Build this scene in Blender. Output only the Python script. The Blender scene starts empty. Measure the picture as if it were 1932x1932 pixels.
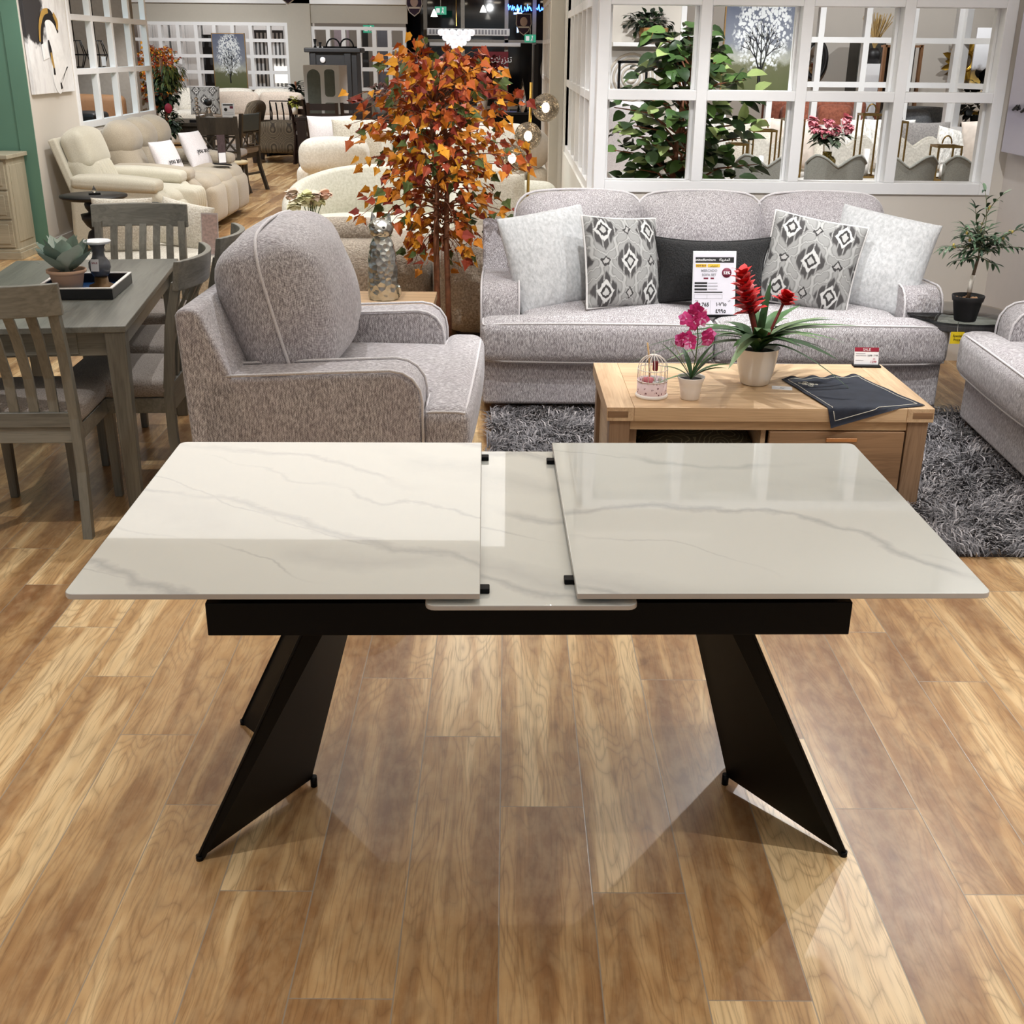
import bpy, math, random
from mathutils import Vector, Matrix, Euler, noise
SC = bpy.context.scene
COL = SC.collection
PI = math.pi
def R(a): return math.radians(a)
def clamp(x, a, b): return max(a, min(b, x))

# ---------------------------------------------------------------- meshes
class MB:
    """collects shapes and links them as one mesh object"""
    def __init__(s): s.v = []; s.f = []; s.sm = []; s.t = []; s.M = Matrix(); s.tint = None
    def add(s, vs, fs, smooth=False):
        o = len(s.v); M = s.M
        s.v += [tuple(M @ Vector(p)) for p in vs]
        s.f += [tuple(i + o for i in f) for f in fs]
        s.sm += [smooth] * len(fs); s.t += [0.0 if s.tint is None else s.tint] * len(fs)
        return s
    def box(s, x0, x1, y0, y1, z0, z1):
        v = [(x0,y0,z0),(x1,y0,z0),(x1,y1,z0),(x0,y1,z0),(x0,y0,z1),(x1,y0,z1),(x1,y1,z1),(x0,y1,z1)]
        return s.add(v, [(3,2,1,0),(4,5,6,7),(0,1,5,4),(1,2,6,5),(2,3,7,6),(3,0,4,7)])
    def hexa(s, b, t):
        """b, t: 4 bottom and 4 top points, same winding (ccw seen from above)"""
        return s.add(list(b) + list(t), [(3,2,1,0),(4,5,6,7),(0,1,5,4),(1,2,6,5),(2,3,7,6),(3,0,4,7)])
    def prism(s, poly, a, b, ax='z'):
        """polygon extruded from a to b along the axis ax"""
        n = len(poly)
        def P(p, h): return {'z': (p[0], p[1], h), 'x': (h, p[0], p[1]), 'y': (p[0], h, p[1])}[ax]
        v = [P(p, a) for p in poly] + [P(p, b) for p in poly]
        return s.add(v, [tuple(range(n))[::-1], tuple(range(n, 2*n))] + [(i, (i+1) % n, n + (i+1) % n, n + i) for i in range(n)])
    def lathe(s, prof, n=24, c=(0,0,0), sm=True, sx=1, sy=1, cap=True):
        v = []; f = []
        for r, z in prof:
            for k in range(n):
                a = 2*PI*k/n; v.append((c[0] + sx*r*math.cos(a), c[1] + sy*r*math.sin(a), c[2] + z))
        m = len(prof)
        for i in range(m-1):
            for k in range(n):
                k2 = (k+1) % n; f.append((i*n+k, i*n+k2, (i+1)*n+k2, (i+1)*n+k))
        s.add(v, f, sm)
        if cap:
            o = len(s.v) - m*n
            for i, rev in ((0, True), (m-1, False)):
                if prof[i][0] > 1e-5:
                    q = [o + i*n + k for k in range(n)]
                    s.f.append(tuple(q[::-1] if rev else q)); s.sm.append(False); s.t.append(s.tint or 0.0)
        return s
    def cyl(s, a, b, r0, r1=None, n=14, sm=True):
        r1 = r0 if r1 is None else r1
        return s.tube([a, b], [r0, r1], n, sm=sm)
    def tube(s, pts, r, n=8, closed=False, sm=True, cap=True):
        P = [Vector(p) for p in pts]; m = len(P)
        rr = r if isinstance(r, (list, tuple)) else [r]*m
        v = []; f = []; up = None
        for i in range(m):
            if closed: d = P[(i+1) % m] - P[i-1]
            else: d = P[min(i+1, m-1)] - P[max(i-1, 0)]
            if d.length < 1e-9: d = Vector((0,0,1))
            d.normalize()
            if up is None:
                up = Vector((0,0,1)) if abs(d.z) < .9 else Vector((1,0,0))
            up = (up - d*up.dot(d))
            if up.length < 1e-6: up = d.orthogonal()
            up.normalize(); w = d.cross(up)
            for k in range(n):
                a = 2*PI*k/n; v.append(P[i] + (up*math.cos(a) + w*math.sin(a))*rr[i])
        for i in range(m if closed else m-1):
            j = (i+1) % m
            for k in range(n):
                k2 = (k+1) % n; f.append((i*n+k, i*n+k2, j*n+k2, j*n+k))
        s.add(v, f, sm)
        if cap and not closed:
            o = len(s.v) - m*n
            s.f.append(tuple(o + k for k in range(n))[::-1]); s.f.append(tuple(o + (m-1)*n + k for k in range(n)))
            s.sm += [False]*2; s.t += [s.tint or 0.0]*2
        return s
    def ball(s, c, r, n=16, m=10):
        r = (r, r, r) if not isinstance(r, (tuple, list)) else r
        v = [(c[0], c[1], c[2]-r[2])]; f = []
        for i in range(1, m):
            t = -PI/2 + PI*i/m
            for k in range(n):
                a = 2*PI*k/n; v.append((c[0]+r[0]*math.cos(t)*math.cos(a), c[1]+r[1]*math.cos(t)*math.sin(a), c[2]+r[2]*math.sin(t)))
        v.append((c[0], c[1], c[2]+r[2]))
        for k in range(n): f.append((0, 1+(k+1) % n, 1+k))
        for i in range(m-2):
            for k in range(n):
                k2 = (k+1) % n; a = 1+i*n; f.append((a+k, a+k2, a+n+k2, a+n+k))
        e = len(v)-1; a = 1+(m-2)*n
        for k in range(n): f.append((a+k, a+(k+1) % n, e))
        return s.add(v, f, True)
    def soft(s, c, size, r, puff=(0,0,0), n=9, wob=0, seed=0):
        """upholstered block: rounded box whose faces swell by puff"""
        h = [x/2 for x in size]; idx = {}; v = []; f = []
        ts = []
        for k in range(3):
            e = min(.9, r/h[k]); core = [-(1-e) + 2*(1-e)*i/n for i in range(n+1)]
            ts.append([-1, -1+e*.28, -1+e*.6] + core + [1-e*.6, 1-e*.28, 1])
        N = n + 7
        def vid(p):
            if p not in idx:
                idx[p] = len(v); q = softpt([ts[k][p[k]] for k in range(3)], h, r, puff)
                if wob:
                    nn = noise.noise_vector(Vector(q)*6 + Vector((seed*7.1, seed*3.3, 0)))
                    q = [q[k] + wob*nn[k] for k in range(3)]
                v.append((q[0]+c[0], q[1]+c[1], q[2]+c[2]))
            return idx[p]
        for k in range(3):
            a, b = (k+1) % 3, (k+2) % 3
            for side in (0, N-1):
                for i in range(N-1):
                    for j in range(N-1):
                        q = []
                        for (di, dj) in ((0,0),(1,0),(1,1),(0,1)):
                            p = [0,0,0]; p[k] = side; p[a] = i+di; p[b] = j+dj; q.append(vid(tuple(p)))
                        f.append(tuple(q if side else q[::-1]))
        return s.add(v, f, True)
    def ring(s, c, size, r, puff, axis, side, rad, n=10):
        """welt cord along the edge ring of a soft block"""
        h = [x/2 for x in size]; a, b = (axis+1) % 3, (axis+2) % 3; path = []
        T = []
        for i in range(n): T.append((-1 + 2*i/n, -1))
        for i in range(n): T.append((1, -1 + 2*i/n))
        for i in range(n): T.append((1 - 2*i/n, 1))
        for i in range(n): T.append((-1, 1 - 2*i/n))
        for (u, w) in T:
            p = [0,0,0]; p[axis] = side; p[a] = u; p[b] = w
            q = softpt(p, h, r, puff); path.append([q[k]+c[k] for k in range(3)])
        return s.tube(path, rad, 6, closed=True)
    def pillow(s, w, h, t, pinch=.06, n=16, crease=0, seed=0):
        """knife-edge cushion standing in the x-z plane, centre at origin"""
        v = []; f = []; idx = {}
        for side in (1, -1):
            for i in range(n+1):
                for j in range(n+1):
                    u = math.sin(PI/2*(-1+2*i/n)); q = math.sin(PI/2*(-1+2*j/n))
                    edge = i in (0, n) or j in (0, n)
                    if edge and (i, j) in idx: idx[(side, i, j)] = idx[(i, j)]; continue
                    x = w/2*u*(1-pinch*(1-q*q)); z = h/2*q*(1-pinch*(1-u*u))
                    y = side*t/2*((1-u*u)*(1-q*q))**.42
                    if crease and not edge:
                        nn = noise.noise_vector(Vector((x*5+seed*9, z*5, side)))
                        k2 = crease*(1-max(abs(u), abs(q))**3); x += nn[0]*k2; y += nn[1]*k2; z += nn[2]*k2
                    idx[(side, i, j)] = len(v)
                    if edge: idx[(i, j)] = len(v)
                    v.append((x, y, z))
            for i in range(n):
                for j in range(n):
                    q = [idx[(side,i,j)], idx[(side,i+1,j)], idx[(side,i+1,j+1)], idx[(side,i,j+1)]]
                    f.append(tuple(q[::-1] if side > 0 else q))
        return s.add(v, f, True)
    def pillow_edge(s, w, h, rad, pinch=.06, n=14):
        path = []
        def P(u, q): path.append((w/2*u*(1-pinch*(1-q*q)), 0, h/2*q*(1-pinch*(1-u*u))))
        for i in range(n): P(-1+2*i/n, -1)
        for i in range(n): P(1, -1+2*i/n)
        for i in range(n): P(1-2*i/n, 1)
        for i in range(n): P(-1, 1-2*i/n)
        return s.tube(path, rad, 6, closed=True)
    def leaf(s, base, d, up, L, W, bend=.3, fold=.25, n=5, shape=1.0):
        """strap / oval leaf from base along d, drooping away from up"""
        d = Vector(d).normalized(); up = Vector(up); up = up - d*up.dot(d)
        if up.length < 1e-4: up = d.orthogonal()
        up.normalize(); sd = d.cross(up); P = Vector(base); v = []; f = []
        for i in range(n+1):
            t = i/n; a = bend*t
            q = P + d*(L*t*(1-.25*bend*t)) - up*(L*bend*t*t*.8)
            w = W*(math.sin(PI*min(1, (t*.93+.04)**shape))**.75) if i < n else 0.0005
            v += [q - sd*w/2 + up*fold*w*.5, q, q + sd*w/2 + up*fold*w*.5]
        for i in range(n):
            a = 3*i; f += [(a, a+1, a+4, a+3), (a+1, a+2, a+5, a+4)]
        return s.add(v, f, True)
    def text(s, body, size, M=None, thick=.0004, align='CENTER', bold=0):
        cu = bpy.data.curves.new('lettering', 'FONT'); cu.body = body; cu.size = size; cu.align_x = align; cu.extrude = thick; cu.offset = bold
        cu.resolution_u = 2
        o = bpy.data.objects.new('lettering', cu); COL.objects.link(o)
        dg = bpy.context.evaluated_depsgraph_get(); me = o.evaluated_get(dg).to_mesh()
        vs = [v.co.copy() for v in me.vertices]; fs = [tuple(p.vertices) for p in me.polygons]
        o.evaluated_get(dg).to_mesh_clear(); bpy.data.objects.remove(o); bpy.data.curves.remove(cu)
        if M is not None: vs = [M @ v for v in vs]
        return s.add(vs, fs)

def softpt(p, h, r, puff):
    q = []; d = []
    for k in range(3):
        P = p[k]*h[k]; rr = min(r, h[k]*.9); inn = clamp(P, -(h[k]-rr), h[k]-rr); q.append(inn); d.append((P-inn)/rr)
    l = math.sqrt(sum(x*x for x in d))
    if l > 1e-9:
        for k in range(3): q[k] += d[k]/l*min(r, h[k]*.9)
    o = list(q)
    for k in range(3):
        if puff[k]:
            w = 1
            for j in range(3):
                if j != k: w *= max(0, 1-(q[j]/h[j])**2)**.7
            o[k] += puff[k]*w*q[k]/h[k]
    return o

def part(name, mb, mat, parent=None, bev=0, seg=2, sub=0, label=None):
    me = bpy.data.meshes.new(name); me.from_pydata(mb.v, [], mb.f)
    me.polygons.foreach_set('use_smooth', [bool(x) or bev > 0 for x in mb.sm])
    if mb.tint is not None:
        at = me.attributes.new('tint', 'FLOAT', 'FACE'); at.data.foreach_set('value', mb.t)
    me.materials.append(mat); me.update()
    o = bpy.data.objects.new(name, me); COL.objects.link(o)
    if parent: o.parent = parent
    if bev:
        m = o.modifiers.new('edge', 'BEVEL'); m.width = bev; m.segments = seg; m.limit_method = 'ANGLE'; m.angle_limit = R(35); m.harden_normals = True
    if sub:
        m = o.modifiers.new('smooth', 'SUBSURF'); m.levels = sub; m.render_levels = sub
    if label: o['label'] = label
    return o
def tag(o, label, cat, group=None, kind=None):
    o['label'] = label; o['category'] = cat
    if group: o['group'] = group
    if kind: o['kind'] = kind
    return o
def thing(name, label, cat, loc=(0,0,0), rz=0, group=None):
    o = bpy.data.objects.new(name, None); o.empty_display_size = .1; COL.objects.link(o)
    o.location = loc; o.rotation_euler = (0, 0, R(rz)); return tag(o, label, cat, group)
def struct(name, mb, mat, bev=0, parent=None, label=None):
    o = part(name, mb, mat, parent, bev); o['kind'] = 'structure'
    if label: o['label'] = label
    return o
def dup(root, loc, rz, label, group=None):
    r = root.copy(); COL.objects.link(r); r.location = loc; r.rotation_euler = (0, 0, R(rz)); r['label'] = label
    if group: r['group'] = group
    def rec(a, b):
        for ch in list(a.children):
            c = ch.copy(); COL.objects.link(c); c.parent = b; rec(ch, c)
    rec(root, r); return r
def T(x, y, z): return Matrix.Translation((x, y, z))
def RX(a): return Matrix.Rotation(R(a), 4, 'X')
def RY(a): return Matrix.Rotation(R(a), 4, 'Y')
def RZ(a): return Matrix.Rotation(R(a), 4, 'Z')

# ---------------------------------------------------------------- materials
class NT:
    def __init__(s, name):
        s.m = bpy.data.materials.new(name); s.m.use_nodes = True; s.t = s.m.node_tree; s.t.nodes.clear()
        s.out = s.t.nodes.new('ShaderNodeOutputMaterial'); s.p = s.n('ShaderNodeBsdfPrincipled'); s.l(s.p.outputs[0], s.out.inputs[0])
    def n(s, ty, **kw):
        q = s.t.nodes.new(ty)
        for k, v in kw.items(): setattr(q, k, v)
        return q
    def l(s, a, b): s.t.links.new(a, b)
    def set(s, sock, v):
        if hasattr(v, 'links') or hasattr(v, 'is_linked'): s.l(v, sock)
        else: sock.default_value = v
    def math(s, op, a, b=0.0, c=None):
        q = s.n('ShaderNodeMath', operation=op); s.set(q.inputs[0], a); s.set(q.inputs[1], b)
        if c is not None: s.set(q.inputs[2], c)
        return q.outputs[0]
    def coord(s, kind='Object'): return s.n('ShaderNodeTexCoord').outputs[kind]
    def sep(s, v): q = s.n('ShaderNodeSeparateXYZ'); s.l(v, q.inputs[0]); return q.outputs
    def comb(s, x, y, z):
        q = s.n('ShaderNodeCombineXYZ'); s.set(q.inputs[0], x); s.set(q.inputs[1], y); s.set(q.inputs[2], z); return q.outputs[0]
    def mapping(s, v, sc=(1,1,1), rot=(0,0,0), loc=(0,0,0)):
        q = s.n('ShaderNodeMapping'); s.l(v, q.inputs[0]); q.inputs['Scale'].default_value = sc; q.inputs['Rotation'].default_value = rot; q.inputs['Location'].default_value = loc
        return q.outputs[0]
    def noise(s, v, scale=5, detail=3, rough=.5, dist=0):
        q = s.n('ShaderNodeTexNoise'); s.l(v, q.inputs['Vector']); q.inputs['Scale'].default_value = scale; q.inputs['Detail'].default_value = detail
        q.inputs['Roughness'].default_value = rough; q.inputs['Distortion'].default_value = dist; return q.outputs['Fac']
    def voro(s, v, scale=5, feature='F1', out='Distance', rnd=1):
        q = s.n('ShaderNodeTexVoronoi', feature=feature); s.l(v, q.inputs['Vector']); q.inputs['Scale'].default_value = scale; q.inputs['Randomness'].default_value = rnd; return q.outputs[out]
    def ramp(s, fac, stops, interp='LINEAR'):
        q = s.n('ShaderNodeValToRGB'); s.l(fac, q.inputs[0]); e = q.color_ramp; e.interpolation = interp
        while len(e.elements) < len(stops): e.elements.new(.5)
        for i, (p, c) in enumerate(stops):
            e.elements[i].position = p; e.elements[i].color = (*c, 1) if len(c) == 3 else c
        return q.outputs[0]
    def mix(s, fac, a, b, blend='MIX'):
        q = s.n('ShaderNodeMix', data_type='RGBA', blend_type=blend); s.set(q.inputs[0], fac)
        for sock, v in ((q.inputs[6], a), (q.inputs[7], b)):
            if isinstance(v, tuple): sock.default_value = (*v, 1)
            else: s.l(v, sock)
        return q.outputs[2]
    def step(s, v, a, b):
        q = s.n('ShaderNodeMapRange', interpolation_type='SMOOTHSTEP'); s.set(q.inputs[0], v); q.inputs[1].default_value = a; q.inputs[2].default_value = b
        return q.outputs[0]
    def bump(s, h, strength=.3, dist=.01):
        q = s.n('ShaderNodeBump'); q.inputs['Strength'].default_value = strength; q.inputs['Distance'].default_value = dist; s.l(h, q.inputs['Height']); s.l(q.outputs[0], s.p.inputs['Normal'])
    def fin(s, col=None, rough=None, metal=None, **kw):
        if col is not None:
            if isinstance(col, tuple): s.p.inputs['Base Color'].default_value = (*col, 1)
            else: s.l(col, s.p.inputs['Base Color'])
        if rough is not None: s.set(s.p.inputs['Roughness'], rough)
        if metal is not None: s.p.inputs['Metallic'].default_value = metal
        for k, v in kw.items():
            s.p.inputs[k.replace('_', ' ')].default_value = v
        return s.m
_mats = {}
def lin(r, g, b):
    def f(c):
        c /= 255; return c/12.92 if c <= .04045 else ((c+.055)/1.055)**2.4
    return (f(r), f(g), f(b))
def plain(name, rgb, rough=.5, metal=0, var=.06, scale=20, bump=0, **kw):
    """painted / plastic / metal surface with a slight unevenness; rgb in 0-255 display values"""
    if name in _mats: return _mats[name]
    t = NT(name); c = lin(*rgb); v = t.coord(); nz = t.noise(v, scale, 3)
    d = tuple(max(0, x*(1-var)) for x in c); e = tuple(min(1, x*(1+var)) for x in c)
    if bump: t.bump(t.noise(v, scale*8, 3), bump, .004)
    _mats[name] = t.fin(t.ramp(nz, [(.3, d), (.7, e)]), rough, metal, **kw); return _mats[name]
def cloth(name, a, b, sc=(160,160,160), rough=.95, bump=.35, big=.25, detail=2, dist=.004, sheen=.25):
    """woven or napped fabric in two yarn colours"""
    if name in _mats: return _mats[name]
    t = NT(name); v = t.coord(); nz = t.noise(t.mapping(v, sc), 1, detail, .6); g = t.noise(v, 4, 2)
    f = t.math('ADD', nz, t.math('MULTIPLY', t.math('SUBTRACT', g, .5), big))
    t.bump(nz, bump, dist); _mats[name] = t.fin(t.ramp(f, [(.32, lin(*a)), (.68, lin(*b))]), rough, Sheen_Weight=sheen); return _mats[name]
def wood(name, a, b, axis=0, rough=.45, freq=1.0, bump=.08):
    """plain sawn timber, grain along the given axis"""
    if name in _mats: return _mats[name]
    t = NT(name); v = t.coord(); sc = [14*freq]*3; sc[axis] = 1.1*freq; s2 = [150*freq]*3; s2[axis] = 5*freq
    g = t.noise(t.mapping(v, tuple(sc)), 1, 4, .55, .6); fi = t.noise(t.mapping(v, tuple(s2)), 1, 2)
    li = t.math('ABSOLUTE', t.math('SINE', t.math('MULTIPLY', g, 40)))
    f = t.math('ADD', t.math('MULTIPLY', g, .75), t.math('ADD', t.math('MULTIPLY', fi, .25), t.math('MULTIPLY', li, .08)))
    t.bump(fi, bump, .002); _mats[name] = t.fin(t.ramp(f, [(.35, lin(*a)), (.68, lin(*b))]), rough); return _mats[name]
def glow(name, rgb, power):
    if name in _mats: return _mats[name]
    t = NT(name); c = lin(*rgb); _mats[name] = t.fin(c, .5, Emission_Color=(*c, 1), Emission_Strength=power); return _mats[name]
def glassy(name, rgb=(255,255,255), rough=.02, ior=1.45, trans=1.0):
    if name in _mats: return _mats[name]
    t = NT(name); _mats[name] = t.fin(lin(*rgb), rough, Transmission_Weight=trans, IOR=ior); return _mats[name]
def thinglass(name, rgb=(235,245,245), refl=.12):
    """a pane: clear with a faint mirror"""
    if name in _mats: return _mats[name]
    t = NT(name); tr = t.n('ShaderNodeBsdfTransparent'); tr.inputs[0].default_value = (*lin(*rgb), 1)
    gl = t.n('ShaderNodeBsdfGlossy'); gl.inputs['Roughness'].default_value = .03; fr = t.n('ShaderNodeFresnel'); fr.inputs[0].default_value = 1.5
    mx = t.n('ShaderNodeMixShader'); t.l(t.math('ADD', fr.outputs[0], refl*.3), mx.inputs[0]); t.l(tr.outputs[0], mx.inputs[1]); t.l(gl.outputs[0], mx.inputs[2]); t.l(mx.outputs[0], t.out.inputs[0])
    _mats[name] = t.m; return t.m
def tinted(name, stops, rough=.6, trans=0, spec=.3, noise_amt=.25):
    """leaf-like parts: a colour per leaf read from the tint attribute"""
    if name in _mats: return _mats[name]
    t = NT(name); a = t.n('ShaderNodeAttribute', attribute_name='tint').outputs['Fac']
    c = t.ramp(a, [(p, lin(*k)) for p, k in stops], 'CONSTANT'); nz = t.noise(t.coord(), 60, 2)
    c2 = t.mix(t.math('MULTIPLY', nz, noise_amt), c, (0.02, .02, .01))
    _mats[name] = t.fin(c2, rough, Specular_IOR_Level=spec, Subsurface_Weight=0); return _mats[name]
rnd = random.Random(11)

# ================================================================ camera
cam = bpy.data.cameras.new('camera'); co = bpy.data.objects.new('camera', cam); COL.objects.link(co)
_p, _y, _r = .38355389, .00662625, -.00983192
_f = Vector((math.sin(_y)*math.cos(_p), math.cos(_y)*math.cos(_p), -math.sin(_p))); _x = Vector((math.cos(_y), -math.sin(_y), 0)); _d = _f.cross(_x)
_x2 = _x*math.cos(_r) + _d*math.sin(_r); _d2 = -_x*math.sin(_r) + _d*math.cos(_r)
_m = Matrix((_x2, -_d2, -_f)).transposed().to_4x4(); _m.translation = (0, 0, 1.6785); co.matrix_world = _m
cam.sensor_width = 36; cam.lens = 36*2161.656/1932; cam.clip_start = .05; cam.clip_end = 200
SC.camera = co
SC.view_settings.view_transform = 'Standard'; SC.view_settings.look = 'None'; SC.view_settings.gamma = 1; SC.view_settings.use_curve_mapping = False
SC.view_settings.exposure = -0.12
SC.cycles.use_denoising = True; SC.cycles.max_bounces = 6; SC.cycles.use_adaptive_sampling = True; SC.cycles.adaptive_threshold = .04; SC.cycles.transparent_max_bounces = 24; SC.cycles.sample_clamp_indirect = 6; SC.cycles.caustics_refractive = False; SC.cycles.caustics_reflective = False
w = bpy.data.worlds.new('showroom_ambience'); SC.world = w; w.use_nodes = True
w.node_tree.nodes['Background'].inputs[0].default_value = (.86, .935, 1, 1); w.node_tree.nodes['Background'].inputs[1].default_value = .46
# ================================================================ ceiling spotlights of the showroom, plus added upward fill
def spot(x, y, z, tx, ty, tz, power, size=65, blend=.5, col=(.985, .993, 1), rad=.022):
    l = bpy.data.lights.new('spotlight', 'SPOT'); l.energy = power; l.color = col; l.spot_size = R(size); l.spot_blend = blend; l.shadow_soft_size = rad
    o = bpy.data.objects.new('spotlight', l); COL.objects.link(o); o.location = (x, y, z)
    o.rotation_euler = (Vector((tx, ty, tz)) - Vector((x, y, z))).to_track_quat('-Z', 'Y').to_euler(); return o
def area(x, y, z, sx, sy, power, col=(1, .985, .965), up=False):
    l = bpy.data.lights.new('ceiling_or_fill_light', 'AREA'); l.shape = 'RECTANGLE'; l.size = sx; l.size_y = sy; l.energy = power; l.color = col
    o = bpy.data.objects.new('ceiling_or_fill_light', l); COL.objects.link(o); o.location = (x, y, z); o.rotation_euler = (PI if up else 0, 0, 0); return o
SPOTS = [  # x, y, z, target x, y, z, watts, cone
 (-1.9, .9, 3.05, -1.9, .8, 0, 190, 75), (2.1, 1.1, 3.05, 2.1, 1.1, 0, 190, 78), (-2.6, 2.8, 3.05, -2.5, 3.0, 0, 130, 70),
 (.1, 3.3, 3.05, .1, 2.6, .7, 26, 80), (2.7, 3.0, 3.05, 2.5, 3.2, 0, 100, 75), (.2, -1.2, 3.05, .2, -.2, 0, 70, 80),
 (.4, 4.2, 3.05, .7, 6.0, .4, 150, 65), (1.9, 3.9, 3.05, 1.7, 6.0, .5, 160, 60), (1.7, 6.0, 3.05, 1.1, 4.5, .4, 170, 60), (2.4, 5.2, 3.05, 1.4, 4.4, .4, 80, 75),
 (-.9, 5.2, 3.05, -.7, 4.5, .5, 95, 65), (-1.8, 5.4, 3.05, -1.8, 5.0, .7, 95, 70), (-.3, 7.8, 3.05, -.4, 6.8, .8, 110, 75), (-2.2, 7.4, 3.05, -2.2, 7.6, 0, 120, 75),
 (-.9, 4.4, 3.05, -.4, 6.4, 1.2, 130, 45), (-1.0, 9.6, 3.05, -1.0, 8.9, 0, 180, 85), (-2.4, 9.4, 3.05, -3.3, 10.6, .6, 130, 80), (-2.2, 11.6, 3.05, -3.2, 12.2, .4, 130, 80),
 (-3.0, 8.2, 3.05, -4.0, 10.6, 1.3, 110, 70), (-1.0, 12.0, 3.05, -1.2, 12, 0, 200, 95), (-2.6, 15, 3.05, -2.8, 15.5, 0, 210, 95), (-1, 16, 3.05, -.8, 16, 0, 230, 95), (-5.2, 17.5, 3.05, -5, 18, 0, 300, 100),
 (-3.6, 20.0, 3.05, -3.8, 22.5, .9, 300, 100), (-6.2, 20.5, 3.05, -6.2, 22.5, .9, 230, 100), (-1, 21, 3.05, -1, 21, 0, 330, 100),
 (1.0, 6.9, 3.05, 1.1, 7.7, 1.0, 200, 90), (.9, 2.5, 3.05, 1.1, 4.6, .45, 75, 50), (2.6, 8.2, 3.05, 2.8, 9.9, .9, 130, 80), (2.9, 7.6, 3.05, 2.6, 9.2, .7, 150, 90), (2.6, 10.4, 3.05, 2.6, 11.8, .9, 190, 90), (4.0, 10.6, 3.05, 4.0, 12.4, 1, 170, 90), (3.8, 14.4, 3.05, 4.0, 17.0, 1.3, 220, 100), (6.4, 14.8, 3.05, 6.3, 17.6, 1.4, 130, 100), (1.0, 11.2, 3.05, 1.0, 12.8, 1.3, 140, 90),
]
for s in SPOTS: spot(*s)
for s in [(-5.8, 26, 2.7, 4, 1.5, 40), (-2.6, 26, 2.7, 1.6, 1.5, 20), (.6, 2.6, 3.06, 4.5, 4.5, 24), (-2, 9.5, 3.06, 4, 4, 45), (1.2, 6.0, 3.06, 3, 1, 16)]: area(*s)
area(-5.4, 13.2, 2.9, 1.4, 3.0, 70, (.62, .86, 1.0)); area(.2, 2.2, 2.45, 6, 5, 45, (1, .99, .97), True); spot(-.5, 27.0, 2.7, -.5, 29.9, 1.4, 120, 120); area(-1.2, 9.0, 2.6, 5, 5, 40, (1, .985, .96), True); spot(-6.3, 15.8, 3.05, -6.4, 18.2, .9, 120, 80)  # the two upward-facing areas are added fill for the ceiling, not real fixtures

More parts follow.
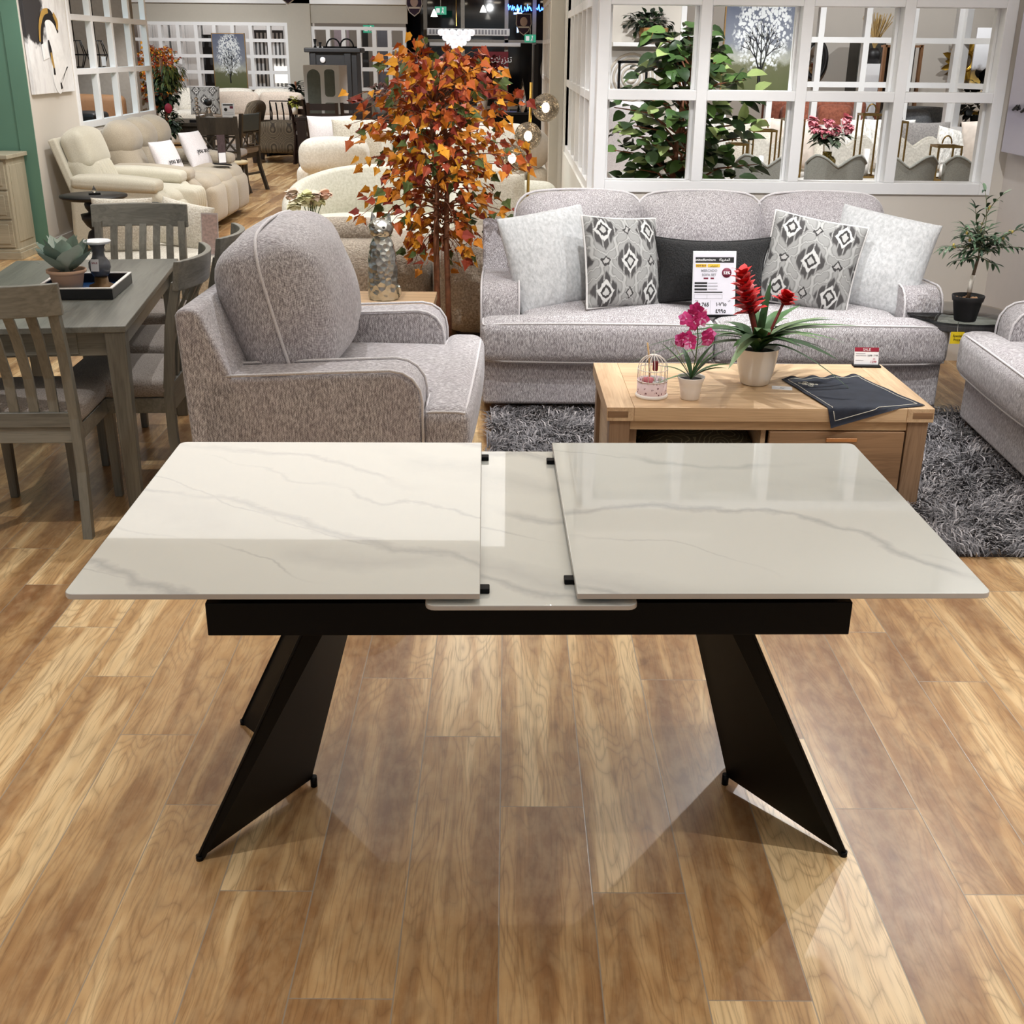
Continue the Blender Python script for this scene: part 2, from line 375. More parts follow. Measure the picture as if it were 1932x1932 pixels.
# ================================================================ surfaces
def floor_mat():
    t = NT('oak_plank_tile'); p = t.sep(t.coord()); x, y = p[0], p[1]
    u = t.math('DIVIDE', t.math('ADD', x, .006), .2); n = t.math('FLOOR', u); fu = t.math('SUBTRACT', u, n)
    sh = t.math('MULTIPLY', t.math('FLOORED_MODULO', t.math('SUBTRACT', 2, n), 4), .3)
    v = t.math('DIVIDE', t.math('SUBTRACT', t.math('SUBTRACT', y, 1.6767), sh), 1.2); k = t.math('FLOOR', v); fv = t.math('SUBTRACT', v, k)
    wn = t.n('ShaderNodeTexWhiteNoise', noise_dimensions='3D'); t.l(t.comb(n, k, 3.7), wn.inputs['Vector']); r = wn.outputs['Value']; rc = t.sep(wn.outputs['Color'])
    xs = t.math('ADD', x, t.math('MULTIPLY', r, 31.0)); ys = t.math('ADD', y, t.math('MULTIPLY', rc[1], 17.0)); zs = t.math('MULTIPLY', rc[2], 9.0)
    # broad heart / sap wood bands, cathedral grain and pores
    band = t.noise(t.comb(t.math('MULTIPLY', xs, 9.5), t.math('MULTIPLY', ys, .75), zs), 1, 2.5, .5, .55)
    fig = t.noise(t.comb(t.math('MULTIPLY', xs, 7.5), t.math('MULTIPLY', ys, 1.5), t.math('ADD', zs, 4)), 1, 2.0, .5, .25)
    rings = t.math('POWER', t.math('ABSOLUTE', t.math('SINE', t.math('MULTIPLY', fig, 60))), .40)
    wob = t.math('MULTIPLY', t.noise(t.comb(t.math('MULTIPLY', xs, 26), t.math('MULTIPLY', ys, 6), zs), 1, 3), .018)
    pores = t.noise(t.comb(t.math('MULTIPLY', t.math('ADD', xs, wob), 240), t.math('MULTIPLY', ys, 6), zs), 1, 2, .6)
    mott = t.noise(t.comb(t.math('MULTIPLY', xs, 30), t.math('MULTIPLY', ys, 14), zs), 1, 3, .6)
    kd = t.voro(t.comb(t.math('MULTIPLY', xs, 6.5), t.math('MULTIPLY', ys, 3.2), zs), 1, 'F1'); knot = t.math('MULTIPLY', t.math('SUBTRACT', 1, t.step(kd, .02, .12)), t.step(rc[0], .45, .55)); swirl = t.math('MULTIPLY', t.math('SUBTRACT', 1, t.step(kd, .05, .5)), 5.0)
    col = t.ramp(t.math('ADD', band, t.math('MULTIPLY', t.math('SUBTRACT', r, .5), .20)), [(.27, lin(232, 204, 158)), (.405, lin(222, 188, 138)), (.425, lin(202, 163, 114)), (.53, lin(182, 142, 95)), (.545, lin(168, 127, 83)), (.70, lin(140, 100, 64))])
    col = t.mix(t.math('MULTIPLY', t.math('SUBTRACT', 1, rings), .52), col, lin(112, 76, 46))
    col = t.mix(t.math('MULTIPLY', t.step(pores, .50, .66), .40), col, lin(126, 92, 58))
    col = t.mix(t.math('MULTIPLY', t.step(mott, .35, .7), .16), col, lin(240, 214, 165))
    col = t.mix(t.math('MULTIPLY', knot, .45), col, lin(96, 62, 36))
    edge = t.math('MINIMUM', t.math('MULTIPLY', t.math('MINIMUM', fu, t.math('SUBTRACT', 1, fu)), .2), t.math('MULTIPLY', t.math('MINIMUM', fv, t.math('SUBTRACT', 1, fv)), 1.2))
    gr = t.math('SUBTRACT', 1, t.step(edge, .0008, .0020))
    col = t.mix(t.math('MULTIPLY', gr, .85), col, lin(150, 138, 122))
    h = t.math('SUBTRACT', t.math('MULTIPLY', pores, .25), gr); t.bump(h, .22, .0012)
    return t.fin(col, t.math('ADD', .27, t.math('MULTIPLY', pores, .1)), Specular_IOR_Level=.5)
WALL = plain('beige_wall_paint', (214, 207, 197), .75, var=.015, scale=3, bump=.06)
WALLG = plain('green_wall_paint', (96, 134, 114), .75, var=.02, scale=3)
WHITE = plain('white_lacquered_timber', (238, 238, 238), .35, var=.01)
CEIL = plain('white_ceiling_paint', (235, 232, 226), .85, var=.01)
struct('floor', MB().box(-14, 9, -3.5, 36, -.05, 0), floor_mat())
struct('ceiling', MB().box(-14, 9, -3.5, 24.2, 3.1, 3.16), CEIL)
struct('ceiling', MB().box(-14, 9, 24.2, 36, 2.82, 2.9), wood('far_ceiling_boards', (120, 70, 30), (170, 105, 52), 0, .5, .6))

def grid(mb, ax, a0, a1, z0, z1, f0, f1, cols, rows, fr=.07, mu=.055, rail=.05, stop=.025):
    """timber lattice: ax = 'x' or 'y' is the running direction, f0..f1 its thickness"""
    def bx(p0, p1, q0, q1, d0, d1):
        if ax == 'x': mb.box(p0, p1, d0, d1, q0, q1)
        else: mb.box(d0, d1, p0, p1, q0, q1)
    bx(a0, a0+fr, z0, z1, f0, f1); bx(a1-fr, a1, z0, z1, f0, f1); bx(a0+fr, a1-fr, z0, z0+fr, f0, f1); bx(a0+fr, a1-fr, z1-fr, z1, f0, f1)
    ia, ib, ja, jb = a0+fr, a1-fr, z0+fr, z1-fr; cw = (ib-ia-(cols-1)*mu)/cols; rh = (jb-ja-(rows-1)*rail)/rows
    for c in range(1, cols): x = ia+c*cw+(c-1)*mu; bx(x, x+mu, ja, jb, f0, f1)
    for r in range(1, rows):
        z = ja+r*rh+(r-1)*rail
        for c in range(cols): x = ia+c*(cw+mu); bx(x, x+cw, z, z+rail, f0+.002*(1 if f1 > f0 else -1), f1)
    m = (f0+f1)/2+.01
    for c in range(cols):
        for r in range(rows):
            x = ia+c*(cw+mu); z = ja+r*(rh+rail)
            if stop:
                bx(x, x+stop*.7, z, z+rh, m, f1-.01); bx(x+cw-stop*.7, x+cw, z, z+rh, m, f1-.01)
    return mb
# partition with the white lattice behind the sofa
struct('wall_back', MB().box(.44, 2.84, 6.6, 6.74, 0, .948).box(.44, 2.84, 6.6, 6.74, 2.44, 3.1).box(2.69, 2.84, 6.6, 6.74, .948, 2.44), WALL)
struct('window_1', grid(MB(), 'x', .478, 2.69, .948, 2.44, 6.585, 6.72, 4, 3, .062, .058, .052), WHITE, .003, label='white timber lattice window without panes above the long sofa')
struct('wall_partition', MB().box(.44, .56, 6.74, 9.62, 0, .93).box(.44, .56, 6.74, 9.62, 2.44, 3.1).box(.50, .535, 6.74, 9.62, .93, 2.44).box(.44, .56, 9.5, 9.62, .93, 2.44), plain('warm_white_wall', (226, 224, 216), .5, var=.01))
struct('window_2', grid(MB(), 'y', 6.74, 9.55, .93, 2.44, .452, .515, 6, 3, .05, .03, .05, 0), WHITE, .002, label='white lattice panel on the side of the partition')
struct('trim_1', MB().box(.335, .44, 9.75, 10.0, 0, 3.1), plain('pilaster_paint', (205, 199, 186), .7, var=.01), label='beige pilaster behind the globe floor lamp')
struct('wall_passage', MB().box(.44, .56, 10.05, 16.0, 0, .93).box(.44, .56, 10.05, 16, 2.2, 3.1).box(.5, .53, 10.05, 16, .93, 2.2), WALL)
struct('window_3', grid(MB(), 'y', 10.1, 15.9, .93, 2.2, .44, .515, 8, 3, .05, .035, .05, 0), WHITE, .002)
struct('wall_right', MB().box(2.76, 2.84, 5.85, 6.6, 0, 3.1).box(2.84, 3.5, 5.85, 5.95, 0, 3.1).box(3.42, 3.5, -3.5, 5.85, 0, 3.1), plain('pale_lilac_wall_paint', (222, 216, 212), .75, var=.01))
# left side
struct('wall_left', MB().box(-4.14, -4.0, 10.2, 11.3, 0, 3.1).box(-4.06, -4.0, 11.3, 13.75, 0, .95).box(-4.06, -4.0, 11.3, 13.75, 2.42, 3.1), WALL)
struct('baseboard_left', MB().box(-4.0, -3.985, 10.2, 13.75, 0, .1), WHITE, .003)
struct('window_4', grid(MB(), 'y', 11.3, 13.75, .95, 2.42, -4.045, -3.985, 4, 3, .06, .058, .052, 0), WHITE, .003, label='white lattice window in the left wall beyond the recliners')
struct('wall_green', MB().box(-9, -4.14, 10.2, 10.34, 0, 3.1).box(-4.14, -4.002, 10.19, 10.2, 0, 3.1), WALLG)
# far walls
FARW = plain('grey_beige_wall_paint', (186, 180, 168), .8, var=.015)
struct('wall_far', MB().box(-14, -1.95, 24.0, 24.15, 0, .9).box(-14, -1.95, 24.0, 24.15, 2.12, 2.62).box(-4.25, -3.8, 23.9, 24.0, 0, 2.62).box(-4.25, -3.8, 24.0, 24.15, .9, 2.12), FARW)
struct('trim_2', MB().box(-14, -1.93, 23.9, 24.0, 2.45, 2.56), WHITE, .01, label='white cornice along the top of the far wall')
struct('window_5', grid(MB(), 'x', -7.45, -4.25, .9, 2.12, 23.96, 24.12, 9, 4, .06, .07, .06, 0), WHITE, 0, label='white lattice window in the far wall behind the pale sofas')
struct('window_6', grid(MB(), 'x', -3.8, -1.98, .9, 2.06, 23.96, 24.12, 6, 3, .06, .08, .07, 0), WHITE, 0, label='white lattice window in the far wall behind the dark cabinet')
struct('wall_rear', MB().box(-14, -4.3, 27.6, 27.7, 0, 2.8), plain('bright_white_wall', (245, 243, 238), .8, var=.01)); struct('wall_rear', MB().box(-4.3, -2.28, 27.6, 27.7, 0, 2.8), plain('grey_rear_wall', (150, 144, 136), .8, var=.01))
struct('wall_outer', MB().box(-14, -13.9, 10, 36, 0, 3.1).box(8.9, 9, 6, 36, 0, 3.1), WALL)
struct('wall_side', MB().box(-9.0, -5.75, 19.0, 19.12, 0, 3.1), plain('taupe_wall_paint', (150, 143, 134), .8))
# the room behind the lattice
struct('wall_lounge', MB().box(1.8, 4.75, 13.0, 13.12, 0, .91).box(1.8, 4.75, 13.0, 13.12, 2.26, 3.1).box(.56, 1.8, 13.0, 13.12, 0, 3.1), WALL)
struct('window_7', grid(MB(), 'x', 1.8, 4.75, .90, 2.27, 12.98, 13.08, 6, 3, .055, .06, .055, 0), WHITE, 0, label='white lattice window at the back of the lounge')
m = MB(); m.M = T(4.75, 13.0, 0) @ RZ(-62)
struct('wall_angled', m.box(0, 3.2, 0, .1, 0, .91).box(0, 3.2, 0, .1, 2.26, 3.1), WALL)
m = MB(); m.M = T(4.75, 13.0, 0) @ RZ(-62)
struct('window_8', grid(m, 'x', 0, 3.2, .90, 2.27, -.01, .08, 7, 3, .055, .06, .055, 0), WHITE, 0)
struct('wall_rear', MB().box(.56, 9, 18.0, 18.1, 0, 3.1), WALL)

# ================================================================ extending dining table with ceramic leaves
def marble_mat():
    t = NT('white_veined_ceramic'); c = t.coord('Object')
    def vein(ang, freq, off, wd, amp, lo, dsc):
        p = t.sep(t.mapping(c, (1, 1, 1), (0, 0, R(ang)))); d1 = t.noise(t.mapping(c, (dsc, dsc, 1), (0, 0, 0), (off, off*2, 0)), 1, 2, .5); d2 = t.noise(t.mapping(c, (16, 16, 1), (0, 0, 0), (off*3, 0, 0)), 1, 3, .6)
        s = t.math('ADD', t.math('ADD', t.math('MULTIPLY', p[1], freq), off), t.math('ADD', t.math('MULTIPLY', t.math('SUBTRACT', d1, .5), 1.5), t.math('MULTIPLY', t.math('SUBTRACT', d2, .5), .16)))
        q = t.math('ABSOLUTE', t.math('SUBTRACT', t.math('FRACT', s), .5)); m = t.step(t.noise(t.mapping(c, (2.2, 3.2, 1), (0, 0, R(20)), (off*5, off, 0)), 1, 2), lo, lo+.22)
        w = t.math('MULTIPLY', t.math('ADD', .35, d1), wd); k = t.math('SUBTRACT', 1, t.math('MINIMUM', 1, t.math('DIVIDE', q, w))); return t.math('MULTIPLY', t.math('MULTIPLY', k, m), amp)
    f = t.math('MAXIMUM', vein(24, 2.6, .31, .075, .5, .32, 1.6), vein(30, 4.4, .77, .035, .42, .40, 2.2)); f = t.math('MAXIMUM', f, vein(19, 1.7, .12, .20, .26, .36, 1.4))
    return t.fin(t.mix(f, lin(226, 230, 225), lin(146, 150, 158)), .045, Specular_IOR_Level=.5, Coat_Weight=1.0, Coat_Roughness=.012, Coat_IOR=1.7)
MARBLE = marble_mat(); BLACK = plain('black_powder_coat', (7, 7, 8), .5, var=.1, scale=60, Specular_IOR_Level=.15); EDGE = plain('ceramic_cut_edge', (196, 190, 184), .35, var=.02)
tb = thing('extending_dining_table', 'extending dining table with white veined ceramic leaves parted over black folded metal legs', 'table', (.043, 2.35, 0), 1.03)
HW, HD = .862, .44
def rrect(x0, x1, y0, y1, r, cs=(1,1,1,1), n=4):
    P = []
    for k, (cx, cy, a) in enumerate(((x0, y0, 180), (x1, y0, 270), (x1, y1, 0), (x0, y1, 90))):
        q = r if cs[k] else .002; sx = cx + (q if cx == x0 else -q); sy = cy + (q if cy == y0 else -q)
        P += [(sx+q*math.cos(R(a+90*i/n)), sy+q*math.sin(R(a+90*i/n))) for i in range(n+1)]
    return P
def slab(name, x0, x1, z0, z1, y0, y1, cs):
    o = part(name, MB().prism(rrect(x0, x1, y0, y1, .018, cs), z0, z1), MARBLE, tb, .0025, 2)
    o.data.materials.append(EDGE)
    for p in o.data.polygons: p.material_index = 1 if abs(p.normal.z) < .5 or p.normal.z < 0 else 0
    return o
slab('leaf', -HW, -.096, .733, .745, -HD, HD, (1, 0, 0, 1)); slab('leaf', .084, HW, .733, .745, -HD, HD, (0, 1, 1, 0))
slab('centre_leaf', -.198, .198, .712, .723, -HD-.005, HD-.005, (1, 1, 1, 1))
part('apron', MB().box(-.612, .612, -HD+.03, -HD+.05, .642, .711).box(-.612, .612, HD-.07, HD-.05, .642, .711).box(-.612, -.592, -HD+.05, HD-.07, .642, .711).box(.592, .612, -HD+.05, HD-.07, .642, .711)
     .box(-.59, -.2, -HD+.06, HD-.08, .700, .732).box(.2, .59, -HD+.06, HD-.08, .700, .732), BLACK, tb, .002, 2)
for x, y in ((-.09, -.385), (-.09, .37), (.078, -.345), (.078, .345)):
    s = 1 if x < 0 else -1
    part('sliding_stop', MB().box(min(x-.03*s, x+.012*s), max(x-.03*s, x+.012*s), y-.012, y+.012, .7235, .7335), BLACK, tb, .002)
def vleg(s):
    """folded V-shaped sheet leg: two blades meeting at an inner fold, flanged along the outer edges"""
    L = thing_leg = MB(); th = .006
    Fb, Ab, Kb = Vector((-.730, -.262, .004)), Vector((-.515, .018, .022)), Vector((-.742 if s < 0 else -.700, .298, .004))
    Ft, At, Kt = Vector((-.425, -.315, .66)), Vector((-.345, .0, .66)), Vector((-.425, .315, .66))
    def sheet(a, b, c, d):  # a,b bottom; c,d top (over b, a)
        n = (b-a).cross(d-a).normalized()*th
        L.hexa([a, b, b+n, a+n], [d, c, c+n, d+n])
    sheet(Fb, Ab, At, Ft); sheet(Ab, Kb, Kt, At)
    # flanges
    for (b0, t0, sy) in ((Fb, Ft, -1), (Kb, Kt, 1)):
        wb, wt = .02, .05; u = Vector((1, -.0, 0))
        L.hexa([b0+Vector((0,0,0)), b0+u*wb, b0+u*wb+Vector((0, -sy*.006, 0)), b0+Vector((0, -sy*.006, 0))],
               [t0, t0+u*wt, t0+u*wt+Vector((0, -sy*.006, 0)), t0+Vector((0, -sy*.006, 0))])
    if s > 0:
        L.v = [(-x, y, z) for x, y, z in L.v]; L.f = [f[::-1] for f in L.f]
    o = part('leg', L, BLACK, tb, .0015, 2)
    for q in (Fb, Ab, Kb):
        part('foot_pad', MB().cyl((-s*(q.x+.009), q.y-.003*(1 if q.y > 0 else -1), 0), (-s*(q.x+.009), q.y-.003*(1 if q.y > 0 else -1), .028 if q is Ab else .012), .0085, n=12), BLACK, o)
vleg(-1); vleg(1)
# ================================================================ grey upholstery suite
def chenille():
    t = NT('grey_chenille'); c = t.coord(); nrm = t.sep(t.n('ShaderNodeTexCoord').outputs['Normal'])
    up = t.step(t.math('ABSOLUTE', nrm[2]), .55, .8)
    a = t.noise(t.mapping(c, (270, 270, 60)), 1, 2.5, .62, .5); b = t.noise(t.mapping(c, (270, 60, 270)), 1, 2.5, .62, .5)
    f = t.math('ADD', t.math('MULTIPLY', a, t.math('SUBTRACT', 1, up)), t.math('MULTIPLY', b, up))
    # herringbone ribs
    p = t.sep(c); s = t.math('ADD', p[0], p[1]); z = t.math('PINGPONG', t.math('MULTIPLY', s, 1), .035)
    rib = t.math('SINE', t.math('MULTIPLY', t.math('ADD', t.math('ADD', p[2], t.math('MULTIPLY', p[1], up)), t.math('MULTIPLY', z, .9)), 700))
    f = t.math('ADD', f, t.math('MULTIPLY', rib, .035))
    big = t.noise(c, 3.5, 2); col = t.ramp(f, [(.33, lin(116, 110, 111)), (.5, lin(172, 167, 169)), (.66, lin(224, 221, 222))])
    col = t.mix(t.math('MULTIPLY', t.step(big, .3, .7), .2), col, lin(162, 150, 158))
    t.bump(f, .3, .002); return t.fin(col, .93, Sheen_Weight=.25)
CHEN = chenille(); WELT = cloth('pale_welt_cord', (198, 193, 194), (230, 227, 228), (300, 300, 300)); DARKWOOD = wood('dark_walnut', (40, 26, 18), (72, 48, 32), 2)
def suite(name, label, loc, rz, W, D, ns, nb, arms=(1, 1), group=None, aw=.195, cw=None):
    """local frame: seat faces -y, its front edge at y = 0, back at y = D"""
    o = thing(name, label, 'sofa' if ns > 1 else 'armchair', loc, rz, group); h = W/2
    part('base', MB().box(-h+.012, h-.012, .055, D-.03, .05, .285), CHEN, o, .02, 3)
    for x in (-h+.1, h-.1):
        for y in (.12, D-.1): part('leg', MB().box(x-.045, x+.045, y-.045, y+.045, 0, .055), DARKWOOD, o, .004)
    # back frame, side profile leaning
    part('back_frame', MB().prism([(D-.30, .30), (D-.02, .30), (D, .80), (D-.015, .825), (D-.075, .825), (D-.095, .80)], -h+.0, h-.0, 'x'), CHEN, o, .018, 3)
    A = [(.17, .06), (.17, .50), (.178, .545), (.20, .58), (.235, .602), (.28, .610), (.55, .598), (D-.06, .575), (D-.06, .06)]
    for s, on in ((-1, arms[0]), (1, arms[1])):
        if not on: continue
        x0, x1 = (-h, -h+aw) if s < 0 else (h-aw, h)
        am = part('arm', MB().prism([p for p in A], x0, x1, 'x'), CHEN, o, .022, 4)
        for x in (x0+.005, x1-.005):
            part('welt', MB().tube([(x, p[0]-.004 if i < 3 else p[0], p[1]+(.004 if i > 2 else 0)) for i, p in enumerate(A[:-1])], .0055, 6), WELT, am)
    iw = W - aw*(arms[0]+arms[1]); xs = -h + (aw if arms[0] else 0)
    # T-shaped seat cushions with boxed front
    for k in range(ns):
        x0 = xs + iw*k/ns; x1 = xs + iw*(k+1)/ns; a0 = -h if k == 0 and arms[0] else x0; a1 = h if k == ns-1 and arms[1] else x1
        m = MB(); c1, s1 = ((x0+x1)/2, .45, .375), (x1-x0-.006, .86, .19); c2, s2 = ((a0+a1)/2, .085, .372), (a1-a0-.004, .17, .20)
        m.soft(c1, s1, .045, (0, 0, .035), 9); m.soft(c2, s2, .045, (0, .018, .022), 9)
        q = part('seat_cushion', m, CHEN, o)
        # welts follow the front block; the rear edges are hidden under the back
        for sd in (1, -1): part('welt', MB().ring(c2, s2, .045, (0, .018, .022), 2, sd, .0055), WELT, q)
    bw = iw/nb
    for k in range(nb):
        cx = xs + bw*(k+.5); cw2 = bw+.02; 
        m = MB(); sz = (cw2, .25, .50) if nb > 1 else (cw2-.02, .31, .53); pf = (.015, .085, .035) if nb > 1 else (.02, .08, .045); rr = .09 if nb > 1 else .10
        m.M = T(cx, D-.30, .72 if nb > 1 else .755) @ RX(-14) @ RZ([0, 1, -1][k % 3])
        m.soft((0,0,0), sz, rr, pf, 9, .014, k+3)
        q = part('back_cushion', m, CHEN, o)
        r = MB(); r.M = m.M; r.ring((0,0,0), (sz[0]+.01, sz[1], sz[2]+.01), rr, pf, 1, -.25 if nb > 1 else -.1, .0065, 14); part('welt', r, WELT, q)
    return o
suite('sofa', 'long grey chenille sofa with five loose cushions in front of the white lattice window', (1.008, 5.405, 0), .2, 2.272, 1.03, 2, 3)
suite('armchair', 'wide grey chenille armchair seen from its side, behind the white veined table', (-.118, 4.565, 0), 88.5, 1.21, 1.035, 1, 1)
suite('loveseat', 'grey chenille loveseat cut off by the right edge of the photo', (2.085, 4.35, 0), -93, 1.95, 1.03, 2, 2)

# ================================================================ shaggy rug
def rug_mat():
    t = NT('grey_shag_pile'); a = t.n('ShaderNodeAttribute', attribute_name='tint').outputs['Fac']
    return t.fin(t.ramp(a, [(0, lin(54, 52, 54)), (.35, lin(92, 89, 92)), (.7, lin(140, 136, 138)), (1, lin(196, 190, 190))]), .8, Sheen_Weight=.3)
RUGM = rug_mat()
def make_rug():
    o = part('shag_rug', MB().box(-.06, 2.62, 3.76, 5.52, 0, .012), plain('rug_backing', (60, 58, 60), .95)); tag(o, 'grey shaggy rug under the wooden coffee table', 'rug')
    r = random.Random(3); v = []; f = []; t = []
    n = 34000
    for i in range(n):
        x = r.uniform(-.085, 2.62); y = r.uniform(3.735, 5.53)
        if .62 < x < 1.62 and 4.35 < y < 4.75 and r.random() < .7: continue
        if y > 5.5 and x < .0: continue
        if x > 2.45 and r.random() < .6: continue
        nn = noise.noise_vector(Vector((x*7, y*7, 1.3))); n2 = noise.noise_vector(Vector((x*22, y*22, 4.1)))
        a = math.atan2(nn.y + .6*n2.y + r.uniform(-.35, .35), nn.x + .6*n2.x + r.uniform(-.35, .35)); L = r.uniform(.035, .062); ww = r.uniform(.0018, .0034)
        ln = r.uniform(.55, 1.1); hz = L*r.uniform(.35, .75); dx, dy = math.cos(a), math.sin(a); sx, sy = -dy*ww, dx*ww
        k = len(v)
        p0 = (x, y, .010); p1 = (x+dx*L*ln*.4, y+dy*L*ln*.4, .010+hz*.85); p2 = (x+dx*L*ln, y+dy*L*ln, .010+hz*r.uniform(.7, 1.05))
        for (p, q) in ((p0, 1), (p1, 1), (p2, .35)): v += [(p[0]-sx*q, p[1]-sy*q, p[2]), (p[0]+sx*q, p[1]+sy*q, p[2])]
        f += [(k, k+1, k+3, k+2), (k+2, k+3, k+5, k+4)]; c = clamp(r.gauss(.5, .28) + .25*nn.z, 0, 1); t += [c, c]
    m = MB(); m.v = v; m.f = f; m.sm = [True]*len(f); m.t = t; m.tint = 0
    p = part('pile', m, RUGM, o); p['kind'] = 'stuff'
make_rug()
# ================================================================ coffee table
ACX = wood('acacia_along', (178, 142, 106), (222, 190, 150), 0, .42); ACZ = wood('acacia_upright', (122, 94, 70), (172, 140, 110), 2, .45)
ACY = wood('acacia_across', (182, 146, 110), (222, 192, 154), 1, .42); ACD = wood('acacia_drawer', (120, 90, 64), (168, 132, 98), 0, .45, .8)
ct = thing('coffee_table', 'wooden coffee table with one drawer and an open shelf on the shaggy grey rug', 'coffee table', (1.01, 4.53, 0), .55)
X, Y, H = .628, .335, .42
top = part('tabletop', MB().box(-X+.105, X-.105, -Y, Y, H-.055, H), ACX, ct, .002)
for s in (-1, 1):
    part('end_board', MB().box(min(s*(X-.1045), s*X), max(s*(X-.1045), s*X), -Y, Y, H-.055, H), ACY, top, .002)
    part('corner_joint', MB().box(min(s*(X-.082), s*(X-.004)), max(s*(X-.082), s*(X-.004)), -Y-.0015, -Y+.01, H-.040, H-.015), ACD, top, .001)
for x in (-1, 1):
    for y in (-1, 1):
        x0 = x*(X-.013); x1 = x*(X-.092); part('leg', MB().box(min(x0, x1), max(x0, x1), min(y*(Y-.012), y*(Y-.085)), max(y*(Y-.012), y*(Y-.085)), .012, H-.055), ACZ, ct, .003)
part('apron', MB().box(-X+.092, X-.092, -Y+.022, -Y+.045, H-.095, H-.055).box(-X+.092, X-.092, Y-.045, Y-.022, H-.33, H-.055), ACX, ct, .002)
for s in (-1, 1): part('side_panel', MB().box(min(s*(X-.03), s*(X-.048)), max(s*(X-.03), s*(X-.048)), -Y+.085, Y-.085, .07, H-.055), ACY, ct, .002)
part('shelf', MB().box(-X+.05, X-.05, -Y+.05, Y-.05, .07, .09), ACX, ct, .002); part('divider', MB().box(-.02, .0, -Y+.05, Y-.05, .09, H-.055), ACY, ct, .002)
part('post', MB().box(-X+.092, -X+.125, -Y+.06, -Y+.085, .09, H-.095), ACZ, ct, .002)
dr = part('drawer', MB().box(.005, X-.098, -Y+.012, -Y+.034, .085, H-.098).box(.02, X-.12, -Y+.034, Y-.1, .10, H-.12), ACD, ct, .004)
part('handle', MB().box(.22, .34, -Y-.012, -Y-.002, H-.132, H-.116).box(.225, .24, -Y-.002, -Y+.014, H-.128, H-.12).box(.32, .335, -Y-.002, -Y+.014, H-.128, H-.12), plain('brushed_brass', (206, 160, 120), .3, 1), dr, .002)
def damask():
    t = NT('damask_cloth'); c = t.coord(); d = t.voro(c, 9, 'F1'); d2 = t.noise(t.mapping(c, (14, 14, 14)), 1, 2, .5, 1.2)
    r = t.math('ABSOLUTE', t.math('SINE', t.math('MULTIPLY', t.math('ADD', d, t.math('MULTIPLY', d2, .25)), 22)))
    return t.fin(t.ramp(r, [(.15, lin(146, 140, 112)), (.4, lin(88, 82, 64))]), .8)
m = MB(); m.M = T(0, 0, .085); m.soft((0,0,0), (.44, .38, .15), .06, (.02, .02, .03), 9)
o = part('floor_cushion', m, damask()); o.location = (.775, 4.50, .086); tag(o, 'olive damask cushion lying on the open shelf of the coffee table', 'cushion')
HT = .42  # table height
# birdcage
IV = plain('ivory_enamel', (244, 238, 232), .4, var=.02)
bc = thing('birdcage', 'little white wire birdcage with a pink floral band on the coffee table', 'birdcage', (.572, 4.345, HT), 0)
def floral():
    t = NT('pink_floral_band'); c = t.coord(); d = t.voro(t.mapping(c, (60, 60, 60)), 1, 'F1'); n = t.noise(t.mapping(c, (190, 190, 190)), 1, 1)
    k = t.math('MULTIPLY', t.math('SUBTRACT', 1, t.step(d, .28, .36)), t.step(n, .46, .54)); return t.fin(t.mix(k, lin(238, 214, 216), lin(110, 60, 70)), .6)
part('base', MB().lathe([(.001, 0), (.062, 0), (.064, .006), (.062, .013), (.058, .015), (.001, .015)], 32), IV, bc)
part('band', MB().lathe([(.0585, .014), (.0585, .068), (.057, .068), (.057, .014)], 32, cap=False), floral(), bc)
wires = MB()
for k in range(16):
    a = 2*PI*k/16; wires.tube([(.058*math.cos(a), .058*math.sin(a), .06), (.058*math.cos(a), .058*math.sin(a), .112)] + [(.058*math.cos(R(t))*math.cos(a), .058*math.cos(R(t))*math.sin(a), .112+.056*math.sin(R(t))) for t in range(15, 91, 15)], .0013, 5)
for z in (.068, .112): wires.tube([(.059*math.cos(2*PI*k/32), .059*math.sin(2*PI*k/32), z) for k in range(32)], .0018, 6, closed=True)
wires.tube([(0, 0, .166), (.004, 0, .178), (0, 0, .186), (-.005, 0, .180)], .0018, 6)
part('wire_dome', wires, IV, bc)
m = MB()
r = random.Random(5)
for k in range(9): m.ball((-.02+r.uniform(-.018, .018), -.015+r.uniform(-.018, .018), .05+r.uniform(0, .022)), r.uniform(.009, .014), 8, 6)
part('pink_blossom', m, plain('dusty_pink_petal', (205, 120, 128), .7), bc)
m = MB()
for k in range(12): m.ball((.018+r.uniform(-.022, .022), r.uniform(-.022, .022), .045+r.uniform(0, .03)), r.uniform(.008, .013), 8, 6)
part('wadding', m, plain('grey_wadding', (206, 206, 204), .9), bc)
part('perch', MB().tube([(-.012, .0, .07), (-.016, .002, .15), (-.026, .004, .213)], .0035, 8), wood('pale_stick', (190, 150, 100), (226, 190, 140), 2), bc)
part('clip', MB().soft((.008, -.01, .125), (.022, .012, .04), .006, (0,0,0), 3), plain('dark_red_plastic', (120, 28, 40), .35), bc)
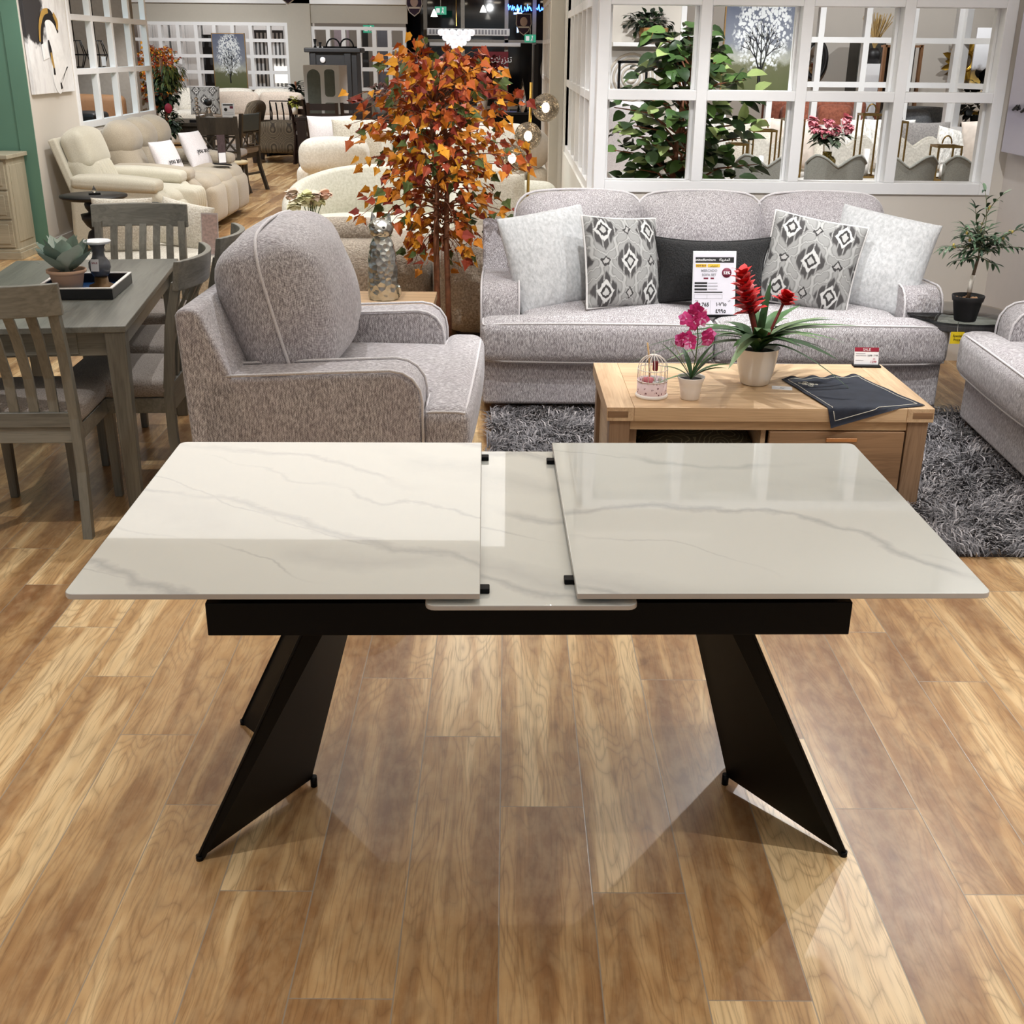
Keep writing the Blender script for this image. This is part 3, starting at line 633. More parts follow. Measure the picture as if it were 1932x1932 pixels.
# orchid
STEM = plain('plant_stem', (74, 96, 48), .6); SOIL = plain('dark_potting_soil', (34, 30, 26), .95, bump=.6)
LEAFT = tinted('glossy_strap_leaf', [(0, (52, 84, 48)), (.3, (72, 110, 62)), (.6, (98, 136, 84)), (.85, (134, 160, 116))], .4, noise_amt=.2)
def pot(name, prof, mat, par, n=32, soil=None, sr=.03):
    q = part(name, MB().lathe(prof, n), mat, par)
    if soil is not None: part('soil', MB().lathe([(.001, soil), (sr*.6, soil+.004), (sr, soil-.002)], 20), SOIL, par)
    return q
od = thing('potted_orchid', 'magenta orchid in a small white flared pot on the coffee table', 'potted plant', (.719, 4.318, HT), 0)
pot('flower_pot', [(.001, 0), (.034, 0), (.037, .004), (.041, .04), (.046, .066), (.054, .088), (.0535, .09), (.050, .087), (.043, .066), (.038, .02), (.001, .02)], IV, od, 36, .078, .048)
r = random.Random(8); m = MB(); m.tint = 0
for a, L, w, b, el in ((160, .20, .022, .25, 58), (172, .19, .018, .1, 64), (15, .19, .024, .35, 56), (6, .18, .026, .6, 48), (40, .17, .022, .3, 66), (-20, .15, .022, .5, 44), (190, .10, .018, 1.9, 60), (100, .15, .022, .5, 60), (-5, .16, .024, .2, 62), (176, .14, .02, .5, 46)):
    m.tint = r.random(); m.leaf((0, 0, .078), (math.cos(R(a))*math.cos(R(el)), .5*math.sin(R(a))*math.cos(R(el)), math.sin(R(el))), (0, 0, 1), L, w, b, .3, 7)
part('leaves', m, LEAFT, od)
part('stem', MB().tube([(0, 0, .078), (.012, 0, .16), (.016, 0, .24), (.008, 0, .30), (-.006, -.004, .335)], .0022, 6).tube([(.014, 0, .21), (.03, 0, .225), (.044, 0, .245)], .0013, 5).tube([(.012, 0, .16), (-.01, -.005, .20), (-.028, -.01, .235)], .0013, 5), STEM, od)
PINK = tinted('orchid_petal', [(0, (186, 34, 104)), (.30, (222, 62, 138)), (.6, (238, 118, 184)), (.82, (248, 180, 220))], .55, noise_amt=.12)
for bx, by, bz, nfl, sp in ((-.004, -.006, .325, 7, .035), (-.034, -.012, .235, 5, .024), (.046, 0, .245, 2, .012)):
    m = MB(); m.tint = 0
    for k in range(nfl):
        c = Vector((bx+r.uniform(-sp, sp), by+r.uniform(-.015, .015), bz+r.uniform(-sp, sp)*.9)); nrm = Vector((r.uniform(-.8, .8), -1, r.uniform(-.5, .7))).normalized(); u = nrm.orthogonal().normalized()
        for j in range(5):
            a = 2*PI*j/5 + r.uniform(-.2, .2); d = (u*math.cos(a) + nrm.cross(u)*math.sin(a)) + nrm*.25; m.tint = clamp(r.gauss(.4, .3), 0, 1); m.leaf(c, d, nrm, .033, .030, .5, .15, 4, .8)
        m.tint = .9; m.ball(tuple(c+nrm*.004), .004, 6, 4)
    part('blossom', m, PINK, od)
# bromeliad
gz = thing('potted_bromeliad', 'red flowering bromeliad in the large white pot on the coffee table', 'potted plant', (1.018, 4.545, HT), 0)
pot('flower_pot', [(.001, 0), (.048, 0), (.058, .006), (.070, .05), (.080, .10), (.086, .150), (.088, .152), (.084, .152), (.079, .13), (.001, .13)], plain('glossy_white_glaze', (240, 236, 230), .18, var=.01), gz, 48, .135, .078)
r = random.Random(21); m = MB(); m.tint = 0
for k in range(34):
    a = r.uniform(0, 360); el = r.uniform(58, 87); m.tint = r.random()
    m.leaf((.012*math.cos(R(a)), .012*math.sin(R(a)), .135), (math.cos(R(a))*math.cos(R(el)), math.sin(R(a))*math.cos(R(el)), math.sin(R(el))), (0, 0, 1), r.uniform(.20, .30), r.uniform(.042, .056), r.uniform(.7, 2.0), .22, 10, .8)
for a, el, L, b in ((172, 62, .34, 1.9), (188, 70, .33, 1.7), (5, 58, .30, 1.7), (-12, 50, .27, 1.9), (60, 80, .30, .2), (130, 80, .28, .25)):
    m.tint = r.random()*.4; m.leaf((0, 0, .135), (math.cos(R(a))*math.cos(R(el)), math.sin(R(a))*math.cos(R(el)), math.sin(R(el))), (0, 0, 1), L, .02 if L > .3 else .032, b, .22, 10, .8)
part('leaves', m, LEAFT, gz)
REDP = tinted('red_bract', [(0, (200, 28, 34)), (.3, (228, 44, 48)), (.6, (240, 84, 86)), (.85, (248, 146, 150))], .5, noise_amt=.1)
def bract(base, tip, n, L, nm='bloom'):
    b, e = Vector(base), Vector(tip); ax = (e-b).normalized(); u = ax.orthogonal().normalized(); w = ax.cross(u); m = MB(); m.tint = 0
    for k in range(n):
        t = k/n; a = k*2.4; d = (u*math.cos(a) + w*math.sin(a))*(1.0-.35*t) + ax*(.75+.5*t); m.tint = clamp(r.gauss(.45, .28), 0, 1)
        m.leaf(b.lerp(e, t), d, ax, L*(1.05-.35*t)*r.uniform(.8, 1.1), .056*(1-.3*t), .45, .1, 4, .8)
    q = part(nm, m, REDP, gz); return q
bract((-.040, -.02, .285), (-.092, -.02, .455), 44, .080); bract((.086, .0, .325), (.098, -.002, .365), 18, .060)
part('flower_stalk', MB().tube([(0, 0, .13), (-.012, 0, .20), (-.040, -.02, .285), (-.090, -.02, .45)], [.009, .01, .012, .006], 8).tube([(.01, 0, .13), (.05, .0, .23), (.086, .0, .33)], .006, 8), plain('red_green_stalk', (120, 40, 36), .6), gz)
# folded cloth, tag and price stand on the table
def navy():
    t = NT('navy_canvas'); c = t.coord(); t.bump(t.noise(t.mapping(c, (400, 400, 400)), 1, 1), .3, .001); return t.fin(t.ramp(t.noise(c, 20, 3), [(.3, lin(26, 31, 44)), (.7, lin(36, 42, 56))]), .8)
NAVY = navy(); CREAMT = plain('cream_thread', (232, 228, 214), .7)
cl = thing('placemat', 'navy cloth with white stitched border draped over the edge of the coffee table', 'cloth', (0, 0, HT), 0)
A_, B_, C_, D_ = Vector((1.140, 4.600, 0)), Vector((1.478, 4.652, 0)), Vector((1.612, 4.235, 0)), Vector((1.245, 4.118, 0))
def clothpt(u, v, dz=0):
    p = (A_*(1-u)+B_*u)*(1-v) + (D_*(1-u)+C_*u)*v; ye = 4.194 + (p.x-1.0)*.0096; z = .003 + .003*math.sin(u*9+v*4)*math.sin(v*7)**2
    if p.y < ye:
        o = ye - p.y; return Vector((p.x, ye-.003-.10*o, -min(o, .09)*.98+.002)) + Vector((0, -dz, 0))
    if v < .1: z += .012*(1-v/.1)*math.sin(u*12)**2
    return Vector((p.x, p.y, z+dz))
N = 40; vs = []; fs = []
for layer in (0, 1):
    for i in range(N+1):
        for j in range(N+1): vs.append(clothpt(i/N, j/N, .0022*layer))
K = (N+1)**2
for i in range(N):
    for j in range(N):
        a = i*(N+1)+j; q = (a, a+N+1, a+N+2, a+1); fs.append(q); fs.append(tuple(K+x for x in q[::-1]))
rim = [i*(N+1) for i in range(N+1)] + [N*(N+1)+j for j in range(1, N+1)] + [i*(N+1)+N for i in range(N-1, -1, -1)] + [j for j in range(N-1, 0, -1)]
for a, b in zip(rim, rim[1:]+rim[:1]): fs.append((a, b, K+b, K+a))
part('fabric', MB().add(vs, fs, True), NAVY, cl)
pts = [(t, .05) for t in [.05+.9*i/20 for i in range(20)]] + [(.95, .05+.9*i/24) for i in range(24)] + [(.95-.9*i/20, .95) for i in range(20)] + [(.05, .95-.9*i/24) for i in range(24)]
part('stitched_border', MB().tube([clothpt(u, v, .003) for u, v in pts], .0013, 5, closed=True), CREAMT, cl)
m = MB()
for cx, cy, rr in ((.20, .20, .032), (.15, .20, .02), (.25, .20, .02), (.20, .15, .02), (.20, .25, .02), (.30, .21, .012), (.115, .17, .012)):
    m.tube([clothpt(cx+rr*1.3*math.cos(2*PI*k/20), cy+rr*math.sin(2*PI*k/20), .003) for k in range(20)], .0011, 4, closed=True)
for k in range(8): a = 2*PI*k/8; m.tube([clothpt(.2+.02*math.cos(a), .2+.015*math.sin(a), .003), clothpt(.2+.075*math.cos(a), .2+.052*math.sin(a), .003)], .001, 4)
part('embroidered_emblem', m, CREAMT, cl)
m = MB(); m.M = RZ(-12) @ RX(2); m.box(-.04, .04, -.022, .022, .0008, .0018)
PAPER = plain('white_card', (240, 240, 242), .5, var=.01); INK = plain('black_ink', (22, 22, 24), .6); REDI = plain('crimson_ink', (150, 24, 52), .6); MAROON = plain('maroon_ink', (112, 22, 52), .6); YEL = plain('yellow_ink', (226, 190, 60), .6); PINKI = plain('red_figure_ink', (190, 60, 90), .6); GREYI = plain('grey_ink', (150, 150, 156), .6)
o = part('swing_tag', m, PAPER); o.location = (1.115, 4.475, HT); tag(o, 'small white swing tag lying between the white pot and the navy cloth', 'tag')
m = MB(); m.M = RZ(-12); m.text('~', .03, T(0, -.012, .0022)); part('print', m, GREYI, o)
ss = thing('price_stand', 'red and white sale price card standing on the back right of the coffee table', 'price card', (1.56, 4.83, HT), -2)
part('base', MB().box(-.058, .058, -.02, .03, 0, .007), BLACK, ss, .001)
m = MB(); m.M = T(0, .01, .006) @ RX(-14); m.box(-.052, .052, 0, .002, 0, .074); cd = part('card', m, PAPER, ss)
def ontag(par, M0, items):
    """lettering and printed fields lying on the face of a card (x right, z up, facing -y)"""
    for nm, mat, kind, a in items:
        m = MB(); m.M = M0
        if kind == 'bar':
            x0, x1, z0, z1 = a; m.box(x0, x1, -.0008, .0002, z0, z1)
        elif kind == 'text':
            s, size, x, z, al = a[:5]; m.M = M0 @ T(x, -.0012, z) @ RX(90); m.text(s, size, None, .0003, al, a[5] if len(a) > 5 else 0)
        elif kind == 'disc':
            x, z, rr = a; m.M = M0 @ T(x, -.0009, z) @ RX(90); m.lathe([(.0001, 0), (rr, 0), (rr, .0003), (.0001, .0003)], 28)
        elif kind == 'frame':
            x0, x1, z0, z1, wd = a
            for q in ((x0, x1, z0, z0+wd), (x0, x1, z1-wd, z1), (x0, x0+wd, z0, z1), (x1-wd, x1, z0, z1)): m.box(q[0], q[1], -.0008, .0002, q[2], q[3])
        part(nm, m, mat, par)
ontag(cd, T(0, .01, .006) @ RX(-14), [('header', REDI, 'bar', (-.052, .052, .056, .074)), ('lettering', PAPER, 'text', ('SALE', .016, 0, .0595, 'CENTER')), ('fine_print', GREYI, 'bar', (-.046, -.005, .046, .048)), ('fine_print', GREYI, 'bar', (-.046, -.001, .038, .040)), ('fine_print', GREYI, 'bar', (-.046, -.012, .018, .020)),
    ('price', INK, 'text', ('1699  ١٦٩٩', .011, .026, .036, 'CENTER')), ('price', PINKI, 'text', ('1299', .014, .03, .008, 'CENTER')), ('price', PINKI, 'text', ('٧٩٠', .009, .034, .022, 'CENTER'))])
# ================================================================ loose cushions on the sofa
FUR = cloth('white_faux_fur', (186, 188, 189), (220, 221, 222), (70, 70, 45), .95, .55, .3, 4, .008, .2)
def ikat():
    t = NT('grey_ikat_print'); p = t.sep(t.coord()); nz = t.n('ShaderNodeTexNoise'); t.l(t.mapping(t.coord(), (40, 40, 14)), nz.inputs['Vector']); nz.inputs['Scale'].default_value = 1; j = t.sep(nz.outputs['Color'])
    x = t.math('ADD', p[0], t.math('MULTIPLY', t.math('SUBTRACT', j[0], .5), .014)); z = t.math('ADD', p[2], t.math('MULTIPLY', t.math('SUBTRACT', j[1], .5), .05))
    # diamonds on a staggered lattice
    def diamond(cx, cz, px, pz, kx=1.0, kz=.8):
        a = t.math('SUBTRACT', t.math('PINGPONG', t.math('ADD', x, cx), px/2), 0); b = t.math('PINGPONG', t.math('ADD', z, cz), pz/2)
        return t.math('ADD', t.math('MULTIPLY', a, kx), t.math('MULTIPLY', b, kz))
    d1 = diamond(.0, .0, .26, .30); d2 = diamond(.13, .15, .26, .30); d3 = diamond(.13, 0, .26, .30, 1.2, 1.2); d4 = diamond(0, .15, .26, .30, 1.2, 1.2)
    d = t.math('MINIMUM', d1, d2); e = t.math('MINIMUM', d3, d4)
    wv = t.math('ABSOLUTE', t.math('SINE', t.math('ADD', t.math('MULTIPLY', d, 60), t.math('MULTIPLY', t.math('SINE', t.math('MULTIPLY', z, 70)), .9))))
    bg = t.ramp(wv, [(.25, lin(176, 176, 174)), (.5, lin(130, 130, 128)), (.8, lin(156, 156, 154))])
    c = t.mix(t.math('MULTIPLY', t.math('SUBTRACT', 1, t.step(d, .072, .085)), t.step(t.math('ABSOLUTE', t.math('SINE', t.math('MULTIPLY', x, 90))), .1, .5)), bg, lin(72, 70, 70))
    for a, b, k in ((.045, .050, (206, 206, 204)), (.030, .033, (58, 56, 56)), (.017, .020, (190, 190, 188))): c = t.mix(t.math('SUBTRACT', 1, t.step(d, a, b)), c, lin(*k))
    for a, b, k in ((.030, .034, (58, 56, 56)), (.018, .021, (176, 174, 172))): c = t.mix(t.math('SUBTRACT', 1, t.step(e, a, b)), c, lin(*k))
    t.bump(t.noise(t.mapping(t.coord(), (300, 300, 300)), 1, 1), .2, .001); return t.fin(c, .85)
IKAT = ikat(); BLACKW = cloth('black_basketweave', (6, 6, 7), (34, 34, 35), (170, 170, 110), .9, .9, .1, 1, .006, .1)
GREYB = cloth('grey_pillow_back', (120, 116, 116), (160, 156, 156), (200, 200, 60))
def throw(name, label, mat, w, h, t, loc, rx, ry, rz, welt=None, pinch=.06, cr=.012, seed=0, group=None):
    m = MB(); m.M = RZ(rz) @ RX(rx) @ RY(ry); m.pillow(w, h, t, pinch, 20, cr, seed)
    o = part(name, m, mat); o.location = loc; tag(o, label, 'cushion', group)
    # material coordinates stay in the cushion plane: bake the turn into the object instead
    o.data.transform(m.M.inverted()); o.rotation_euler = m.M.to_euler()
    if welt:
        part('welt', MB().pillow_edge(w, h, .0065, pinch, 18), welt, o)
    return o
WCORD = plain('white_cotton_cord', (226, 224, 222), .8)
throw('fur_cushion', 'plush white cushion at the left end of the long sofa, beside a patterned one', FUR, .50, .50, .20, (.235, 5.86, .695), -22, -7, 24, None, .03, .012, 1)
throw('fur_cushion', 'plush white cushion at the right end of the long sofa, against the arm', FUR, .50, .50, .20, (1.875, 5.86, .695), -22, 10, -22, None, .03, .012, 2)
throw('patterned_cushion', 'grey ikat cushion with white piping left of the black cushion', IKAT, .43, .45, .17, (.57, 5.745, .70), -18, 5, 28, WCORD, .05, .012, 3)
throw('patterned_cushion', 'grey ikat cushion with white piping right of the black cushion', IKAT, .46, .45, .17, (1.515, 5.765, .70), -18, 9, -14, WCORD, .05, .014, 4)
throw('lumbar_cushion', 'oblong black woven cushion in the middle of the long sofa', BLACKW, .60, .33, .16, (1.03, 5.80, .655), -14, 0, 0, BLACKW, .15, .012, 5)
# price board leaning on the seat
pb = thing('price_board', 'white acrylic price board leaning against the black cushion on the sofa', 'price sign', (1.012, 5.555, .472), 2)
Mb = RX(-13)
m = MB(); m.M = Mb; m.box(-.106, .106, 0, .006, 0, .318); part('holder', m, plain('clear_white_acrylic', (232, 234, 238), .12, var=.01, Coat_Weight=.5), pb, .002)
m = MB(); m.M = Mb; m.box(-.115, .115, -.008, .03, -.0, .012); part('foot', m, BLACK, pb, .001)
m = MB(); m.M = Mb; m.box(-.10, .10, -.002, -.0004, .014, .305); cd = part('price_sheet', m, plain('pale_lilac_paper', (226, 224, 234), .45, var=.01), pb)
A1 = 'ﻷﺎﻣ'; M1 = Mb @ T(0, -.0022, 0)
rows = [('header_band', INK, 'bar', (-.094, .094, .262, .288)), ('shop_name', PAPER, 'text', ('unitedfurniture', .0165, -.046, .270, 'CENTER', .0002)), ('shop_name', PAPER, 'text', ('ﺔﺛﻭﺮﻔﻤﻟﺍ', .0165, .048, .271, 'CENTER', .0002)),
    ('yellow_field', YEL, 'bar', (-.092, -.040, .240, .256)), ('yellow_field', YEL, 'bar', (-.034, .026, .240, .256)), ('lettering', MAROON, 'text', ('HOT BUY', .0115, -.066, .2435, 'CENTER', .0002)), ('lettering', INK, 'text', ('ﺾﻴﻔﺨﺗ', .012, -.004, .2435, 'CENTER')),
    ('set_name', GREYI, 'text', ('MERCADO', .0165, -.026, .219, 'CENTER', .0003)), ('set_name', GREYI, 'text', ('SOFA SET', .0165, -.026, .199, 'CENTER', .0003)), ('discount_disc', MAROON, 'disc', (.060, .214, .0235)), ('discount', PAPER, 'text', ('53%', .0195, .060, .207, 'CENTER', .0006)),
    ('sofa_symbol', MAROON, 'bar', (-.052, -.030, .184, .191)), ('sofa_symbol', MAROON, 'bar', (-.018, -.002, .184, .191)),
    ('field_bar', INK, 'bar', (-.096, -.034, .160, .169)), ('field_bar', INK, 'bar', (-.096, -.034, .146, .155)), ('field_bar', INK, 'bar', (-.096, -.034, .130, .139)), ('field_bar', INK, 'bar', (-.096, .042, .118, .1235)),
    ('rule', GREYI, 'bar', (-.030, .016, .163, .166)), ('rule', GREYI, 'bar', (-.030, .018, .149, .152)), ('rule', GREYI, 'bar', (-.030, .016, .134, .137)), ('table_rule', GREYI, 'frame', (-.096, .042, .090, .110, .0008)), ('table_rule', GREYI, 'bar', (-.034, -.0332, .09, .11)), ('divider', GREYI, 'bar', (-.016, -.0152, .022, .082)),
    ('caption', INK, 'text', ('WAS', .007, -.084, .077, 'CENTER')), ('caption', INK, 'text', ('ﻥﺎﻛ', .008, .076, .078, 'CENTER')), ('old_price', INK, 'text', ('10,765', .025, -.056, .053, 'CENTER', .0005)), ('old_price', INK, 'text', ('١٠٧٦٥', .024, .038, .055, 'CENTER', .0004)), ('caption', PINKI, 'text', ('NOW', .007, -.084, .045, 'CENTER')),
    ('new_price', PINKI, 'text', ('4,995', .024, -.056, .021, 'CENTER', .0002)), ('new_price', INK, 'text', ('٤٩٩٥', .026, .036, .022, 'CENTER', .0006))]
ontag(cd, M1, rows)
# ================================================================ round glass-top table with the olive tree
GLASS = glassy('smoked_table_glass', (200, 214, 214), .02); ROUNDT = (2.225, 5.60, 0)
rt = thing('round_side_table', 'round glass-topped side table in the corner holding the olive tree', 'side table', ROUNDT, 0)
DRUM = wood('charcoal_veneer', (58, 58, 60), (92, 92, 94), 2, .4)
part('drum', MB().lathe([(.001, .445), (.235, .445), (.24, .45), (.24, .492), (.001, .492)], 48), DRUM, rt)
part('glass_top', MB().lathe([(.001, .4925), (.258, .4925), (.260, .496), (.258, .500), (.001, .500)], 56), GLASS, rt)
for k in range(3): a = R(90+120*k); part('leg', MB().tube([(.2*math.cos(a), .2*math.sin(a), .45), (.22*math.cos(a), .22*math.sin(a), 0)], [.018, .012], 10), DRUM, rt)
o = thing('shelf_label', 'yellow label hanging in the gap between the long sofa and the loveseat', 'label', (2.145, 5.36, .447), 0)
m = MB(); m.box(-.032, .032, 0, .001, -.05, .008); yl = part('tag_card', m, plain('bright_yellow_card', (236, 206, 40), .5), o)
ontag(yl, T(0, -.0003, -.02), [('lettering', INK, 'text', ('Special', .016, 0, .004, 'CENTER')), ('lettering', INK, 'text', ('Price', .016, 0, -.015, 'CENTER'))])
part('tie', MB().tube([(0, .001, .0), (0, .01, .02), (0, .012, .05)], .0012, 5), IV, o)
ot = thing('potted_olive_tree', 'little olive tree in a black plastic pot on the round side table', 'potted plant', (2.188, 5.41, .5), 0)
pot('flower_pot', [(.001, 0), (.048, 0), (.050, .004), (.066, .092), (.070, .094), (.075, .118), (.074, .120), (.069, .118), (.062, .098), (.001, .098)], plain('black_plastic_pot', (24, 24, 25), .55), ot, 40)
m = MB(); r = random.Random(2)
for k in range(40): a = r.uniform(0, 6.28); q = .058*math.sqrt(r.random()); m.ball((q*math.cos(a), q*math.sin(a), .103), (r.uniform(.006, .011), r.uniform(.006, .011), .006), 6, 4)
part('pebbles', m, plain('tan_pebble', (176, 138, 104), .8, var=.3, scale=60), ot)
tk = part('trunk', MB().tube([(0, 0, .098), (.002, 0, .17), (.010, 0, .24), (.018, 0, .30)], [.010, .008, .008, .007], 8), plain('olive_bark', (96, 82, 66), .9, var=.2, scale=60), ot)
part('wrap', MB().tube([(.001, 0, .135), (.0025, 0, .175), (.008, 0, .215)], [.0115, .0105, .0105], 10), plain('bandage_white', (226, 222, 212), .9), ot)
OLIVE = tinted('olive_leaf', [(0, (44, 66, 48)), (.35, (66, 92, 66)), (.65, (92, 118, 90)), (.9, (140, 160, 134))], .5, noise_amt=.2)
m = MB(); m.tint = 0; br = MB(); fr = MB()
r = random.Random(31)
def sprig(p0, d, L, n, up=(0, 0, 1)):
    p = Vector(p0); d = Vector(d).normalized(); pts = [p.copy()]
    for k in range(n):
        d = (d + Vector((r.uniform(-.22, .22), r.uniform(-.22, .22), r.uniform(-.18, .12)))).normalized(); p = p + d*L/n; pts.append(p.copy())
        for s in (-1, 1):
            if r.random() < .85:
                sd = d.cross(Vector((0, 0, 1))); sd = sd.normalized()*s if sd.length > .1 else Vector((s, 0, 0)); m.tint = r.random()
                m.leaf(p, d*.6 + sd*r.uniform(.5, 1) + Vector((0, 0, r.uniform(-.1, .5))), (0, 0, 1), r.uniform(.05, .08), r.uniform(.012, .017), r.uniform(.2, .9), .15, 5)
    m.leaf(p, d, (0, 0, 1), .06, .012, .4, .15, 5); br.tube(pts, [.0022]*(len(pts)-1)+[.001], 5)
    return pts
for k in range(30):
    a = 2*PI*k/20; e = r.uniform(-.2, .9); sprig((.018, 0, .30+.03*(k % 4)), (math.cos(a), math.sin(a), e), r.uniform(.07, .13), 4)
tips = []
for d, L in (((-.25, 0, 1), .27), ((.38, .0, 1), .27), ((-1, -.2, .45), .17), ((-.95, .1, .12), .16), ((1, -.1, .52), .22), ((1, .1, .15), .2), ((.15, .3, 1), .2), ((-.5, -.3, .9), .17), ((.7, -.3, .8), .2)): tips.append(sprig((.018, 0, .33), d, L, 7))
for pts in tips:
    for k in (3, 5):
        if r.random() < .7: q = pts[k]; fr.ball((q.x+r.uniform(-.02, .02), q.y-.006, q.z+.006), (.006, .006, .008), 8, 6)
part('foliage', m, OLIVE, ot); part('twigs', br, plain('olive_twig', (120, 124, 92), .8), ot); part('olives', fr, plain('yellow_green_olive', (190, 170, 90), .3), ot)

# ================================================================ grey dining set on the left
GW = wood('grey_wash_upright', (88, 86, 78), (128, 126, 116), 2, .4, .8); GWX = wood('grey_wash_along', (86, 86, 80), (122, 122, 114), 1, .33, .8); GWR = wood('grey_wash_rail', (92, 90, 82), (136, 134, 124), 0, .38, .8)
SEATF = cloth('taupe_seat_cloth', (120, 110, 102), (168, 158, 150), (200, 200, 200))
dt = thing('dining_table', 'grey-washed dining table with a tray and potted agave on top', 'dining table', (-1.815, 4.70, 0), 7.6)
X, Y, H = .365, .715, .752
part('tabletop', MB().box(-X, X, -Y, Y, H-.024, H), GWX, dt, .004)
part('apron', MB().box(-X+.05, X-.05, -Y+.04, -Y+.06, H-.115, H-.024), GWR, dt, .002); part('apron', MB().box(-X+.05, X-.05, Y-.06, Y-.04, H-.115, H-.024), GWR, dt, .002)
for s in (-1, 1): part('apron', MB().box(min(s*(X-.04), s*(X-.06)), max(s*(X-.04), s*(X-.06)), -Y+.06, Y-.06, H-.115, H-.024), GWX, dt, .002)
part('drawer_front', MB().box(-X+.11, X-.18, -Y+.034, -Y+.041, H-.108, H-.03), GWR, dt, .002)
for s in (-1, 1):
    for t in (-1, 1):
        a, b = .036, .024; cx, cy = s*(X-.042), t*(Y-.042)
        part('leg', MB().hexa([(cx-b, cy-b, 0), (cx+b, cy-b, 0), (cx+b, cy+b, 0), (cx-b, cy+b, 0)], [(cx-a, cy-a, H-.024), (cx+a, cy-a, H-.024), (cx+a, cy+a, H-.024), (cx-a, cy+a, H-.024)]), GW, dt, .003)
def dining_chair(label, loc, rz):
    """slat-back chair facing +y"""
    o = thing('dining_chair', label, 'chair', loc, rz, 'slat-back chairs around the grey dining table')
    m = MB(); m.soft((0, .01, .455), (.45, .44, .065), .03, (0, 0, .018), 7); part('seat', m, SEATF, o)
    part('seat_rail', MB().box(-.21, .21, .19, .21, .36, .42).box(-.21, .21, -.215, -.195, .36, .42).box(-.215, -.195, -.2, .2, .36, .42).box(.195, .215, -.2, .2, .36, .42), GWR, o, .003)
    for s in (-1, 1):
        part('leg', MB().hexa([(s*.205-.015, .18, 0), (s*.205+.015, .18, 0), (s*.205+.015, .21, 0), (s*.205-.015, .21, 0)], [(s*.205-.02, .172, .42), (s*.205+.02, .172, .42), (s*.205+.02, .212, .42), (s*.205-.02, .212, .42)]), GW, o, .003)
        sect = [(-.235, 0), (-.205, .25), (-.205, .45), (-.235, .70), (-.275, .865)]
        m = MB()
        for (y0, z0), (y1, z1) in zip(sect, sect[1:]):
            m.hexa([(s*.205-.017, y0-.017, z0), (s*.205+.017, y0-.017, z0), (s*.205+.017, y0+.017, z0), (s*.205-.017, y0+.017, z0)], [(s*.205-.017, y1-.017, z1), (s*.205+.017, y1-.017, z1), (s*.205+.017, y1+.017, z1), (s*.205-.017, y1+.017, z1)])
        part('leg', m, GW, o)
    bow = lambda x: -.062*(1-(x/.23)**2)
    m = MB(); n = 12; P = []
    for i in range(n+1):
        x = -.236+.472*i/n; y = -.276+bow(x); P.append((x, y))
    out = P + [(x, y+.026) for x, y in P[::-1]]
    vs = []; fs = []; Z0, Z1 = .835, .945
    for i, (x, y) in enumerate(P): vs += [(x, y-.012, Z0), (x, y+.012, Z0), (x, y-.028, Z1), (x, y-.004, Z1)]
    for i in range(n):
        a = 4*i; fs += [(a, a+4, a+6, a+2), (a+5, a+1, a+3, a+7), (a+2, a+6, a+7, a+3), (a+1, a+5, a+4, a)]
    fs += [(0, 2, 3, 1), (4*n, 4*n+1, 4*n+3, 4*n+2)]
    part('top_rail', m.add(vs, fs), GWR, o, .004)
    part('lower_rail', MB().box(-.19, .19, -.222, -.198, .42, .475), GWR, o, .003)
    for k in range(5):
        x = -.138+.069*k; sec = [(-.21, .47), (-.205+bow(x)*.3, .60), (-.235+bow(x)*.7, .75), (-.270+bow(x), .845)]; m = MB()
        for (y0, z0), (y1, z1) in zip(sec, sec[1:]):
            m.hexa([(x-.017, y0-.006, z0), (x+.017, y0-.006, z0), (x+.017, y0+.006, z0), (x-.017, y0+.006, z0)], [(x-.017, y1-.006, z1), (x+.017, y1-.006, z1), (x+.017, y1+.006, z1), (x-.017, y1+.006, z1)])
        part('slat', m, GW, o)
    return o
dc = dining_chair('grey slat-back chair nearest the camera, cut by the left edge of the photo', (-1.745, 4.10, 0), 3)
dup(dc, (-1.82, 5.60, 0), 184, 'grey slat-back chair at the far end of the table, seen from the front')
dup(dc, (-1.515, 4.47, 0), 93, 'grey slat-back chair squeezed between the dining table and the armchair, nearer one')
dup(dc, (-1.50, 5.02, 0), 95, 'grey slat-back chair on the right side of the table, half hidden behind the nearer one')
ty = thing('serving_tray', 'black tray with a white rim and blue inside on the grey dining table', 'tray', (-1.712, 4.66, H), 5)
TB = plain('black_lacquer', (18, 18, 22), .3); 
part('tray_floor', MB().box(-.145, .145, -.17, .17, .001, .006), plain('deep_blue_lacquer', (24, 56, 96), .25, var=.4, scale=12), ty)
for b in ((-.15, .15, -.175, -.165), (-.15, .15, .165, .175), (-.15, -.14, -.165, .165), (.14, .15, -.165, .165)): part('tray_side', MB().box(b[0], b[1], b[2], b[3], .001, .042), TB, ty, .001)
part('rim', MB().box(-.151, .151, -.176, -.164, .042, .046).box(-.151, .151, .164, .176, .042, .046).box(-.151, -.139, -.164, .164, .042, .046).box(.139, .151, -.164, .164, .042, .046), IV, ty)
ag = thing('potted_agave', 'grey-green agave in a pale terracotta pot on the tray', 'potted plant', (-1.755, 4.60, H+.0065), 0)
def terra():
    t = NT('limewashed_terracotta'); z = t.sep(t.coord())[2]; n = t.noise(t.coord(), 30, 3); k = t.step(t.math('ADD', z, t.math('MULTIPLY', t.math('SUBTRACT', n, .5), .03)), .02, .05)
    return t.fin(t.mix(k, lin(190, 182, 170), lin(222, 182, 154)), .85)
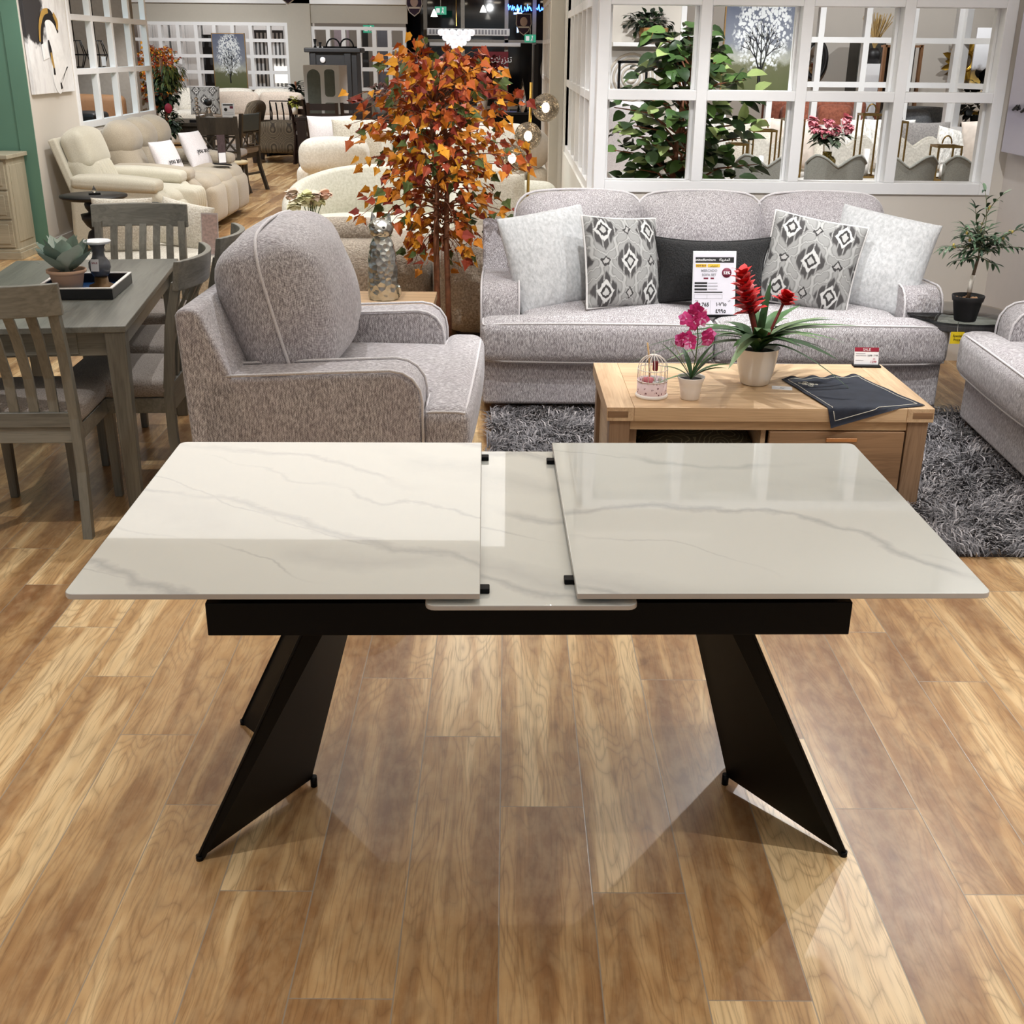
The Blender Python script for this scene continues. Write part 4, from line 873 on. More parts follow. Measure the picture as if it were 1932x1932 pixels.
pot('flower_pot', [(.001, 0), (.046, 0), (.050, .004), (.066, .075), (.069, .078), (.076, .082), (.077, .092), (.074, .094), (.067, .090), (.06, .07), (.001, .07)], terra(), ag, 40, .078, .066)
AGV = tinted('agave_leaf', [(0, (136, 156, 144)), (.4, (164, 182, 170)), (.75, (200, 212, 200))], .6, noise_amt=.15)
m = MB(); m.tint = 0; r = random.Random(4)
for ring, (nl, el, L, W, b) in enumerate(((6, 30, .115, .10, -.4), (5, 46, .13, .10, -.3), (5, 62, .14, .085, -.15), (3, 80, .12, .06, 0))):
    for k in range(nl):
        a = 2*PI*(k+.5*ring)/nl + r.uniform(-.15, .15); e = R(el+r.uniform(-6, 6)); m.tint = clamp(r.gauss(.45, .25), 0, 1)
        d = Vector((math.cos(a)*math.cos(e), math.sin(a)*math.cos(e), math.sin(e)))
        m.leaf((.018*math.cos(a), .018*math.sin(a), .085), d, (0, 0, 1), L, W, b, .35, 6, .85)
        tip = Vector((.018*math.cos(a), .018*math.sin(a), .085)) + d*L*.99; m.leaf(tip-d*.01, d, (0, 0, 1), .022, .006, 0, .2, 3)
part('leaves', m, AGV, ag)
ch = thing('candle_holder', 'turned grey ceramic candle holder with a white dish top on the tray', 'candle holder', (-1.655, 4.70, H+.0065), 0)
CER = plain('blue_grey_glaze', (96, 98, 104), .2, var=.12, scale=40); 
part('foot', MB().lathe([(.001, 0), (.052, 0), (.05, .012), (.028, .022), (.026, .05), (.001, .05)], 28), plain('bronze_foot', (110, 84, 52), .4, .4), ch)
part('stem', MB().lathe([(.001, .05), (.03, .05), (.036, .062), (.044, .085), (.042, .105), (.026, .125), (.022, .145), (.028, .15), (.026, .165), (.034, .178), (.001, .178)], 32), CER, ch)
part('dish', MB().lathe([(.001, .178), (.05, .180), (.055, .188), (.053, .192), (.046, .186), (.001, .186)], 36), plain('white_rim_glaze', (232, 234, 236), .2), ch)
m = MB(); m.M = T(-.004, -.046, .095) @ RX(-8); m.box(-.016, .016, -.001, .001, -.02, .028); q = part('price_tag', m, PAPER, ch)
m = MB(); m.M = T(-.004, -.0475, .095) @ RX(-8); m.text('SALE', .011, RX(90) @ T(0, .010, 0)); part('lettering', m, REDI, q)
# cream bench with cushions behind the dining set
CREAM = cloth('cream_boucle', (206, 198, 182), (244, 240, 228), (90, 90, 90), .95, .8, .2, 3, .008)
BOUC = cloth('taupe_boucle', (134, 120, 104), (196, 182, 164), (85, 85, 85), .95, 1.0, .25, 3, .014)
m = MB(); m.soft((0, 0, .25), (1.05, .75, .40), .05, (0, 0, .02), 8)
bn = thing('upholstered_bench', 'cream upholstered bench seen through the slats of the far dining chair', 'bench', (-2.18, 7.55, 0), 0); part('seat', m, CREAM, bn); part('plinth', MB().box(-.48, .48, -.33, .33, 0, .06), DARKWOOD, bn)
throw('scatter_cushion', 'cream cushion leaning at the left on the cream bench', CREAM, .38, .34, .14, (-2.44, 7.45, .62), -10, 0, 6, None, .05, .006, 8)
throw('scatter_cushion', 'cream cushion with a rounded end at the right on the cream bench', CREAM, .40, .30, .15, (-2.10, 7.62, .60), -16, 8, -20, None, .05, .006, 9)
lf = thing('leaflet_stand', 'pink and white leaflet in an acrylic stand just right of the far dining chair', 'leaflet', (-1.86, 7.28, .462), -8)
m = MB(); m.M = RX(-8); m.box(-.055, .055, 0, .004, 0, .26); part('acrylic', m, plain('clear_acrylic_edge', (216, 210, 212), .1), lf)
m = MB(); m.M = RX(-8); m.box(-.05, .05, -.001, 0, .01, .25); q = part('sheet', m, plain('pink_print_paper', (206, 186, 184), .5, var=.2, scale=60), lf)
ontag(q, RX(-8), [('print_block', MAROON, 'bar', (-.035, .005, .17, .205)), ('print_block', PINKI, 'bar', (.012, .04, .19, .235)), ('print_block', GREYI, 'bar', (-.035, .035, .05, .053)), ('print_block', GREYI, 'bar', (-.035, .035, .07, .073)), ('print_block', GREYI, 'bar', (-.035, .03, .09, .093))])
# ================================================================ lamp table, silver cat, autumn tree
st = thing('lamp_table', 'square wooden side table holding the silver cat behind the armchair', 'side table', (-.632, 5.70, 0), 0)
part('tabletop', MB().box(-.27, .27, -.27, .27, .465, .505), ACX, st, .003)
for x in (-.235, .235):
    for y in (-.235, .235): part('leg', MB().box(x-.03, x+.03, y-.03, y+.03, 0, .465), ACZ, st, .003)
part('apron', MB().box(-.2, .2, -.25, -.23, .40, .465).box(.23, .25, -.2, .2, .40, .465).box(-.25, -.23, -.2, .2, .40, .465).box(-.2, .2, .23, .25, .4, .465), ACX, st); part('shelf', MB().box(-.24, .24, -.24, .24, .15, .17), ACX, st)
def hammered():
    t = NT('hammered_silver'); v = t.voro(t.coord(), 34, 'F1'); t.bump(v, .7, .010); return t.fin(t.ramp(t.noise(t.coord(), 12, 3), [(.3, lin(176, 178, 172)), (.7, lin(212, 214, 208))]), .24, 1.0)
SILV = hammered(); cat = thing('cat_statue', 'tall hammered silver cat statue on the square wooden side table', 'statue', (-.62, 5.765, .5055), -6)
prof = [(.001, 0), (.072, 0), (.076, .01), (.077, .08), (.075, .16), (.068, .23), (.056, .28), (.044, .305), (.036, .32), (.001, .33)]
part('body', MB().lathe(prof, 30, sx=1, sy=.8), SILV, cat)
hd = part('head', MB().ball((0, -.012, .352), (.062, .054, .052), 24, 16).ball((0, -.055, .338), (.026, .022, .018), 12, 8), SILV, cat)
for s in (-1, 1):
    part('ear', MB().add([(s*.058, -.01, .365), (s*.012, -.012, .392), (s*.036, .018, .385), (s*.046, -.004, .438)], [(0, 1, 3), (1, 2, 3), (2, 0, 3), (0, 2, 1)] if s > 0 else [(1, 0, 3), (2, 1, 3), (0, 2, 3), (0, 1, 2)], False), SILV, hd, .004)
    part('eye', MB().ball((s*.024, -.060, .362), (.008, .004, .006), 8, 6), plain('dark_silver', (90, 90, 86), .3, 1), hd)
part('nose', MB().ball((0, -.077, .342), (.006, .004, .004), 8, 6), plain('dark_silver', (90, 90, 86), .3, 1), hd)
part('tail', MB().tube([(.07, .02, .01), (.085, .0, .03), (.086, -.01, .06), (.078, -.008, .075)], .008, 8), SILV, cat)
AUT = tinted('autumn_leaf', [(0, (222, 154, 40)), (.24, (206, 128, 34)), (.46, (188, 92, 36)), (.62, (164, 68, 40)), (.76, (138, 52, 38)), (.88, (84, 98, 50))], .55, noise_amt=.12)
BARK = plain('brown_vine_bark', (124, 76, 48), .8, var=.3, scale=30, bump=.4)
def maple(m, c, d, nrm, L):
    """five-pointed leaf folded along its middle"""
    d = d.normalized(); nrm = (nrm - d*nrm.dot(d)).normalized(); s = d.cross(nrm); o = c
    out = [(0, 0), (.30, -.03), (.44, .22), (.62, .28), (.40, .52), (.24, .70), (0, 1.05)]
    vs = [o + d*(y*L) + s*(x*L*.80) + nrm*(.28*abs(x)*L - .22*y*y*L) for x, y in out] + [o + d*(y*L) - s*(x*L*.80) + nrm*(.28*abs(x)*L - .22*y*y*L) for x, y in out[1:-1]]
    mid = o + d*(.4*L) - nrm*(.22*.16*L); k = len(vs); vs.append(mid)
    m.add(vs, [(0, 1, 2, k), (k, 2, 3, 4), (k, 4, 5, 6), (0, k, 8-1, 7)] if False else [(0, 1, 2), (0, 2, k), (k, 2, 4), (2, 3, 4), (k, 4, 5), (k, 5, 6), (0, 8, 7), (0, k, 8), (k, 10, 8), (8, 10, 9), (k, 11, 10), (k, 6, 11)])
def autumn_tree(label, loc, seed=5):
    o = thing('autumn_tree', label, 'artificial tree', loc, 0, 'autumn trees'); r = random.Random(seed)
    part('pot', MB().lathe([(.001, 0), (.10, 0), (.115, .14), (.11, .14), (.105, .12), (.001, .12)], 28), TB, o)
    t1 = [(-.03, 0, .1), (-.034, .0, .4), (-.036, .0, .7), (-.028, .01, 1.0), (-.05, 0, 1.3), (-.04, 0, 1.62)]; t2 = [(.03, .01, .1), (.026, .01, .4), (.020, .012, .7), (.03, .0, 1.05), (.02, 0, 1.35), (.0, 0, 1.55)]
    part('trunk', MB().tube(t1, [.018, .017, .016, .013, .010, .005], 8), BARK, o); part('trunk', MB().tube(t2, [.017, .016, .015, .013, .010, .005], 8), BARK, o)
    m = MB(); m.tint = 0; tw = MB(); C0 = Vector((-.01, 0, 1.20))
    for k in range(104):
        # twig tips on an upright, ragged oval crown
        h = (k+.5)/104; th = k*2.39996; zz = -.62 + 1.14*h; prof2 = math.sqrt(max(.03, 1-(abs(zz)/(.66 if zz < 0 else .56))**2.1)); rad = .50*prof2*r.uniform(.6, 1.18)
        if zz < -.42: rad *= .8
        tip = C0 + Vector((rad*math.cos(th), rad*math.sin(th), zz + r.uniform(-.04, .04)))
        st0 = Vector((-.03*(h > .3), 0, clamp(C0.z + zz*.72 + r.uniform(-.05, .02) - .05, .62, 1.58)))
        mid = st0.lerp(tip, .5) + Vector((0, 0, .055)); pts = [st0, st0.lerp(mid, .5) + Vector((0, 0, .02)), mid, mid.lerp(tip, .55) + Vector((0, 0, .012)), tip + Vector((0, 0, -.03))]
        tw.tube(pts, [.005, .004, .003, .002, .001], 4, cap=False)
        for q in range(16):
            t = .28 + .72*q/15*r.uniform(.92, 1.0); i = min(3, int(t*4)); c = pts[i].lerp(pts[i+1], t*4-i) + Vector((r.uniform(-.045, .045), r.uniform(-.045, .045), r.uniform(-.05, .03)))
            if c.z < 1.0 and abs(c.x) < .10 and c.y < .05: continue
            ou = (c - Vector((0, 0, c.z))).normalized() if (c.x or c.y) else Vector((1, 0, 0))
            d = ou*r.uniform(.2, 1) + Vector((r.uniform(-.7, .7), r.uniform(-.7, .7), r.uniform(-1.0, .25))); nr = Vector((r.uniform(-.6, .6), r.uniform(-1, .3), r.uniform(.1, 1)))
            m.tint = r.random(); maple(m, c, d, nr, r.uniform(.040, .068))
    part('twigs', tw, BARK, o); part('foliage', m, AUT, o); return o
AT = autumn_tree('autumn tree with orange and red leaves on twin brown trunks beside the long sofa', (-.355, 6.42, 0))
# ================================================================ boucle and cream seats behind
def boucle(label, loc, rz, W, D, H, bol):
    o = thing('boucle_armchair', label, 'armchair', loc, rz)
    m = MB(); m.soft((0, 0, H/2+.03), (W, D, H-.03), .16, (.03, .03, .03), 9); part('shell', m, BOUC, o)
    if bol: m = MB(); m.soft((-.10, -.04, H+.055), (W*.62, .24, .15), .07, (0, .02, .02), 8); part('bolster', m, BOUC, o)
    part('plinth', MB().box(-W*.35, W*.35, -D*.3, D*.3, 0, .05), DARKWOOD, o); return o
boucle('taupe boucle armchair with a bolster on its back, behind the silver cat', (-.93, 7.50, 0), -2, .90, .80, .53, True)
boucle('taupe boucle armchair with a rounded top behind the autumn tree trunks', (-.05, 7.38, 0), 5, .80, .85, .58, False)
CW = cloth('cream_velvet', (214, 212, 196), (236, 234, 222), (60, 60, 60), .9, .15)
bb = thing('barrel_chair', 'cream barrel armchair with a curved shell behind the vase of pale flowers', 'armchair', (-.98, 8.95, 0), 4)
vs = []; fs = []; n = 40; prof = [(0, 0, .05), (.02, .02, .3), (.03, 0, .6), (.02, 0, .9), (-.02, 0, .98), (-.07, 0, 1.0), (-.11, 0, .96), (-.12, 0, .6), (-.12, 0, .05)]
for i in range(n+1):
    a = R(-22 + 224*i/n); hgt = .56 + .27*math.sin(clamp((i/n), 0, 1)*PI)**.8
    for (dr, _, z) in prof: vs.append(((.70+dr)*math.cos(a), (.58+dr)*math.sin(a), hgt*z))
q = len(prof)
for i in range(n):
    for j in range(q-1): fs.append((i*q+j, (i+1)*q+j, (i+1)*q+j+1, i*q+j+1))
fs += [tuple(range(q)), tuple(n*q+j for j in range(q))[::-1]]
part('shell', MB().add(vs, fs, True), CW, bb)
m = MB(); m.soft((0, -.06, .26), (1.16, .90, .40), .14, (0, 0, .05), 9); part('seat', m, CW, bb)
part('plinth', MB().lathe([(.001, 0), (.5, 0), (.5, .05), (.001, .05)], 32, sy=.8), DARKWOOD, bb)
fv = thing('vase_of_flowers', 'cream and pink flowers in a rope-bound glass vase on a white plinth', 'flowers', (-1.335, 7.98, .52), 0)
m = MB().lathe([(.001, 0), (.075, 0), (.085, .52), (.001, .52)], 32); o = part('plinth', m, WHITE); o.location = (-1.335, 7.98, 0); tag(o, 'slim white plinth under the vase of pale flowers', 'plinth')
part('glass', MB().lathe([(.001, 0), (.05, 0), (.055, .1), (.053, .1), (.048, .006), (.001, .006)], 24), thinglass('vase_glass'), fv)
part('rope', MB().tube([(.057*math.cos(2*PI*k/20), .057*math.sin(2*PI*k/20), .02+.001*k) for k in range(40)], .005, 6), plain('jute_rope', (150, 124, 80), .9), fv)
PALE = tinted('pale_petal', [(0, (244, 240, 206)), (.45, (236, 236, 190)), (.62, (240, 200, 176)), (.85, (232, 214, 196))], .7, noise_amt=.06)
m = MB(); m.tint = 0; r = random.Random(12); sm = MB()
for k in range(11):
    c = Vector((r.uniform(-.12, .12), r.uniform(-.09, .09), .20+r.uniform(-.03, .05))); tn = r.choice((.1, .2, .5, .7, .9)); sm.tube([(0, 0, .02), (c.x*.5, c.y*.5, .11), tuple(c)], .003, 5)
    for j in range(18):
        d = Vector((r.uniform(-1, 1), r.uniform(-1, .6), r.uniform(-.3, 1))); m.tint = clamp(tn+r.uniform(-.06, .06), 0, 1); m.leaf(c, d, (0, 0, 1), .065, .07, .5, .12, 4, .7)
    m.tint = clamp(tn, 0, 1); m.ball(tuple(c), (.035, .035, .03), 10, 6)
part('blooms', m, PALE, fv); part('stems', sm, STEM, fv)
m = MB(); m.tint = 0
for k in range(14): a = r.uniform(0, 6.28); m.tint = r.random()*.6; m.leaf((0, 0, .06), (math.cos(a), math.sin(a), .5), (0, 0, 1), .10, .03, .9, .2, 4)
part('leaves', m, LEAFT, fv)
# cream lounge chair with cushions behind the left end of the sofa
cs = thing('cream_armchair', 'low cream armchair behind the left end of the long sofa', 'armchair', (.09, 8.75, 0), 0)
m = MB(); m.soft((0, 0, .24), (.60, .8, .42), .12, (0, 0, .03), 8); part('seat', m, CW, cs)
m = MB(); m.soft((0, .36, .40), (.60, .22, .66), .1, (0, .02, .02), 8); part('back', m, CW, cs)
throw('fleece_cushion', 'cream fleece cushion left of the brass lamp pole', CREAM, .40, .40, .15, (-.06, 8.50, .66), -20, 0, 10, None, .04, .006, 12)
throw('fleece_cushion', 'cream fleece cushion right of the brass lamp pole, above the sofa back', CREAM, .34, .34, .15, (.28, 8.45, .58), -20, 0, -20, None, .04, .006, 13)
# brass lamp with three smoked globes
lp = thing('floor_lamp', 'brass floor lamp with three smoked glass globes beside the pilaster', 'floor lamp', (.128, 8.05, 0), 0)
BRASS = plain('brushed_gold', (202, 164, 84), .22, 1.0, var=.03)
part('base', MB().lathe([(.001, 0), (.13, 0), (.13, .02), (.02, .028), (.001, .028)], 36), BRASS, lp); part('pole', MB().tube([(0, 0, .02), (.024, 0, 1.48)], .010, 12), BRASS, lp)
def smoked():
    t = NT('rippled_smoked_glass'); n = t.noise(t.coord(), 34, 2, .5, 1.5); tr = t.n('ShaderNodeBsdfTransparent'); t.l(t.ramp(n, [(.35, lin(128, 118, 104)), (.65, lin(222, 214, 202))]), tr.inputs[0])
    gl = t.n('ShaderNodeBsdfGlossy'); gl.inputs['Roughness'].default_value = .04; gl.inputs[0].default_value = (*lin(214, 208, 198), 1); b = t.n('ShaderNodeBump'); b.inputs['Strength'].default_value = .8; b.inputs['Distance'].default_value = .02; t.l(n, b.inputs['Height']); t.l(b.outputs[0], gl.inputs['Normal'])
    fr = t.n('ShaderNodeLayerWeight'); fr.inputs[0].default_value = .35; t.l(b.outputs[0], fr.inputs['Normal']); mx = t.n('ShaderNodeMixShader'); t.l(t.math('ADD', t.math('MULTIPLY', fr.outputs[0], .6), .12), mx.inputs[0]); t.l(tr.outputs[0], mx.inputs[1]); t.l(gl.outputs[0], mx.inputs[2]); t.l(mx.outputs[0], t.out.inputs[0]); return t.m
SMOKE = smoked(); BULB = glow('warm_bulb', (255, 244, 226), 30)
def ripple(r0):
    m = MB(); m.ball((0, 0, 0), r0, 28, 18); m.v = [tuple(Vector(v)*(1+.018*noise.noise(Vector(v)*38))) for v in m.v]; return m
for x, z, y in ((.122, 1.325, -.02), (.006, 1.15, -.10), (-.098, 1.0, -.02)):
    m = ripple(.089); m.M = T(x, y, z); m.v = [tuple(m.M @ Vector(v)) for v in m.v]; g = part('globe', m, SMOKE, lp)
    part('bulb', MB().ball((x, y, z), (.026, .026, .032), 12, 8), BULB, g)
    part('arm', MB().tube([(.024*z/1.48, 0, z+.02), (x*.6, y*.6, z+.01), (x*.75, y*.75, z)], .006, 8), BRASS, lp)

# ================================================================ dresser, painting, recliners on the left wall
OAKG = wood('limed_oak_upright', (150, 142, 122), (184, 176, 154), 2, .5, .6); OAKX = wood('limed_oak_along', (154, 146, 126), (188, 180, 158), 0, .5, .6)
ds = thing('dresser', 'limed oak chest of drawers against the green wall', 'dresser', (-4.42, 9.95, 0), 0)
part('carcass', MB().box(-.32, .32, -.185, .2, .06, .81), OAKG, ds, .004); part('plinth', MB().box(-.345, .345, -.21, .21, 0, .06).box(-.335, .335, -.2, .205, .06, .085), OAKX, ds, .004); part('top', MB().box(-.345, .345, -.215, .215, .81, .845), OAKX, ds, .006)
for k in range(3):
    for s in (-1, 1):
        x0, x1 = (-.30, -.005) if s < 0 else (.005, .30); z0 = .10+.235*k
        d = part('drawer', MB().box(x0, x1, -.20, -.18, z0, z0+.22), OAKX, ds, .003); part('panel', MB().box(x0+.03, x1-.03, -.206, -.199, z0+.03, z0+.19), OAKX, d, .004); part('knob', MB().ball(((x0+x1)/2, -.216, z0+.11), .012, 10, 6), plain('pewter', (110, 106, 98), .35, 1), d)
part('side_panel', MB().box(.319, .326, -.14, .15, .14, .76), OAKG, ds, .004)
def abstract():
    t = NT('abstract_canvas'); c = t.coord(); p = t.sep(c); n = t.noise(c, 2.6, 4, .6, 1.2); n2 = t.noise(t.mapping(c, (9, 9, 3)), 1, 4, .65)
    a = t.math('ADD', t.math('MULTIPLY', t.step(p[2], -.32, .05), t.step(t.math('MULTIPLY', p[1], -1), -.1, .3)), t.math('MULTIPLY', t.math('SUBTRACT', n, .5), 1.4))
    col = t.ramp(n2, [(.3, lin(214, 212, 212)), (.55, lin(242, 242, 242)), (.7, lin(228, 226, 228))]); col = t.mix(t.step(a, .28, .5), col, lin(52, 50, 52)); return t.fin(col, .6)
pa = thing('abstract_painting', 'tall abstract canvas in white, black and gold on the beige left wall', 'painting', (-3.965, 10.72, 1.86), 0)
part('canvas', MB().box(-.03, .0, -.49, .47, -.57, .62), abstract(), pa, .003)
INKB = plain('black_paint', (24, 22, 22), .5); GOLDP = plain('gold_leaf_paint', (206, 164, 84), .45, .3); WHP = plain('white_impasto', (246, 246, 246), .7)
def stroke(name, pts, mat, par, th=.004, flat=.35):
    m = MB(); 
    vs = []; fs = []
    q = []
    for i in range(len(pts)-1):
        for k in range(5):
            u = k/5; p0, p1, p2, p3 = pts[max(i-1, 0)], pts[i], pts[i+1], pts[min(i+2, len(pts)-1)]; q.append(tuple(.5*(2*p1[c]+(p2[c]-p0[c])*u+(2*p0[c]-5*p1[c]+4*p2[c]-p3[c])*u*u+(3*p1[c]-p0[c]-3*p2[c]+p3[c])*u**3) for c in range(3)))
    pts = q + [pts[-1]]
    pts = [(y, -.57+(z+.57)*.62, w) for y, z, w in pts]
    for i, (y, z, w) in enumerate(pts):
        j = min(i+1, len(pts)-1); k = max(i-1, 0); d = Vector((0, pts[j][0]-pts[k][0], pts[j][1]-pts[k][1])).normalized(); s = Vector((0, -d.z, d.y))*w
        vs += [(th, y-s.y, z-s.z), (th, y+s.y, z+s.z)]
    for i in range(len(pts)-1): fs.append((2*i, 2*i+1, 2*i+3, 2*i+2))
    o = part(name, m.add(vs, fs), mat, par); sm = o.modifiers.new('body', 'SOLIDIFY'); sm.thickness = .003
stroke('white_sweep', [(-.02, .45, .05), (.05, .2, .12), (.12, -.1, .16), (.16, -.35, .2), (.2, -.44, .12)], WHP, pa, .003)
stroke('black_arch', [(-.20, .05, .02), (-.17, .25, .03), (-.08, .42, .04), (.05, .45, .045), (.16, .35, .03), (.2, .22, .015)], INKB, pa)
stroke('gold_arch', [(-.24, .1, .012), (-.2, .3, .02), (-.1, .46, .025), (.02, .50, .02)], GOLDP, pa, .006); stroke('gold_flick', [(.14, .46, .02), (.2, .36, .025), (.19, .26, .014)], GOLDP, pa, .006)
stroke('black_drip', [(-.05, .12, .012), (-.03, 0, .026), (-.02, -.1, .022), (-.0, -.22, .014), (.0, -.33, .02)], INKB, pa, .006); stroke('gold_drip', [(-.03, -.04, .012), (-.02, -.14, .02), (.0, -.24, .01)], GOLDP, pa, .008); stroke('black_stripe', [(.12, -.44, .012), (.13, -.52, .02)], INKB, pa, .006)
stroke('white_block', [(-.16, .08, .06), (-.14, -.12, .07)], WHP, pa, .005)
RECL = cloth('ivory_recliner_suede', (190, 184, 166), (208, 203, 186), (160, 160, 160), .8, .05, .25, 3, .004, .3); RECS = cloth('mushroom_suede', (160, 148, 130), (182, 170, 150), (160, 160, 160), .8, .05, .4, 3, .004, .35)
def recliner(name, label, loc, W, mat, seats, ribs, cat):
    """local: faces -y (turned to +x), back at +y"""
    o = thing(name, label, cat, loc, 90); h = W/2; aw = .20; iw = W-2*aw; sw = iw/seats
    part('base', MB().box(-h+.02, h-.02, .10, .86, .03, .30), mat, o, .03, 3)
    for s in (-1, 1):
        m = MB(); m.prism([(.0, .04), (-.01, .30), (.03, .46), (.12, .54), (.85, .60), (.88, .04)], min(s*(h-aw), s*h), max(s*(h-aw), s*h), 'x'); a = part('arm', m, mat, o, .05, 4)
        m = MB(); m.M = T(s*(h-aw/2), .46, .585) @ RX(3); m.soft((0, 0, -.01), (aw+.04, .74, .095), .035, (0, 0, .03), 7); part('arm_pad', m, mat, a)
    for k in range(seats):
        cx = -h+aw+sw*(k+.5); m = MB(); m.soft((cx, .30, .40), (sw-.008, .66, .20), .075, (0, .02, .04), 8); m.soft((cx, -.005, .255), (sw-.008, .13, .36), .06, (0, .03, .0), 7); s_ = part('seat_cushion', m, mat, o)
        m = MB(); m.M = T(cx, .80, .615) @ RX(-18); m.soft((0, 0, -.06), (sw-.008, .22, .50), .095, (.0, .05, .02), 8); b = part('back_cushion', m, mat, o)
        if ribs:
            for j in range(5):
                m = MB(); m.M = T(cx-.14+.07*j, .80, .615) @ RX(-18); m.soft((0, -.115, -.09), (.066, .07, .36), .03, (0, .02, 0), 5); part('channel', m, mat, b)
                m = MB(); m.soft((cx-.14+.07*j, .04, .40), (.066, .36, .20), .03, (0, .02, .02), 5); part('channel', m, mat, s_)
            m = MB(); m.M = T(cx, .80, .615) @ RX(-18); m.soft((0, -.035, .21), (sw-.02, .20, .30), .06, (0, .03, .05), 7); part('headrest', m, mat, b)
        else:
            m = MB(); m.M = T(cx, .80, .615) @ RX(-18); m.soft((0, -.035, .225), (sw-.006, .24, .29), .115, (.0, .05, .04), 8); part('headrest', m, mat, b)
    m = MB(); m.M = T(0, .91, .545) @ RX(-18); m.box(-h+aw-.02, h-aw+.02, -.05, .02, -.50, .40); part('back_shell', m, mat, o, .02, 3)
    return o
rc = recliner('recliner', 'ivory single recliner with channelled back and black lever plate', (-2.90, 10.62, 0), .98, RECL, 1, True, 'recliner')
part('lever_plate', MB().soft((-.494, .15, .40), (.024, .15, .075), .03, (.004, 0, 0), 5), BLACK, rc)
recliner('recliner_sofa', 'mushroom suede three-seat reclining sofa beyond the ivory recliner', (-2.88, 12.10, 0), 1.92, RECS, 3, False, 'sofa')
WPIL = cloth('white_cotton_pillow', (222, 216, 218), (240, 236, 238), (120, 120, 120), .9, .1)
for loc, lb in (((-3.33, 11.72, .635), 'white cushion with script lettering on the near seat of the reclining sofa'), ((-3.28, 12.62, .665), 'white cushion with script lettering on the far seat of the reclining sofa')):
    q = throw('script_cushion', lb, WPIL, .40, .40, .15, loc, -22, 0, 74, None, .04, .006, 20, 'script cushions on the reclining sofa')
    m = MB(); m.M = T(0, -.078, -.05) @ RX(90); m.text('you are', .075, None, .001); part('lettering', m, INK, q)
lf2 = thing('leaflet_stand', 'small dark printed leaflet standing on the far end of the reclining sofa seat', 'leaflet', (-3.02, 12.66, .52), 40)
part('sheet', MB().box(-.045, .045, 0, .004, 0, .30), plain('dark_print', (70, 56, 58), .5, var=.3, scale=40), lf2); part('pale_field', MB().box(-.04, .04, -.002, 0, .02, .12), PAPER, lf2)
o = part('remote_pad', MB().box(-.09, .09, -.05, .05, 0, .012), BLACK, None, .003); o.location = (-2.97, 12.42, .540); o.rotation_euler = (0, R(6), R(25)); tag(o, 'flat black pad on the seat of the reclining sofa', 'pad')
bt = thing('pedestal_table', 'round black pedestal table with a turned stem in front of the ivory recliner', 'side table', (-3.315, 9.47, 0), 0)
BW = plain('black_stained_wood', (26, 25, 25), .5, var=.15); part('top', MB().lathe([(.001, .535), (.22, .535), (.258, .552), (.262, .562), (.258, .57), (.001, .57)], 48), BW, bt)
part('stem', MB().lathe([(.001, .0), (.16, 0), (.16, .03), (.09, .05), (.09, .12), (.045, .14), (.04, .15), (.075, .19), (.085, .235), (.07, .28), (.045, .30), (.08, .33), (.11, .38), (.115, .42), (.06, .43), (.055, .44), (.075, .47), (.08, .50), (.06, .535), (.001, .536)], 36), BW, bt)
gs = thing('crystal_ornament', 'little glass flame ornament on a black slab on the round black table', 'ornament', (-3.315, 9.50, .5705), 20)
part('slab', MB().box(-.045, .045, -.035, .035, 0, .012), BLACK, gs, .002); part('flame', MB().lathe([(.001, .012), (.014, .014), (.018, .03), (.010, .05), (.001, .068)], 12), glassy('clear_crystal'), gs)
